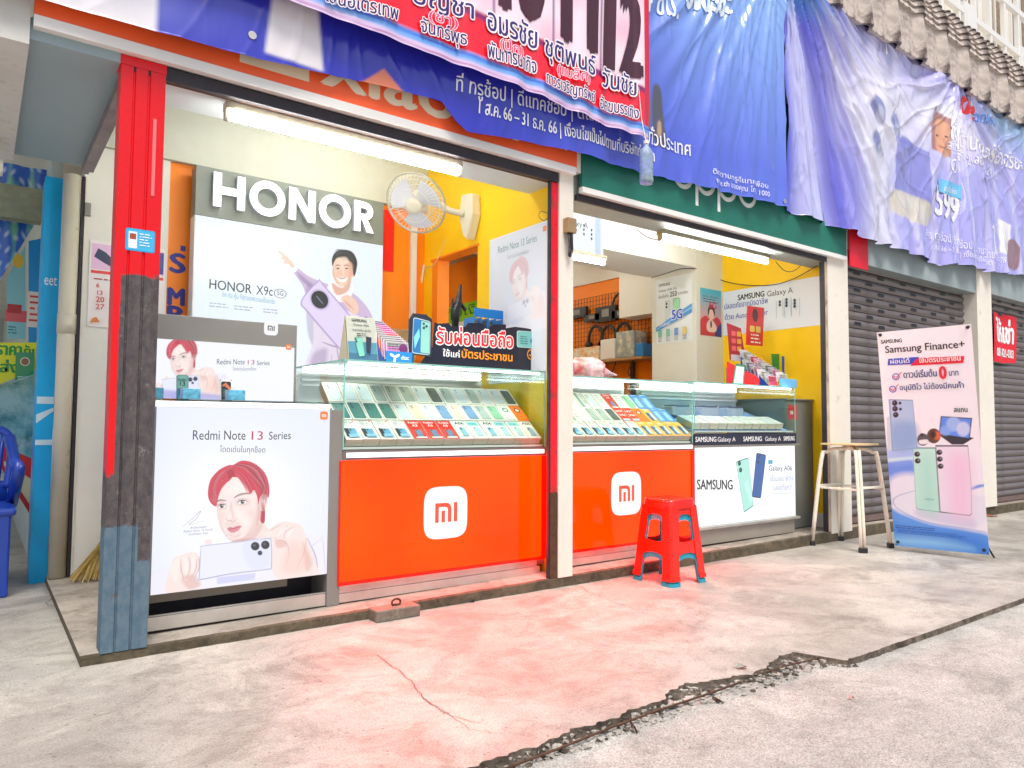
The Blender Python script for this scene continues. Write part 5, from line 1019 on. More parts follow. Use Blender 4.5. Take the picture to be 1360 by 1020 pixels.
for k in range(12): u = k/11; P.stroke([(846-34*u, 742+4*u), (815-12*u, 762+8*u), (806, 790+8*u)], 1.6, hx(('0c0d12', '3c4250')[k % 2]), 1, .7)
for cx in (825, 862): P.stroke([(cx-11, 808), (cx, 803), (cx+11, 808)], 3.5, hx('3a2a26'), 1); P.ell(cx, 818, 6, 3, hx('2a1c1a'), 1)
P.stroke([(842, 815), (838, 838), (848, 842)], 4, hx('d09a82'), 1.3, .8); P.poly([(818, 852), (842, 862), (868, 852), (858, 872), (840, 876), (826, 868)], hx('fbf6f4'), 1); P.stroke([(816, 851), (842, 862), (870, 850)], 3, hx('b0605a'), 1)
P.poly([(742, 868), (668, 955), (700, 1010), (830, 1160), (850, 1175), (920, 1080), (905, 1050), (760, 880)], hx('b9a2d2'), 1.2); P.poly([(744, 874), (674, 956), (704, 1004), (832, 1152), (850, 1166), (914, 1080), (900, 1052), (760, 888)], hx('e4d6f4'), 1.2)
P.ell(748, 950, 40, 48, hx('cdb9e4'), 1.2, 1, -35); P.ell(748, 950, 34, 40, hx('15171e'), 1.2, 1, -35); P.stroke([(735, 935), (762, 968)], 5, hx('8a90a8'), 1)
P.poly([(838, 945), (868, 930), (905, 960), (912, 1000), (890, 1012), (868, 985)], hx('f2ccb8'), 1.2); [P.stroke([(x, 950+8*k), (x+22, 975+9*k)], 4, hx('cf9680'), 1.2, .8) for k, x in enumerate((848, 858, 870))]
P.build('lit_panel', M_LIT, FY(Y_H), hb)
sh = Sheet(FY(Y_H-.0006)); tw(sh, 'HONOR', (278, 383), (334, 390), Y_H, INK, bold=.01, h=.058); tw(sh, 'X9c', (340, 391), (362, 393), Y_H, INK, h=.058); tw(sh, '5G', (368, 392), (376, 393), Y_H, INK, h=.032)
q = at(372, 390, Y=Y_H); sh.ring(q[0], q[2], .036, .040, INK, ry=.75); tw(sh, 'ถึก ทน คุ้ม ที่สุดของความแข็งแกร่ง', (295, 394), (365, 404), Y_H, hx('4a9ab4'), h=.045)
for x, y in ((277, 403), (310, 407), (348, 411)): q = at(x, y, Y=Y_H); sh.lines(q[0], q[2], .12, 2, .018, hx('a2b0bc'), x)
sh.build('panel_lettering', M_LIT, hb)
# raised letters
def ringpoly(cx, cz, r, w_, n=36):
    return [(cx+r*math.cos(t), cz+r*math.sin(t)) for t in np.linspace(0, 2*math.pi, n+1)[:-1]], [(cx+(r-w_)*math.cos(t), cz+(r-w_)*math.sin(t)) for t in np.linspace(0, 2*math.pi, n+1)[:-1]]
M_LET = mat('raised_letter_face', (.9, .9, .9), .3, emit=(1, 1, 1), strength=1.0); M_LETS = mat('raised_letter_side', (.62, .64, .74), .4)
zl, hl, w_ = 2.192, .208, .046
def letter(polys, name='letter'):
    g = G()
    for pts in polys:
        if isinstance(pts, tuple):
            o_, i_ = pts; n = len(o_); V = [(x, Y_H-d, z) for d in (.002, .035) for L2 in (o_, i_) for x, z in L2]
            g.add(V, [(2*n+i, 2*n+(i+1) % n, 3*n+(i+1) % n, 3*n+i)[::-1] for i in range(n)], 0)
            g.add(V, [(i, (i+1) % n, 2*n+(i+1) % n, 2*n+i) for i in range(n)]+[(n+i, 3*n+i, 3*n+(i+1) % n, n+(i+1) % n) for i in range(n)], 1)
        else:
            k = len(g.f); g.prism(FY(Y_H), pts, .002, .035, 1); 
            g.m[k+1] = 0
    return g.build(name, [M_LET, M_LETS], hb)
R_ = lambda a0, b0, a1, b1: [(a0, b0), (a1, b0), (a1, b1), (a0, b1)]
x = 1.092; letter([R_(x, zl, x+w_, zl+hl), R_(x+.14, zl, x+.14+w_, zl+hl), R_(x+w_+.0005, zl+.08, x+.1395, zl+.08+w_)])
x = 1.416; letter([ringpoly(x, zl+hl/2, .111, w_)])
x = 1.552; letter([R_(x, zl, x+w_, zl+hl), R_(x+.128, zl, x+.128+w_, zl+hl), [(x+w_+.0005, zl+hl), (x+w_+.0005, zl+hl-.085), (x+.1275, zl), (x+.1275, zl+.085)]])
x = 1.862; letter([ringpoly(x, zl+hl/2, .111, w_)])
x = 1.998
arc = [(x+.075+.062*math.cos(t), zl+.143+.062*math.sin(t)) for t in np.linspace(-math.pi/2, math.pi/2, 12)]; arci = [(x+.075+.02*math.cos(t), zl+.143+.02*math.sin(t)) for t in np.linspace(math.pi/2, -math.pi/2, 8)]
letter([R_(x, zl, x+w_, zl+hl), [(x+w_+.0005, zl+.081)]+arc+[(x+w_+.0005, zl+hl), (x+w_+.0005, zl+.163)]+arci+[(x+w_+.0005, zl+.123)], [(x+.058, zl+.0805), (x+.10, zl+.0805), (x+.145, zl), (x+.095, zl)]])
wall('red_stripe', [(2.31, 2.392, 1.612, 1.619, 1.99, 2.435)], mat('red_gloss', (.85, .01, .01), .4))
o = wall('conduit', [(2.527, 2.572, 1.595, 1.619, .06, 2.47)], M_WHITEPL); o['kind'] = 'thing'; tag(o, 'white plastic conduit running up the orange back wall', 'conduit')
# vertical wall lettering, peeping out left of the sign box
sh = Sheet(FY(1.6188)); BL = hx('1c1f8c')
for t_, x_, z_, h_ in (('S', .905, 1.80, .115), ('I', .905, 1.935, .03), ('M', .905, 1.60, .10), ('B', .905, 1.49, .10)):
    a, b = {'S': (.905, .985), 'I': (.96, .985), 'M': (.90, .985), 'B': (.90, .985)}[t_]
    sh.text(t_, a, z_, 1, BL, width=b-a, height=h_, bold=.05)
wl_ = empty('wall_lettering', (.94, 1.618, 1.5), label='dark blue letters on the orange wall beside the sign box', cat='lettering'); sh.build('lettering_piece', M_PRINT, wl_)
cl = empty('wall_calendar', (.68, 1.6, 1.4), label='paper calendar with a shoe picture hanging behind the red post', cat='calendar')
g = G(); g.box(.478, .872, 1.597, 1.602, 1.43, 1.925, c=hx('f2ecec')); g.build('paper', M_PRINT, cl)
sh = Sheet(FY(1.5965)); sh.rect(.487, 1.76, .863, 1.905, hx('e9c4e6')); sh.poly([(.50, 1.83), (.52, 1.88), (.56, 1.86), (.60, 1.82), (.62, 1.785), (.60, 1.775), (.55, 1.80)], hx('3a4464')); sh.rect(.79, 1.77, .863, 1.9, hx('3a4a9c')); sh.rect(.487, 1.735, .863, 1.752, hx('e2484a')); sh.lines(.50, 1.70, .33, 1, .02, hx('a03030'))
for r_, row in enumerate(((6, 7, 8, 9, 10), (13, 14, 15, 16, 17), (20, 21, 22, 23, 24), (27, 28, 29, 30, 31))):
    for c_, d in enumerate(row): sh.text(str(d), .515+c_*.068, 1.655-r_*.042, .036+.008*(r_ > 1), hx('d03038') if c_ == 0 or d in (10, 17, 24, 31) else hx('3a3c8c'), bold=.01)
sh.poly([(.49, 1.45), (.50, 1.475), (.52, 1.485), (.54, 1.455)], hx('d8884a')); sh.build('print', M_PRINT, cl)
g = G(); g.box(.445, .475, 1.585, 1.604, 2.055, 2.13); tag(g.build('wall_socket', M_GREYLAM, bevel=.003), 'small grey box on the white wall left of the red post', 'socket')
br = empty('broom', (.60, 1.5, .04), label='straw broom head leaning in the passage behind the red post', cat='broom')
g = G()
for k in range(240):
    a = rng.rand(); g.tube([(.70+.02*rng.randn(), 1.50+.02*rng.randn(), .38+.03*rng.rand()), (.60+.1*(a-.5), 1.48+.03*rng.randn(), .2), (.52+.30*(a-.3), 1.46+.05*rng.randn(), .045+.01*rng.rand())], .0022, 3)
o = g.build('bristles', mat('straw', (.50, .36, .12), .8, var=.3, vscale=20), br); o['kind'] = 'stuff'; g = G(); g.tube([(.70, 1.5, .36), (.76, 1.55, 1.1)], .011, 8); g.build('handle', mat('cane', (.5, .35, .18), .5), br, smooth=True)
# tube lamps
def tube_lamp(x0, x1, y, z, label, r=.016, group='tube lamps'):
    t = empty('tube_lamp', ((x0+x1)/2, y, z), label=label, cat='tube lamp', group=None)
    g = G(); g.prism(Fr((0, y, z), (0, 1, 0), (0, 0, 1)), [(-.03, .012), (.03, .012), (.022, .045), (-.022, .045)], x0, x1); g.build('housing', mat('lamp_housing', (.42, .39, .30), .4, .3, var=.1), t, bevel=.002)
    for x in (x0+.008, x1-.008): g = G(); g.box(x-.007, x+.007, y-.018, y+.018, z-.03, z+.012); g.build('end_cap', mat('lamp_housing'), t)
    g = G(); g.tube([(x0+.02, y-.0, z-.012), (x1-.02, y, z-.012)], r, 12); g.build('tube', M_TUBE, t, smooth=True)
tube_lamp(.80, 1.985, .07, 2.215, 'long double fluorescent lamp under the beam of the left shop')
g = G(); g.tube([(.83, .04, 2.218), (1.96, .04, 2.218)], .011, 10); o = g.build('tube', M_TUBE, bpy.data.objects['tube_lamp'], smooth=True)
tube_lamp(3.65, 4.86, .20, 2.165, 'long fluorescent lamp under the beam of the right shop')
tube_lamp(3.40, 3.985, 1.08, 2.19, 'short fluorescent lamp under the small white telephone board')
# inner light above the shops (ceiling tubes deeper in, lit as the bright walls show)
tube_lamp(1.2, 2.3, .8, 2.86, 'ceiling fluorescent lamp deep in the left shop'); tube_lamp(3.3, 4.6, .7, 2.86, 'ceiling fluorescent lamp in the right shop'); tube_lamp(3.6, 5.0, 2.9, 2.80, 'ceiling fluorescent lamp in the rear room'); tube_lamp(3.6, 5.0, 5.4, 2.80, 'added unseen fluorescent lamp at the far end of the rear room')  # last lamp is unseen, added to brighten the rear room
# wall fan
fan = empty('wall_fan', (2.64, 1.05, 2.25), label='cream wall fan with wire cage on the yellow wall', cat='fan')
fc = np.array([2.235, 1.0, 2.315]); fn = np.array([-.61, -.445, -.55]); fn /= np.linalg.norm(fn); fu = np.cross((0, 0, 1.), fn); fu /= np.linalg.norm(fu); fv = np.cross(fn, fu); FF = Fr(fc, fu, fv)
M_FAN = mat('cream_plastic', (.75, .70, .56), .35); M_WIRE = mat('cage_wire', (.80, .80, .74), .35, .2)
g = G()
for sgn in (1, -1):
    for rr_ in ((.20, .0), (.172, .035), (.11, .05), (.055, .055)): g.tube([FF.pt(rr_[0]*math.cos(t), rr_[0]*math.sin(t), sgn*rr_[1]) for t in np.linspace(0, 2*math.pi, 41)], .0022 if rr_[1] else .006, 5, cap=False)
    for k in range(44):
        t = 2*math.pi*k/44; g.tube([FF.pt(r*math.cos(t+.25*(1-r/.20)), r*math.sin(t+.25*(1-r/.20)), sgn*h) for r, h in ((.20, 0), (.185, .027), (.135, .046), (.05, .056))], .0014, 4, cap=False)
g.build('cage', M_WIRE, fan)
g = G(); g.lathe([(.02, .062), (.045, .060), (.050, .05), (.050, .045)], fr=FF, n=24); g.build('front_cap', M_FAN, fan, smooth=True)
g = G()
for k in range(3):
    t0 = 2*math.pi*k/3+.4; V = []; 
    for r in (.035, .08, .13, .168):
        for j in range(6): a = t0+(j/5-.5)*(1.25+.2*math.sin(r*12)); V.append(FF.pt(r*math.cos(a), r*math.sin(a), -.018+.036*j/5))
    g.add(V, [(i*6+j, i*6+j+1, i*6+j+7, i*6+j+6) for i in range(3) for j in range(5)])
m_ = mat('fan_blade', (.70, .72, .82), .3); g.build('blade', m_, fan, smooth=True)
g = G(); g.tube([fc-fn*.03, fc-fn*.06, fc-fn*.15, fc-fn*.17], [.03, .065, .06, .03], 16); g.build('motor', M_FAN, fan, smooth=True)
g = G(); g.prism(FXl(2.648), [(-.90, 2.18), (-.86, 2.28), (-.87, 2.42), (-1.0, 2.44), (-1.03, 2.3), (-.98, 2.16), (-.93, 2.12)], 0, .07); g.build('wall_bracket', M_FAN, fan, bevel=.01); g = G(); g.tube([fc-fn*.15, (2.52, 1.05, 2.33), (2.58, .96, 2.3)], .022, 10); g.build('arm', M_FAN, fan, smooth=True)
# faded poster on the yellow wall
pw = empty('wall_poster', (2.645, .46, 1.2), label='large faded poster of a red-haired man on the yellow wall', cat='poster')
fr = FXl(2.6485); P = Pic(-.755, 1.15, -.165, 2.09, 150, 230); P.grad(lambda u, v: mixc(hx('e8edf8'), hx('dfe6f4'), v))
s_ = .59/960; Tp = lambda p: np.stack([-.755+(np.atleast_2d(p)[:, 0]+20)*s_, 1.99-(np.atleast_2d(p)[:, 1]+60)*s_*1.05], 1); portrait(P, Tp, .62); P.build('sheet', M_PRINT, fr, pw)
g = G(); g.box(2.6487, 2.6499, .165, .755, 1.15, 2.09); g.build('backing', M_WHITEPL, pw)
sh = Sheet(Fr((2.6480, 0, 0), (0, -1, 0))); sh.text('Redmi Note 13 Series', -.66, 1.985, 1, hx('6f9a9c'), width=.40, height=.045); sh.text('โดดเด่นในทุกช็อต', -.56, 1.93, 1, hx('a8b4bc'), width=.22, height=.035); sh.sq(-.185, 2.045, .016, .016, hx('e88a70')); sh.build('lettering', M_PRINT, pw)
# things seen at the back of the counter
def item(name, label, cat, parts, bevel=.002):
    bs = parts[0][1][0]; t = empty(name, ((bs[0]+bs[1])/2, (bs[2]+bs[3])/2, bs[4]), label=label, cat=cat)
    for pn, bxs, m in parts:
        g = G(); [g.box(*b) for b in bxs]; g.build(pn, m, t, bevel=bevel)
    return t
M_CARD = mat('brown_cardboard', (.42, .26, .12), .8, var=.15); M_BLUEPL = mat('blue_plastic', (.02, .22, .60), .35)
item('shelf_box', 'brown cardboard box against the orange wall by the conduit', 'box', [('carton', [(2.20, 2.36, 1.2, 1.4, 1.2, 1.52)], M_CARD), ('label_patch', [(2.26, 2.34, 1.197, 1.1995, 1.3, 1.42)], M_BLACK)])
item('shelf_box', 'narrow pale box beside the brown cardboard box', 'box', [('carton', [(2.09, 2.17, 1.25, 1.4, 1.2, 1.52)], M_WHITEPL)])
item('back_table', 'plain table behind the counter of the left shop', 'table', [('table_top', [(1.5, 2.6, 1.1, 1.55, 1.17, 1.195)], M_WHITEPL), ('leg', [(1.52, 1.56, 1.15, 1.19, .05, 1.169)], M_ALU), ('leg', [(2.54, 2.58, 1.15, 1.19, .05, 1.169)], M_ALU)])
q0, q1 = at(628, 409, Y=.62), at(692, 417, Y=.62)
dv = empty('leaflet_divider', (2.35, .62, 1.2), label='clear leaflet holder with a bright blue header behind the black sign', cat='holder')
g = G(); x0, x1 = q0[0], q1[0]; g.box(x0, x1, .60, .606, q0[2]-.055, q0[2]); g.build('header', mat('bright_blue', (.0, .24, .75), .35), dv)
for k in range(8): xx = x0+(x1-x0)*k/7; g = G(); g.box(xx-.002, xx+.002, .60, .72, 1.2, q0[2]-.056); g.build('divider', M_BLUEPL, dv)
g = G(); g.box(x0+.01, x0+(x1-x0)*.5, .64, .70, 1.2, q0[2]-.07); g.build('leaflets', M_CARD, dv)
hd = empty('phone_clamp', (2.1, .6, 1.2), label='black telephone clamp on a stand behind the black sign', cat='phone stand')
g = G(); q = [at(*p, Y=.6) for p in ((604, 440), (605, 412), (609, 400), (612, 378))]; g.tube(q, [.018, .03, .022, .008], 10); q = [at(*p, Y=.6) for p in ((600, 425), (601, 396))]; g.tube(q, .008, 8); g.tube([at(609, 400, Y=.6), at(618, 412, Y=.6)], .012, 8); g.build('clamp', M_BLACK, hd, smooth=True)
g = G(); g.tube([tuple(at(x, y, X=2.648)+np.array([-.012-.006*(k % 2), 0, 0])) for k, (x, y) in enumerate(((565, 352), (563, 372), (559, 395), (556, 420), (557, 440)))], .008, 8); o = g.build('light_stick', M_WHITEPL); tag(o, 'white jointed stick hanging on a wire in the yellow corner', 'cable')
def wire(pts, r, m, label, nm='cable', cat='cable'):
    g = G(); g.tube([tuple(p) for p in smooth_open(pts, 6)], r, 6); return tag(g.build(nm, m, smooth=True), label, cat)
wire([at(592, 318, X=2.62), at(585, 335, X=2.63), at(576, 352, X=2.64), at(565, 356, X=2.64)], .0025, M_FAN, 'thin cream wire from the fan down the yellow wall')
wire([at(x, y, X=2.60) for x, y in ((727, 283), (718, 281), (716, 288), (722, 293), (727, 290))], .002, M_DARK, 'small coil of dark wire by the top of the faded poster')
# ---- on top of the left glass case
ZC = 1.201
tc = empty('tent_card', (1.5, .24, ZC), label='silver tent card advert on the left end of the glass case', cat='display card')
fr = Fr((1.452, .22, ZC), (1, .0, 0), (0, .22, 1)); g = G(); g.obox(fr, 0, .158, 0, .232, -.003, 0); g.obox(Fr((1.452, .34, ZC), (1, 0, 0), (0, -.28, 1)), 0, .158, 0, .232, -.003, 0); g.build('board', mat('silver_board', (.55, .52, .42), .4), tc)
g = G(); g.add([(1.449, .222, ZC), (1.449, .34, ZC), (1.449, .273, ZC+.23)], [(0, 1, 2)]); g.build('side', mat('board_side', (.6, .55, .38), .5), tc)
sh = Sheet(fr, .0005); sh.rect(.002, .002, .156, .23, hx('a9aea2')); sh.rect(.002, .002, .156, .10, hx('4a7f94')); sh.rect(.002, .002, .156, .04, hx('3a6078')); sh.text('SAMSUNG', .03, .205, 1, INK, width=.08, height=.014, bold=.02); sh.text('Galaxy A06', .035, .183, 1, INK, width=.085, height=.014); sh.text('ฉลองคุ้มสุดใจ', .03, .155, 1, INK, width=.10, height=.018); sh.lines(.05, .14, .06, 2, .01, INK)
phone(sh, [(.055, .02), (.085, .026), (.078, .125), (.035, .12)], hx('6fb2a0'), hx('37685c'), [(.2, .9), (.2, .78)], .005); phone(sh, [(.095, .045), (.115, .04), (.128, .125), (.098, .128)], hx('2a3040'), hx('14161e'), []); sh.build('print', M_GLOSSP, tc)
rk = empty('leaflet_rack', (1.75, .35, ZC), label='blue stepped rack of pink and red sim packets on the left glass case', cat='rack')
g = G(); g.box(1.66, 1.81, .235, .24, ZC, ZC+.062); g.build('front_plate', M_BLUEPL, rk); g = G(); g.add([(1.658, .24, ZC), (1.658, .5, ZC), (1.64, .5, ZC+.26), (1.65, .45, ZC+.26)], [(0, 1, 2, 3)]); g.build('side_plate', mat('blue_side', (.05, .15, .65), .4), rk)
sh = Sheet(FY(.2345)); sh.text('dtac', 1.745, ZC+.022, 1, WHT, width=.045, height=.022)
for k in range(3): sh.ell(1.708+.017*math.cos(2.09*k+.5), ZC+.033+.015*math.sin(2.09*k+.5), .015, .007, WHT, rot=math.degrees(2.09*k+.5))
sh.build('logo', M_PRINT, rk)
cols = ['c988b8', 'b878a8', 'd9a0c8', 'e07040', 'e83a30', 'd84a88', 'c84890', 'b84090', 'd85aa0', '8a4888', '607080']
for k in range(11):
    y = .25+k*.022; z = ZC+.01+k*.0135; x = 1.672-k*.0035; sh = Sheet(Fr((x, y, z), (1, 0, 0), (0, .15, 1))); sh.rect(0, 0, .128, .105, hx('e8dce6')); sh.rect(.003, .003, .125, .102, hx(cols[k])); sh.rect(.003, .08, .06 if k > 3 else .125, .102, hx('8a9088')); sh.lines(.01, .09, .07, 3, .012, hx('55304a'), k)
    if k < 3: sh.ell(.095, .05, .024, .036, hx('f0c0a8')); sh.ell(.097, .07, .025, .028, hx('70306a'))
    o = sh.build('packet', M_GLOSSP, rk)
pc = empty('phone_cutout', (1.95, .33, ZC), label='upright blue telephone cut-out at the left end of the black sign', cat='sign')
ph_ = pp([(543, 470), (573, 474), (574, 424), (566, 418), (549, 416), (544, 424)], .30); g = G(); g.prism(FY(.30), ph_, -.012, .0); g.build('board', mat('navy_board', (.02, .03, .05), .4), pc)
sh = Sheet(FY(.2995)); phone(sh, pp([(547, 469), (571, 472), (572, 427), (549, 421)], .30), hx('2f78b4'), hx('cfdcdc'), []); phone(sh, pp([(558, 469), (570, 471), (571, 428), (559, 425)], .30), hx('8fcfc4'), hx('4a8088'), [(.3, .9), (.6, .84), (.3, .78)], .007); sh.poly(pp([(549, 448), (556, 436), (557, 447), (550, 464)], .30), hx('7fd0f0')); sh.build('print', M_GLOSSP, pc); g = G(); g.box(1.845, 1.96, .30, .36, ZC, ZC+.012); g.build('foot', M_BLACK, pc)
sg = empty('finance_sign', (2.3, .30, ZC), label='black cut-out sign with red and orange Thai lettering on the glass case', cat='sign')
ol = pp([(556, 487), (572, 489), (720, 492), (720, 483), (716, 480), (716, 440), (700, 436), (684, 434), (672, 436), (672, 431), (655, 431), (648, 436), (640, 429), (622, 429), (618, 434), (600, 434), (596, 429), (582, 430), (578, 428), (575, 460), (560, 480)], .31)
g = G(); g.prism(FY(.31), ol, -.010, 0); g.build('board', mat('black_sign', (.012, .014, .03), .35), sg); g = G(); g.box(1.9, 2.70, .30, .36, ZC, ZC+.008); g.build('foot', M_BLACK, sg)
sh = Sheet(FY(.3095)); tw(sh, 'รับผ่อนมือถือ', (580, 456), (681, 462), .31, hx('e8202c'), bold=.025, h=.10, outline=(.9, .9, .9), ow=.07); tw(sh, 'ใช้แค่', (588, 473), (610, 475), .31, WHT, bold=.02, h=.042); tw(sh, 'บัตรประชาชน', (613, 475), (680, 480), .31, hx('ff9a20'), bold=.025, h=.052)
c4 = pp([(686, 461), (711, 463), (711, 441), (686, 439)], .31); phone(sh, c4, hx('7cc4c4'), hx('e8f2f0'), []); q = pp([(706, 453)], .31)[0]; sh.ell(q[0], q[1], .012, .016, hx('3a4a60')); q = pp([(690, 447)], .31)[0]; sh.lines(q[0], q[1], .06, 4, .014, hx('3a7a80'))
q = pp([(705, 471)], .31)[0]; sh.ring(q[0], q[1], .026, .033, hx('f0a030')); sh.line([(q[0]-.015, q[1]), (q[0], q[1]-.015), (q[0]+.028, q[1]+.03)], .012, hx('f0a030')); sh.build('lettering', M_PRINT, sg)
g = G(); V = []; pr = [(.0, .0), (.09, .0), (.11, .05), (.08, .10), (.03, .12), (0, .06)]; g.prism(Fr((1.72, .52, ZC), (1, .3, 0), (0, 0, 1)), pr, 0, .16); tag(g.build('tape_dispenser', mat('teal_plastic', (.12, .26, .28), .3), bevel=.015), 'rounded dark teal box behind the sim packet rack', 'box')
# ================================================================== right shop
bd = empty('telephone_board', (3.8, 1.12, 2.3), label='small white telephone board hanging from the inner beam', cat='board')
g = G(); g.box(3.45, 3.99, 1.105, 1.128, 2.232, 2.60); g.build('board', M_WHITEPL, bd); sh = Sheet(FY(1.1045)); sh.rect(3.45, 2.232, 3.99, 2.6, hx('e8f2fc')); sh.rect(3.9, 2.24, 3.96, 2.58, hx('c4d6f6'))
q = at(765, 298, Y=1.1); q2 = at(780, 302, Y=1.1); sh.text('Galaxy A', q2[0]+.01, q[2]-.01, 1, INK, align='r', width=.24, height=.055)
for x, n, z in ((3.70, 2, 2.44), (3.78, 3, 2.455), (3.86, 3, 2.43)): [sh.ell(x, z-.035*k, .009, .012, hx('3a4048')) for k in range(n)]; sh.line([(x-.03, 2.24), (x-.03, 2.46)], .003, hx('bcd')) if 0 else None
sh.build('print', M_LIT, bd)
ps = empty('price_poster', (5.14, 1.35, 1.65), label='white 5G price poster on the left face of the pillar', cat='poster')
fr = Fr((5.1485, 0, 0), (0, -1, 0)); sh = Sheet(fr); a0, a1, b0, b1 = -1.60, -1.17, 1.655, 2.27; sh.rect(a0, b0, a1, b1, hx('e6eff6')); W_2 = a1-a0
sh.text('SAMSUNG', a0+.03, b1-.075, 1, INK, width=.14, height=.028, bold=.02); sh.text('Galaxy A26 5G', a0+.03, b1-.125, 1, INK, width=.22, height=.03); sh.text('ผ่อนเริ่มต้น', a0+.03, b1-.185, 1, INK, width=.12, height=.035); sh.text('253', a0+.17, b1-.185, 1, INK, width=.08, height=.045, bold=.02); sh.text('บาท/เดือน', a0+.27, b1-.18, 1, INK, width=.11, height=.03)
phone(sh, [(a0+.11, b1-.40), (a0+.17, b1-.40), (a0+.17, b1-.22), (a0+.11, b1-.22)], hx('d4e4e8'), hx('8a9ca4'), [(.35, .85), (.35, .68)], .012); phone(sh, [(a0+.21, b1-.38), (a0+.29, b1-.38), (a0+.29, b1-.21), (a0+.21, b1-.21)], hx('9cd8b0'), hx('3a6a6a'), [])
sh.poly([(a0, b1-.46), (a1, b1-.28), (a1, b1-.36), (a0, b1-.50)], hx('4f9ae0')); sh.poly([(a0, b1-.475), (a1, b1-.31), (a1, b1-.325), (a0, b1-.485)], hx('9cc8f2')); sh.text('5G', a0+.20, b1-.40, 1, hx('2a5ac8'), width=.12, height=.085, bold=.04, outline=(.9, .9, .95), ow=.08); sh.text('ลดสูงสุด', a0+.05, b1-.455, 1, WHT, width=.13, height=.04)
for k, c in enumerate(('6fc0a8', '7fc8b0', '7a9cd8', 'd8c060')): x = a0+.03+k*.10; phone(sh, [(x, b0+.06), (x+.045, b0+.06), (x+.045, b0+.13), (x, b0+.13)], hx(c), hx('4a6a80'), []); sh.lines(x, b0+.045, .05, 3, .014, hx('556070'), k)
sh.build('sheet', M_PRINT, ps)
ps = empty('girl_poster', (5.3, 1.128, 1.68), label='blue 5G poster of a person in red on the front of the pillar', cat='poster')
P = Pic(5.205, 1.705, 5.505, 2.135, 60, 86); P.grad(lambda u, v: mixc(hx('f0a090'), hx('4ab8d4'), np.clip(v*1.4-.3, 0, 1))); P.T = lambda p: np.asarray(p)*np.array([.3, .43])+np.array([5.205, 1.705])
P.poly([(0, .30), (.25, .42), (.42, .36), (.6, .36), (.8, .42), (1, .28), (1, 0), (0, 0)], hx('c83a40')); P.poly([(.7, .1), (1, .3), (1, 0), (.7, 0)], hx('2a3a7c')); P.ell(.52, .48, .13, .13, hx('f2c8b4')); P.poly([(.36, .42), (.36, .56), (.45, .66), (.58, .66), (.68, .56), (.68, .42), (.62, .5), (.58, .56), (.45, .56), (.41, .48)], hx('241c24')); P.poly([(.3, .25), (.5, .36), (.75, .22), (.7, .1), (.35, .1)], hx('f0d0c0')); P.ell(.5, .25, .04, .08, hx('2a2028')); P.build('sheet', M_PRINT, FY(1.1275), ps)
sh = Sheet(FY(1.127)); sh.text('5G', 5.33, 1.96, 1, hx('e03a50'), width=.10, height=.055, bold=.05); sh.text('จัดเต็ม แพ็คสุดคุ้ม', 5.24, 2.055, 1, hx('20406a'), width=.22, height=.03); sh.lines(5.24, 2.035, .22, 2, .022, hx('20406a')); sh.build('lettering', M_PRINT, ps)
wb = empty('wall_banner', (5.52, .65, 1.75), label='long white telephone banner on the yellow wall of the right shop', cat='banner')
fr = Fr((5.5285, 0, 0), (0, -1, 0)); P = Pic(-1.125, 1.72, -.155, 2.125, 120, 50); P.grad(lambda u, v: mixc(hx('dfeaf6'), hx('eef2f8'), u)); P.A[...] = P.A
zt = lambda a: 2.12; P.build('sheet', M_PRINT, fr, wb); sh = Sheet(Fr((5.5278, 0, 0), (0, -1, 0)))
def tl(t_, p0, p1, c, h, bold=0.):
    a, b = at(*p0, X=5.528), at(*p1, X=5.528); sh.text(t_, -a[1], a[2], 1, c, width=-b[1]+a[1], height=h, bold=bold)
tl('SAMSUNG', (980, 399), (1015, 392), INK, .05, .03); tl('Galaxy A', (1019, 394), (1053, 387), INK, .065); tl('ปลอดภัยจากมิจฉาชีพ', (962, 411), (1020, 402), hx('4050b0'), .055, .008); tl('ด้วย Auto Blocker', (963, 425), (1020, 416), hx('4050b0'), .055, .008)
for (x, y), n in (((1036, 401), 2), ((1045, 398), 3), ((1056, 399), 3)):
    for k in range(n): q = at(x, y+4*k, X=5.528); sh.ell(-q[1], q[2], .012, .014, hx('3a4650'))
    q = at(x-2, y-2, X=5.528); q2 = at(x-2, y+22, X=5.528); sh.line([(-q[1]-.02, q[2]), (-q[1]-.02, q2[2])], .005, hx('b4c4d0')); sh.line([(-q[1]+.06, q[2]), (-q[1]+.06, q2[2])], .005, hx('b4c4d0'))
sh.build('lettering', M_PRINT, wb)
wire([at(x, y, X=5.5) for x, y in ((925, 358), (958, 372), (985, 378), (1020, 379), (1050, 372), (1088, 352))], .004, M_DARK, 'dark cable looping across the yellow wall of the right shop'); wire([at(x, y, Y=1.10) for x, y in ((865, 369), (885, 363), (905, 357), (925, 357))], .004, M_DARK, 'dark cable across the upper pillar')
wire([at(x, y, Y=.24) for x, y in ((1030, 347), (1040, 358), (1050, 361), (1060, 356), (1066, 348))], .003, M_DARK, 'thin dark wire drooping from the right lamp'); wire([at(x, y, Y=.24) for x, y in ((846, 305), (858, 314), (870, 318), (879, 318))], .003, M_DARK, 'thin wire running to the left end of the right lamp')
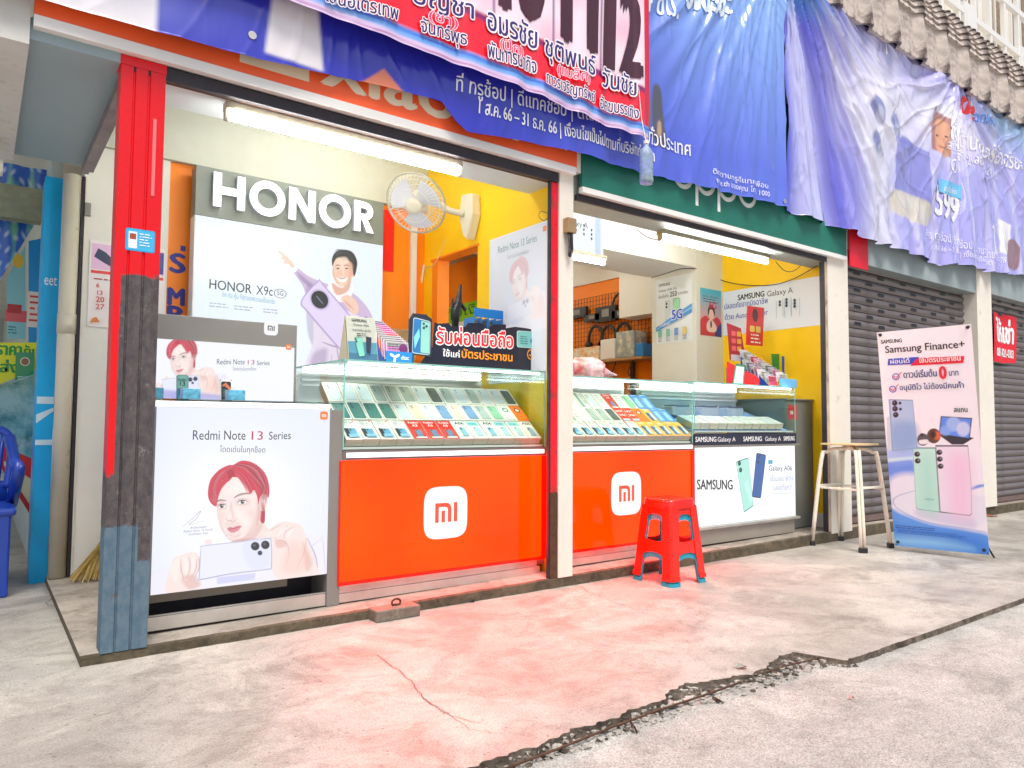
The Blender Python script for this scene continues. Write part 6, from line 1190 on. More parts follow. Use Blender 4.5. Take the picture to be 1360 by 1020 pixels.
# brochure stands on the right case
rk = empty('brochure_stand', (5.0, .45, 1.2), label='tall red stand of sim packets at the end of the right glass case', cat='rack')
for nm, quad, c in (('red_board', [(991, 458), (1013, 460), (1015, 409), (993, 406)], 'd8262c'), ('maroon_board', [(970, 478), (990, 476), (984, 436), (966, 429)], 'b02a3c')):
    p4_ = pp(quad, .52); g = G(); g.prism(FY(.52), p4_, -.006, 0, c=hx(c)); g.build(nm, M_GLOSSP, rk); sh = Sheet(FY(.5195)); c0 = np.mean(p4_, 0)
    if 'red' in nm: sh.ell(c0[0]+.0, c0[1]+.09, .04, .055, hx('4a1414')); [sh.rr(c0[0]-.075+.08*k, c0[1]-.05, c0[0]-.01+.08*k, c0[1]+.0, .01, hx('e8c050')) for k in range(2)]; sh.lines(c0[0]-.07, c0[1]-.08, .14, 3, .03, WHT, 2)
    else: [sh.rr(c0[0]-.06+.07*(k % 2), c0[1]+.05-.06*(k//2), c0[0]-.005+.07*(k % 2), c0[1]+.09-.06*(k//2), .008, hx('e8a040') if k % 2 else hx('e86068')) for k in range(6)]; sh.rect(c0[0]-.07, c0[1]-.15, c0[0]+.07, c0[1]-.1, hx('d8cccc'))
    sh.build('print', M_GLOSSP, rk)
pal = ['9aa0a8', 'b8788a', '8a9a80', 'c84860', 'd0c8d0', '70808a', 'c0708a', 'a8b0a0', '605870', 'b0a0b0']
for k in range(12):
    y = .50-k*.022; z = 1.43-k*.0185
    for j, x in enumerate((4.78, 4.93)):
        if j == 0 and k < 4: continue
        x += k*.016; sh = Sheet(Fr((x, y, z-(j == 0)*.02), (1, 0, 0), (0, .2, 1))); sh.rect(0, 0, .11, .08, hx('e4dce0')); sh.rect(.003, .003, .107, .077, hx(pal[(k*3+j*4) % 10])); sh.lines(.008, .066, .08, 3, .013, hx('403040') if k % 2 else WHT, k+j); sh.build('packet', M_GLOSSP, rk)
g = G(); g.add([(4.915, .50, 1.2), (4.915, .23, 1.2), (4.93, .50, 1.45)], [(0, 1, 2)], c=hx('1f3f8c')); g.add([(4.75, .5, 1.2), (4.80, .24, 1.2), (4.80, .24, 1.26), (4.75, .5, 1.4)], [(0, 1, 2, 3)], c=hx('e02a38')); g.box(4.75, 5.26, .50, .505, 1.2, 1.35, c=hx('2a4a9c')); g.build('side_plate', M_GLOSSP, rk)
item('blue_holder', 'pale blue leaflet holder at the right front of the sim packets', 'holder', [('holder_body', [(5.03, 5.22, .19, .22, 1.196, 1.262)], mat('pale_blue_plastic', (.15, .45, .80), .3))])
q = pp([(973, 511), (987, 512), (990, 485), (977, 483)], .2); cdn = empty('green_card', (4.4, .2, 1.2), label='small green bordered card standing in front of the sim packets', cat='card'); g = G(); g.prism(FY(.2), q, -.003, 0, c=hx('3f8a78')); g.build('card', M_GLOSSP, cdn); sh = Sheet(FY(.1995)); c0 = np.mean(q, 0); sh.poly([(c0[0]+(x-c0[0])*.8, c0[1]+(z-c0[1])*.8) for x, z in q], hx('e2efe8')); sh.build('print', M_PRINT, cdn)
g = G(); q = pp([(1026, 503), (1040, 503), (1040, 470), (1025, 470)], .55); g.prism(FY(.55), q, -.006, 0, c=hx('2a9a48')); tag(g.build('green_leaflet', M_GLOSSP), 'plain green leaflet board right of the sim packets', 'leaflet'); g = G(); q = pp([(1042, 508), (1050, 508), (1050, 473), (1041, 473)], .5); g.prism(FY(.5), q, -.02, 0, c=hx('3a5ab8')); tag(g.build('blue_leaflet', M_GLOSSP), 'blue leaflet box at the far right of the sim packets', 'leaflet')
# bag
bg_ = empty('plastic_bag', (3.3, .55, 1.19), label='knotted translucent pink plastic bag on the right glass case', cat='bag')
bm = bmesh.new(); bmesh.ops.create_icosphere(bm, subdivisions=4, radius=1)
for v in bm.verts:
    d = v.co.copy(); n_ = 1+.06*math.sin(d.x*9+d.z*6)+.05*math.sin(d.y*11-d.z*8)+.035*abs(math.sin(d.z*16+d.x*7)); v.co = Vector((3.30+d.x*.15*n_, .55+d.y*.11*n_, 1.262+max(-.062, d.z*.085*n_)+.0)); 
    
    if d.x > .6: v.co.x += (d.x-.6)*.35; v.co.z = 1.235+(v.co.z-1.235)*(.55+.25*math.sin((d.x-.6)*14)); v.co.y = .55+(v.co.y-.55)*.5
me = bpy.data.meshes.new('bag_film'); bm.to_mesh(me); bm.free(); me.polygons.foreach_set('use_smooth', [True]*len(me.polygons)); me.materials.append(mat('pink_film', (.88, .60, .64), .3, var=.35, vscale=16, dirt=(.75, .08, .14), dirtamt=.5, dscale=11)); o = bpy.data.objects.new('bag_film', me); COL.objects.link(o); attach(o, bg_)
item('receipt_stack', 'small stack of pink slips left of the plastic bag', 'paper', [('slips', [(3.0, 3.16, .5, .6, 1.19, 1.30)], mat('pink_paper', (.8, .25, .35), .6, var=.3, vscale=30))])
# rear wall grid and hanging goods
XG = 5.585; gr = empty('wire_grid', (XG, 2.7, 1.65), label='black wire grid on the orange rear wall holding goods', cat='rack'); g = G()
for k in range(34): y = 1.95+k*.05; g.box(XG-.003, XG, y, y+.004, 1.60, 2.34)
for k in range(16): z = 1.60+k*.049; g.box(XG-.006, XG-.0035, 1.95, 3.62, z, z+.004)
o = g.build('wires', M_DARK, gr); o['kind'] = 'stuff'
fr = lambda x, y: at(x, y, X=XG-.03)
g = G(); c = fr(826, 404); g.tube([(XG-.03, c[1]+.14*math.cos(t), c[2]+.13*math.sin(t)) for t in np.linspace(0, 6.5, 30)], .012, 6); tag(g.build('cable_coil', M_BLACK, smooth=True), 'coiled black cable hanging on the wire grid', 'cable coil')
for k, (x, y) in enumerate(((792, 445), (809, 445), (829, 442))):
    c = fr(x, y); t = empty('headphones', tuple(c), label='black headphones hanging on the wire grid, '+('nearest the cream post', 'middle pair', 'nearest the pillar')[k], cat='headphones'); g = G(); g.tube([(XG-.04, c[1]+.11*math.cos(a), c[2]-.04+.14*math.sin(a)) for a in np.linspace(-.3, math.pi+.3, 16)], .017, 8); g.build('headband', M_BLACK, t, smooth=True)
    for s_ in (-1, 1): g = G(); g.tube([(XG-.07, c[1]+s_*.11, c[2]-.10), (XG-.02, c[1]+s_*.11, c[2]-.10)], .035, 12); g.build('ear_cup', M_BLACK, t, smooth=True)
for k, (x, y, w_, h_) in enumerate(((768, 416, .16, .12), (788, 422, .13, .08), (806, 417, .16, .17), (826, 417, .13, .09))):
    c = fr(x, y); item('gadget_pack', 'dark boxed gadget hanging on the wire grid, '+('first from the cream post', 'second from the cream post', 'third and largest', 'nearest the pillar')[k], 'gadget', [('pack', [(XG-.06, XG-.015, c[1]-w_, c[1]+w_, c[2]-h_/2, c[2]+h_/2)], M_BLACK), ('label_patch', [(XG-.064, XG-.0605, c[1]-w_*.4, c[1]+w_*.3, c[2]-h_*.2, c[2]+h_*.3)], M_GREYLAM)])
sf = empty('rear_shelf', (5.5, 2.6, 1.58), label='wooden shelf on the rear wall under the wire grid', cat='shelf'); g = G(); g.box(5.32, 5.59, 1.95, 3.6, 1.555, 1.58); g.build('board', mat('shelf_wood', (.36, .2, .08), .6, var=.2), sf); g = G(); g.box(5.55, 5.58, 2.3, 2.34, .06, 1.554); g.build('leg', M_DARK, sf)
for nm, lab, (y0, y1, z1), m in (('wood_tray', 'orange tray of small goods on the rear shelf', (2.62, 3.05, 1.74), mat('orange_wood', (.75, .35, .05), .5, dirt=(.8, .8, .7), dirtamt=.9, dscale=14)), ('paper_pack', 'white pack on the middle of the rear shelf', (2.38, 2.60, 1.80), M_WHITEPL), ('tool_case', 'grey and white case on the rear shelf', (2.10, 2.36, 1.86), mat('grey_case', (.30, .33, .32), .5, dirt=(.7, .7, .55), dirtamt=.6, dscale=8)), ('blue_tub', 'small blue tub at the pillar end of the rear shelf', (1.98, 2.08, 1.72), M_BLUEPL)):
    g = G(); g.box(5.36, 5.56, y0, y1, 1.582, z1); tag(g.build(nm, m, bevel=.012), lab, 'box')
for k in range(4):
    y = 2.15+k*.25; wire([(5.4, y, 1.55), (5.38+.02*k, y+.05, 1.42), (5.42, y-.06, 1.34), (5.4, y+.06, 1.25)], .006, M_DARK, 'black cable dangling under the rear shelf, '+ORD[k]+' from the pillar', cat='cable')['group'] = 'cables under the rear shelf'
# room seen through the doorway
gs = empty('green_sign', (5.59, 6.5, 1.5), label='bright green and white Thai sign deep behind the doorway', cat='sign')
pa, pb = at(578, 412, X=5.595), at(640, 405, X=5.595); g = G(); g.box(5.585, 5.599, pb[1], pa[1], 1.9, 2.62, c=hx('8fd02a')); g.box(5.58, 5.584, pb[1], pa[1], 1.9, 2.36, c=hx('e8ecdc')); g.build('board', M_PRINT, gs)
sh = Sheet(Fr((5.5790, 0, 0), (0, -1, 0))); sh.text('เติมเงิน', -pa[1]+.2, 2.44, 1, hx('2a7a2a'), width=1.2, height=.14); sh.text('ขายดี', -pa[1]+.3, 2.12, 1, INK, width=.9, height=.18, bold=.02); sh.build('lettering', M_PRINT, gs)
item('hanging_picture', 'framed floral picture seen through the doorway', 'picture', [('frame', [(5.54, 5.59, 6.15, 6.65, 2.72, 3.14)], mat('floral_print', (.75, .6, .4), .6, var=.3, dirt=(.15, .2, .1), dirtamt=.9, dscale=12))])
# ================================================================== outside things
M_REDP = mat('red_stool_plastic', (.80, .012, .004), .22, var=.05, coat=.3); M_TEALP = mat('teal_stool_plastic', (.02, .30, .42), .28, var=.05)
def stool_at(px, z0, m, name, label, H, hb_, ht, rz=0., z_apron=.12):
    t = lempty(name, px, rz, label=label, cat='stool'); k = ht/hb_
    hw = lambda z: hb_+(ht-hb_)*(z/H)            # half width at a height
    def leg(sx, sy):
        g = G(); V = []; prof = lambda z, e: [(sx*(hw(z)+e), sy*(hw(z)-.068)), (sx*(hw(z)+e), sy*(hw(z)-.012)), (sx*(hw(z)-.012), sy*(hw(z)+e)), (sx*(hw(z)-.068), sy*(hw(z)+e)), (sx*(hw(z)-.062), sy*(hw(z)-.012)), (sx*(hw(z)-.012), sy*(hw(z)-.062))]
        zs_ = [0, .02, .021, .045, .20, H-.04]; es = [.007, .007, 0, 0, 0, 0]
        for z, e in zip(zs_, es): V += [(x, y, z) for x, y in prof(z, e)]
        F = [(i*6+j, i*6+(j+1) % 6, (i+1)*6+(j+1) % 6, (i+1)*6+j) for i in range(5) for j in range(6)]+[tuple(range(5, -1, -1))]
        if sx*sy < 0: F = [f[::-1] for f in F]
        g.add(V, F); g.build('leg', m, t, bevel=.006)
    for sx in (1, -1):
        for sy in (1, -1): leg(sx, sy)
    def band(z0, z1, w0, name):
        "arched band between two legs, all four sides"
        for s_ in range(4):
            g = G(); n = 9; V = []
            for i in range(n):
                t_ = -1+2*i/(n-1); arch = .035*(abs(t_)**3)
                for z in (z0-arch*.9, z1+arch*.6):
                    h = hw(z); x, y = t_*(h-.05), -h+.004
                    V.append((x, y, z)); V.append((x, y+.006, z))
            ca, sa = [(1, 0), (0, 1), (-1, 0), (0, -1)][s_]; V = [(x*ca-y*sa, x*sa+y*ca, z) for x, y, z in V]; F = []
            for i in range(n-1): a = i*4; b = a+4; F += [(a, b, b+2, a+2), (a+1, a+3, b+3, b+1), (a+2, b+2, b+3, a+3), (a, a+1, b+1, b)]
            g.add(V, F); g.build(name, m, t)
    band(.145, .205, 0, 'stretcher'); band(H-.085, H-.05, 0, 'apron')
    g = G(); P4 = []
    for i in range(40):
        a = 2*math.pi*i/40; x, y = math.cos(a), math.sin(a); P4.append((math.copysign(abs(x)**.45, x), math.copysign(abs(y)**.45, y)))
    V = []; 
    for r, z in ((hw(H-.05)+.004, H-.052), (ht+.004, H-.012), (ht-.002, H-.002), (ht-.012, H), (ht-.03, H-.004), (.02, H-.006)): V += [(x*r, y*r, z) for x, y in P4]
    g.add(V, [(i*40+j, i*40+(j+1) % 40, (i+1)*40+(j+1) % 40, (i+1)*40+j) for i in range(5) for j in range(40)]+[tuple(range(200, 240))]); g.build('seat', m, t, smooth=True)
    return t
stool_at((3.262, -.215, .0), 0, M_TEALP, 'plastic_stool', 'teal plastic stool nested underneath the red one', .44, .148, .105)
t = stool_at((3.262, -.215, .03), 0, M_REDP, 'plastic_stool', 'red plastic stool standing in front of the red lit counter', .445, .150, .112)
# bar stool
M_CRT = mat('cream_tube', (.80, .76, .64), .35, var=.04, dirt=(.2, .12, .06), dirtamt=.05, dscale=20)
bs = lempty('bar_stool', (5.285, -.195, 0), label='tall stool with cream tube legs and thin wooden seat', cat='stool')
hb2, ht2, H2 = .20, .125, .755
for a in (0, 1):
    for s_ in (-1, 1):
        off = .012*s_; pts = []
        for t_ in np.linspace(0, 1, 9)[:-1]:
            pass
        def P3(u, z): # along diagonal frame
            return (u, off+0*z, z)
        line = [(-(hb2), .02), (-(ht2+.02), H2-.10), (-(ht2-.005), H2-.045), (-(ht2-.05), H2-.018), (0, H2-.015), ((ht2-.05), H2-.018), ((ht2-.005), H2-.045), ((ht2+.02), H2-.10), (hb2, .02)]
        ca, sa = (math.cos(math.pi/4), math.sin(math.pi/4)) if a == 0 else (math.cos(-math.pi/4), math.sin(-math.pi/4))
        g = G(); k2 = 1.38; off2 = off+(.0)
        g.tube([(ca*u*k2-sa*off2, sa*u*k2+ca*off2, z-(.0 if a == 0 else .012)*(z > .6)) for u, z in smooth_open(line, 3)], .0115, 10); g.build('leg', M_CRT, bs, smooth=True)
    for s_ in (-1, 1):
        ca, sa = (math.cos(math.pi/4), math.sin(math.pi/4)) if a == 0 else (math.cos(-math.pi/4), math.sin(-math.pi/4)); u = s_*hb2*1.38
        g = G(); fr = Fr((ca*u, sa*u, 0), (ca, sa, 0), (-sa, ca, 0)); g.obox(fr, -.018, .018, -.028, .028, 0, .035); g.build('foot_cap', M_BLACK, bs, bevel=.003)
c4 = [(s1*.155, s2*.155) for s1, s2 in ((1, 1), (-1, 1), (-1, -1), (1, -1))]
for i in range(4):
    a_, b_ = c4[i], c4[(i+1) % 4]; d = np.array(b_)-np.array(a_); g = G(); fr = Fr((a_[0], a_[1], .44-.012*(i % 2)), (d[0], d[1], 0), (0, 0, 1)); g.obox(fr, 0, float(np.linalg.norm(d)), 0, .016, -.012, .012); g.build('foot_rung', M_CRT, bs, bevel=.002)
g = G(); P4 = [(.165*math.copysign(abs(math.cos(t))**.35, math.cos(t)), .165*math.copysign(abs(math.sin(t))**.35, math.sin(t))) for t in np.linspace(0, 2*math.pi, 33)[:-1]]; g.prism(Fr((0, 0, H2), (1, 0, 0), (0, 1, 0)), P4, 0, .012); g.build('seat', mat('seat_plywood', (.62, .46, .25), .55, var=.15, vscale=8), bs, bevel=.002)
# x banner stand
xb = empty('banner_stand', (5.5, -.75, 0), label='white and blue pull-up banner stand beside the tall stool', cat='banner stand')
o3 = np.array([5.386, -.469, .035]); fx = Fr(o3, (.166, -.986, 0.015), (-.148, -.009, .989)); fx.v = fx.v-fx.u*(fx.u@fx.v); fx.v /= np.linalg.norm(fx.v); fx.n = np.cross(fx.u, fx.v)
BW, BH = .583, 1.548
def T7(p):
    "corner-to-corner perspective map of the digitised banner"
    p = np.atleast_2d(np.asarray(p, float)); out = []
    for x, y in p:
        d = FX+RX*(x-680)/FPX-UX*(y-510)/FPX; t = ((fx.o-CAM)@fx.n)/(d@fx.n); q = CAM+t*d-fx.o; out.append((q@fx.u, q@fx.v))
    return np.array(out)
cor = T7([(1191, 727), (1311, 737), (1289, 432), (1163, 439)])
P = Pic(0, 0, BW, BH, 190, 500); P.grad(lambda u, v: mixc(hx('e8ecfa'), hx('f4f5fb'), v))
def ZT(p): p = np.atleast_2d(np.asarray(p, float)); return T7(np.stack([1150+p[:, 0]/4.638, 380+p[:, 1]/4.636], 1))   # digitised from the upper half
def YT(p): p = np.atleast_2d(np.asarray(p, float)); return T7(np.stack([1160+p[:, 0]/6.8, 600+p[:, 1]/6.8], 1))        # lower half
P.T = YT; P.poly([(100, 100), (360, 70), (380, 330), (180, 440), (130, 520), (100, 300)], hx('4a86ea'), 14, .9); P.poly([(120, -30), (380, -60), (370, 70), (140, 100)], hx('8fb4f4'), 20, .8); P.poly([(100, 60), (380, 40), (370, 66), (110, 96)], hx('cdeaf6'), 5, .9, sm=False)
P.poly([(150, 250), (380, 200), (700, 350), (1060, 450), (1060, 650), (860, 700), (500, 620), (180, 480)], hx('eef1fb'), 16, .9); P.poly([(180, 460), (210, 410), (380, 355), (600, 360), (1060, 420), (1060, 560), (900, 700), (560, 640), (300, 570)], hx('dfe6f8'), 8, .8)
P.stroke([(380, 350), (220, 400), (180, 460), (260, 540), (500, 640), (880, 700), (1040, 730)], 8, hx('6c8ed0'), 3, .8); P.stroke([(890, 335), (950, 312), (1030, 300)], 26, hx('3f86e8'), 4, .9)
P.poly([(110, 520), (260, 560), (500, 645), (860, 710), (1060, 770), (1080, 960), (100, 900)], hx('5a9cf0'), 10); P.poly([(110, 640), (300, 690), (800, 740), (1060, 820), (1060, 930), (100, 870)], hx('2f7fe4'), 25, .7); P.poly([(160, 760), (600, 790), (900, 880), (500, 860), (180, 830)], hx('8fd0fa'), 22, .8)
P.poly([(395, 520), (600, 545), (890, 600), (890, 690), (600, 640), (400, 580)], hx('cfc8ea'), 12, .7)
def ph_pic(c4, body, edge, T, grad=None):
    P.T = T; P.poly(c4, edge, 1.2, sm=False); c = np.mean(c4, 0); P.poly(c+(np.array(c4)-c)*.965, body, 1.2, sm=False)
    if grad: P.poly(c+(np.array(c4)-c)*np.array([.6, .8])+np.array(grad[1]), grad[0], 30, .7)
ph_pic([(355, -40), (560, -40), (600, 548), (400, 522), (385, 500)], hx('c2ece4'), hx('5a9a98'), YT, (hx('9fe2d4'), (20, 60))); ph_pic([(560, -60), (855, -60), (885, 300), (890, 560), (870, 580), (600, 548)], hx('e8e2f4'), hx('3a3450'), YT, (hx('eec4e6'), (40, 50)))
P.T = YT
for cx, cy in ((395, 22), (400, 82), (596, 5), (600, 66), (607, 130)): P.ell(cx, cy, 26, 24, hx('20222c'), 1.3); P.ell(cx+8, cy-6, 9, 9, hx('8a8494'), 2)
P.T = ZT; P.poly([(140, 695), (290, 700), (318, 1000), (160, 1015)], hx('8aa4c4'), 1.2, sm=False); P.poly([(150, 703), (286, 706), (312, 994), (168, 1008)], hx('a9c6e8'), 1.2, sm=False); P.poly([(160, 850), (300, 850), (308, 990), (172, 1004)], hx('7fa8d8'), 20, .8); P.poly([(128, 810), (146, 800), (160, 1010), (134, 1010)], hx('c8d8e4'), 2, sm=False)
for cx, cy, r in ((178, 720, 17), (180, 755, 17), (184, 792, 17), (210, 720, 9), (213, 757, 9)): P.ell(cx, cy, r, r, hx('16202c'), 1.2); P.ell(cx-4, cy-4, r*.3, r*.3, hx('5a7088'), 1.5)
P.poly([(448, 915), (545, 905), (665, 935), (600, 975), (530, 975)], hx('2a2e3c'), 1.3, sm=False); P.poly([(462, 800), (655, 812), (640, 945), (448, 915)], hx('20263a'), 1.2, sm=False); P.poly([(468, 806), (648, 818), (634, 936), (455, 909)], hx('5a8ef0'), 1.2, sm=False); P.ell(540, 850, 45, 45, hx('a8c8fa'), 5, .8); P.ell(600, 880, 40, 45, hx('d0dffc'), 5, .8); P.ell(490, 890, 35, 30, hx('86b2fa'), 5, .8)
P.ell(418, 922, 42, 46, hx('5a4038'), 1.3); P.ell(438, 920, 22, 26, hx('e06a38'), 5, .9); P.ell(415, 915, 18, 22, hx('2c2624'), 4); P.ell(352, 945, 36, 38, hx('50525a'), 1.3); P.poly([(330, 950), (380, 945), (378, 970), (335, 972)], hx('e8ecf0'), 2); P.ell(345, 915, 12, 10, hx('2c2c30'), 2)
P.build('sheet', M_GLOSSP, fx, xb, .001)
sh = Sheet(fx, .0016)
def tz(t_, p0, p1, c, h, bold=0., T=ZT, **k):
    a, b = T([p0])[0], T([p1])[0]; n0 = len(sh.pr); sh.text(t_, a[0], a[1], 1, c, width=b[0]-a[0], height=h, bold=bold, **k)
tz('SAMSUNG', (95, 355), (222, 345), INK, .026, .03); tz('Samsung Finance+', (122, 412), (610, 385), INK, .066, .015)
q = ZT([(135, 487), (290, 480), (330, 435), (138, 448)]); sh.poly([tuple(p) for p in q], hx('2b48c8')); q = ZT([(272, 490), (602, 473), (607, 430), (320, 442)]); sh.poly([tuple(p) for p in q], hx('e0203a'))
tz('ผ่อนได้', (152, 478), (270, 468), WHT, .038, .02); tz('ใช้บัตรประชาชน', (330, 472), (585, 463), WHT, .038, .02); DBL = hx('2a3078')
tz('ดาวน์เริ่มต้น', (235, 565), (438, 552), DBL, .055, .015); tz('0', (458, 570), (498, 568), hx('e0203a'), .085, .035); tz('บาท', (515, 552), (572, 549), DBL, .032, .01); tz('อนุมัติไว ไม่ต้องมีคนค้ำ', (212, 640), (605, 618), DBL, .058, .015)
for cx, cy in ((187, 557), (168, 634)):
    q = ZT([(cx, cy)])[0]; sh.ring(q[0], q[1], .018, .024, hx('3a4fc0')); sh.line([(q[0]-.014, q[1]+.004), (q[0], q[1]-.012), (q[0]+.04, q[1]+.034)], .010, hx('e0203a'), .004)
tz('สแกน', (545, 775), (628, 770), INK, .028, .02); tz('SAMSUNG', (470, 432), (552, 436), hx('5a9a98'), .012, T=YT)
q = YT([(200, 665)])[0]; sh.lines(q[0], q[1], .26, 2, .013, hx('1c3c80'), 4); q = YT([(200, 700)])[0]; sh.lines(q[0], q[1], .46, 3, .011, hx('2a60b0'), 5)
sh.build('lettering', M_GLOSSP, xb)
g = G(); g.obox(fx, 0, BW, 0, BH, -.0012, .0008); g.build('sheet_back', M_WHITEPL, xb)
g = G(); c_ = fx.pt(BW/2, BH*.42, -.05)
for a, b in ((.01, .012), (BW-.01, .012), (.012, BH-.012), (BW-.012, BH-.012)): g.tube([c_, fx.pt(a, b, -.012), fx.pt(a, b, .004)], [.006, .0045, .004], 7)
g.tube([c_, tuple(np.array(c_)+np.array([.30, .05, 0])*1.0-np.array([0, 0, c_[2]-.008]))], .006, 7); g.tube([c_, (5.62, -1.02, .008)], .006, 7); g.build('stand_legs', M_BLACK, xb, smooth=True)
for a, b in ((.022, .03), (BW-.03, .03), (.022, BH-.02), (BW-.022, BH-.02)): g = G(); g.tube([fx.pt(a, b, .001), fx.pt(a, b, .014)], [.012, .007], 10); g.build('corner_pin', M_BLACK, xb)
# concrete block with ring on the step, old hinge
blk = empty('kerb_block', (1.65, -.02, 0), label='small rough concrete block with a rusty ring before the left shop', cat='block'); g = G(); g.box(1.475, 1.70, -.085, .012, -.002, .052); g.build('block', M_STEP, blk, bevel=.008, seg=3); g = G(); g.tube([(1.60+.022*math.cos(t), -.03, .066+.016*math.sin(t)) for t in np.linspace(0, 6.28, 20)], .005, 7); g.build('ring', M_RUST, blk, smooth=True); g = G(); g.tube([(1.60, -.03, .050), (1.60, -.03, .06)], .01, 8); g.build('stud', M_RUST, blk)
# for-rent sign
rt = empty('rent_sign', (9.1, .08, 1.6), label='red cloth sign with white Thai lettering on the far shutter', cat='sign'); zf = lambda X, Z, d: .012*np.sin(X*9+Z*4)+.006*np.sin(X*17)
D4 = Drape(.085, [(8.6, 1.60), (8.95, 1.59), (9.45, 1.62)], zf); P = Pic(8.72, 1.57, 9.36, 2.13, 60, 60); P.A[...] = hx('e0122e'); P.build('cloth', M_PRINT, D4, rt)
sh = Sheet(D4); sh.text('ให้เช่า', 8.78, 1.82, 1, WHT, width=.5, height=.26, bold=.05); sh.text('081-821-0303', 8.77, 1.66, 1, WHT, width=.52, height=.09, bold=.03); sh.build('lettering', M_PRINT, rt, cut=.05)
# ================================================================== neighbour on the left
M_CYAN = mat('sky_blue_vinyl', (.0, .42, .85), .35, var=.08); M_PIPE = mat('pvc_pipe', (.66, .62, .50), .45, var=.08, vscale=3, dirt=(.3, .28, .22), dirtamt=.15)
bp = empty('blue_pillar', (.31, 1.75, 0), label='narrow sky-blue pillar with white marks beside the grey pipe', cat='pillar'); g = G(); g.box(.262, .345, 1.72, 1.95, 0, 2.2795); g.build('pillar_face', M_CYAN, bp)
sh = Sheet(FY(1.7195)); sh.text('eet', .275, 1.66, 1, WHT, width=.06, height=.05); sh.rect(.263, .99, .344, 1.03, (.6, .8, .9)); sh.poly([(.263, .88), (.344, .95), (.344, .97), (.263, .93)], (.6, .8, .9)); sh.rect(.263, .76, .344, .79, (.6, .8, .9)); sh.build('lettering', M_PRINT, bp)
pi = empty('drain_pipe', (.385, 1.60, .03), label='cream plastic drain pipe rising left of the white wall', cat='pipe'); g = G(); g.tube([(.383, 1.62, .04), (.383, 1.62, 2.279)], .044, 20); g.build('pipe', M_PIPE, pi, smooth=True); g = G(); g.tube([(.383, 1.62, 1.38), (.383, 1.62, 1.49)], .048, 20); g.build('pipe_collar', M_PIPE, pi, smooth=True)
wall('wall_groove', [(.428, .445, 1.60, 1.70, .04, 2.28)], M_DARK); wall('groove_edge', [(.446, .452, 1.594, 1.604, .04, 2.28)], M_CREAM)
tk = empty('shutter_track', (.44, .8, 2.25), label='grey steel rail under the ceiling of the left passage', cat='rail'); g = G(); g.box(.405, .437, .13, 1.40, 2.235, 2.2795); g.box(.437, .46, .13, 1.40, 2.25, 2.2795); g.build('rail', mat('steel_rail', (.26, .23, .24), .5, .3, var=.3, vscale=8), tk)
wall('left_fascia', [(.0, .1, -.02, 1.45, 2.25, 3.2)], mat('pale_fascia', (.62, .63, .60), .6, var=.1, dirt=(.3, .3, .2), dirtamt=.3)); wall('neighbour_lintel', [(-3, .27, 2.1, 2.2, 2.1, 2.3)], mat('green_grey_beam', (.25, .27, .18), .7, var=.3, vscale=9)); wall('neighbour_ceiling', [(-3, .3, 2.2, 12, 2.6, 2.7)], M_WHITEWALL)
wall('neighbour_wall', [(.30, .36, 1.96, 12.6, 0, 2.6), (-3, .3, 12, 12.3, 0, 2.6)], mat('neighbour_wall_paint', (.55, .62, .60), .6, var=.1))
nb = empty('shop_awning_sheet', (.15, 2.25, 1.9), label='blue and green patterned sheet hanging over the neighbouring shop', cat='sheet')
q = [at(x, y, Y=2.25) for x, y in ((-14, 395), (60, 275), (61, 226), (-14, 222))]; P = Pic(q[0][0], q[0][2], q[1][0]+.0, q[2][2], 50, 110); rr2 = np.sin(P.X*60+P.Y*3)*.5+np.sin(P.X*110-P.Y*4)*.3; P.A[...] = mixc(hx('2a62c4'), hx('7ac0a0'), l01(.1, .8, rr2+.3*np.sin(P.Y*25))); P.blend(l01(.3, 1., np.sin(P.Y*60+P.X*20+3*np.sin(P.X*30))*np.sin(P.X*70+P.Y*5))*.7, hx('cfe0e8'))
class TriS:
    def grid(s, X, Z, off): zb = np.interp(X, [q[0][0], q[1][0]], [q[0][2], q[1][2]]); return np.stack([X, 2.25+.01*np.sin(X*40), np.maximum(Z, zb)], 1)
P.build('sheet', M_GLOSSP, TriS(), nb)
def npanel(name, label, cat, quad, Y, c, pr=None, th=.02):
    t = empty(name, tuple(at(*quad[0], Y=Y)), label=label, cat=cat); p4_ = [tuple(at(x, y, Y=Y)[[0, 2]]) for x, y in quad]; g = G(); g.prism(FY(Y), p4_, -th, 0, c=c); g.build('panel', M_GLOSSP, t)
    if pr: sh = Sheet(FY(Y-.0006)); pr(sh, np.array(p4_)); sh.build('print', M_GLOSSP, t)
def prA(sh, p): x0, x1, z0, z1 = p[:, 0].min(), p[:, 0].max(), p[:, 1].min(), p[:, 1].max(); sh.ell((x0+x1)/2, z1-.12, .03, .05, hx('f0c84a')); sh.rect(x0, z0+.12, x1, z0+.2, hx('e8606a')); sh.rect(x0+.01, z0+.18, x1-.03, z0+.24, hx('c02a30')); sh.lines(x0+.02, z0+.08, .05, 3, .02, hx('2a6a80'))
npanel('fruit_poster', 'tall pale blue poster inside the neighbouring shop', 'poster', ((9, 450), (34, 450), (34, 325), (9, 370)), 2.9, hx('8fd4e0'), prA)
npanel('blue_poster', 'bright blue poster right behind the blue pillar', 'poster', ((38, 470), (62, 470), (62, 315), (38, 320)), 2.7, hx('1f9ae8'), lambda sh, p: (sh.rect(p[:, 0].min()+.01, p[:, 1].min()+.18, p[:, 0].max(), p[:, 1].min()+.42, hx('e8e0e0')), sh.lines(p[:, 0].min()+.02, p[:, 1].min()+.38, .08, 5, .04, hx('d0403a'))))
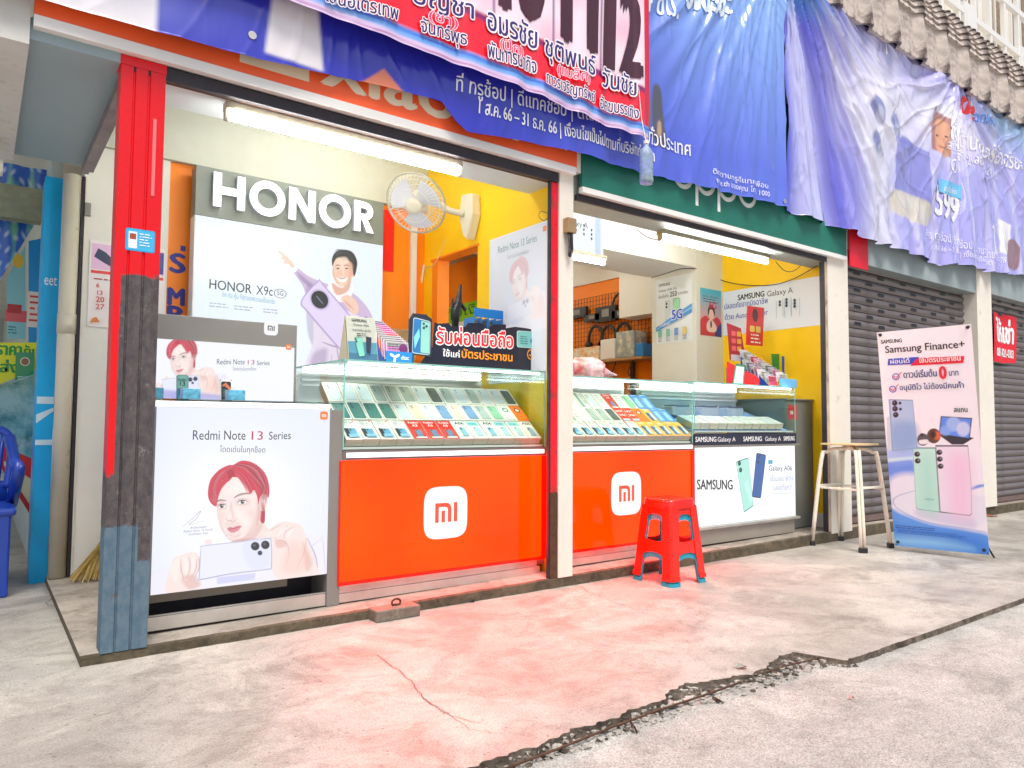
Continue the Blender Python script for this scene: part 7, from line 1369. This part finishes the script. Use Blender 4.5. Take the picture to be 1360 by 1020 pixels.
npanel('yellow_sign', 'yellow sign with green Thai lettering on the neighbouring showcase', 'sign', ((-12, 515), (48, 490), (50, 455), (-12, 455)), 2.5, hx('eef020'), lambda sh, p: (sh.text('ราคา', p[:, 0].min()+.03, p[:, 1].max()-.09, 1, hx('14a04a'), width=.13, height=.06, bold=.04), sh.text('รับ', p[:, 0].max()-.07, p[:, 1].max()-.10, 1, hx('14a04a'), width=.05, height=.08, bold=.03), sh.text('ส่ง', p[:, 0].min()+.05, p[:, 1].max()-.2, 1, hx('14a04a'), width=.10, height=.08, bold=.04)))
npanel('green_emblem_card', 'small green card with a round emblem on the neighbouring showcase', 'card', ((20, 505), (45, 497), (46, 468), (21, 468)), 2.4, hx('3f9a68'), lambda sh, p: (sh.ell(p[:, 0].mean(), p[:, 1].mean()+.02, .026, .028, hx('e6d8c4')), sh.ell(p[:, 0].mean(), p[:, 1].mean()+.02, .02, .022, hx('9a6a50')), sh.lines(p[:, 0].min()+.015, p[:, 1].min()+.02, .07, 2, .014, WHT)))
sc = empty('glass_showcase', (.1, 2.35, 0), label='neighbouring glass showcase with a red frame behind the blue chair', cat='showcase')
for nm, quad, Y, m, th in (('pane', ((-12, 600), (53, 617), (53, 489), (-12, 517)), 2.25, glassmat('show_glass', (.75, .92, .95)), .006), ('back_board', ((-12, 640), (53, 640), (53, 495), (-12, 520)), 2.6, mat('teal_stock', (.20, .45, .55), .4, var=.5, vscale=9, dirt=(.75, .8, .85), dirtamt=.8, dscale=6), .02), ('red_frame', ((-12, 600), (50, 700), (53, 660), (53, 614), (-12, 585)), 2.24, mat('red_frame', (.60, .03, .04), .4), .03), ('cream_panel', ((5, 618), (46, 680), (47, 640), (5, 612)), 2.205, mat('cream_panel', (.62, .60, .40), .5), .004)):
    g = G(); g.prism(FY(Y), [tuple(at(x, y, Y=Y)[[0, 2]]) for x, y in quad], -th, 0); g.build(nm, m, sc)
ch = lempty('plastic_chair', (-.07, 1.62, 0), label='dark blue plastic armchair at the left edge in the passage', cat='chair'); M_CH = mat('blue_chair_plastic', (.015, .06, .42), .3, var=.06, coat=.2)
for x, y in ((.20, -.18), (-.26, -.2), (.20, .24), (-.26, .24)): g = G(); V = [(x+dx*.9, y+dy*.9, 0) for dx, dy in ((-.03, -.03), (.03, -.03), (.03, .03), (-.03, .03))]+[(x*.92+dx*1.5, y*.92+dy*1.5, .44) for dx, dy in ((-.03, -.03), (.03, -.03), (.03, .03), (-.03, .03))]; g.add(V, [(0, 1, 5, 4), (1, 2, 6, 5), (2, 3, 7, 6), (3, 0, 4, 7), (3, 2, 1, 0)]); g.build('leg', M_CH, ch, bevel=.01)
g = G(); g.box(-.30, .25, -.22, .24, .41, .45); g.build('seat', M_CH, ch, bevel=.015)
g = G(); g.tube([(.24, .2, .43), (.25, -.20, .62), (.25, -.22, .66), (.245, .1, .67), (.22, .26, .80)], [.03, .03, .028, .026, .03], 10); g.build('arm', M_CH, ch, smooth=True)
g = G(); fr = Fr((0, .24, .44), (1, 0, 0), (0, .22, 1)); pts_o = [(-.27, 0), (.22, 0), (.24, .25), (.22, .38), (.15, .43), (-.20, .43), (-.26, .38), (-.28, .25)]
g.obox(fr, -.27, .22, 0, .12, -.012, .012); g.tube([fr.pt(a, b) for a, b in smooth_open([(.22, .08), (.235, .25), (.22, .37), (.13, .42), (-.20, .42), (-.26, .36), (-.27, .1)], 5)], .024, 8)
for k in range(6): x = -.2+k*.075; g.tube([fr.pt(x, .12), fr.pt(x+.02, .42)], .013, 6)
g.build('backrest', M_CH, ch, smooth=True)
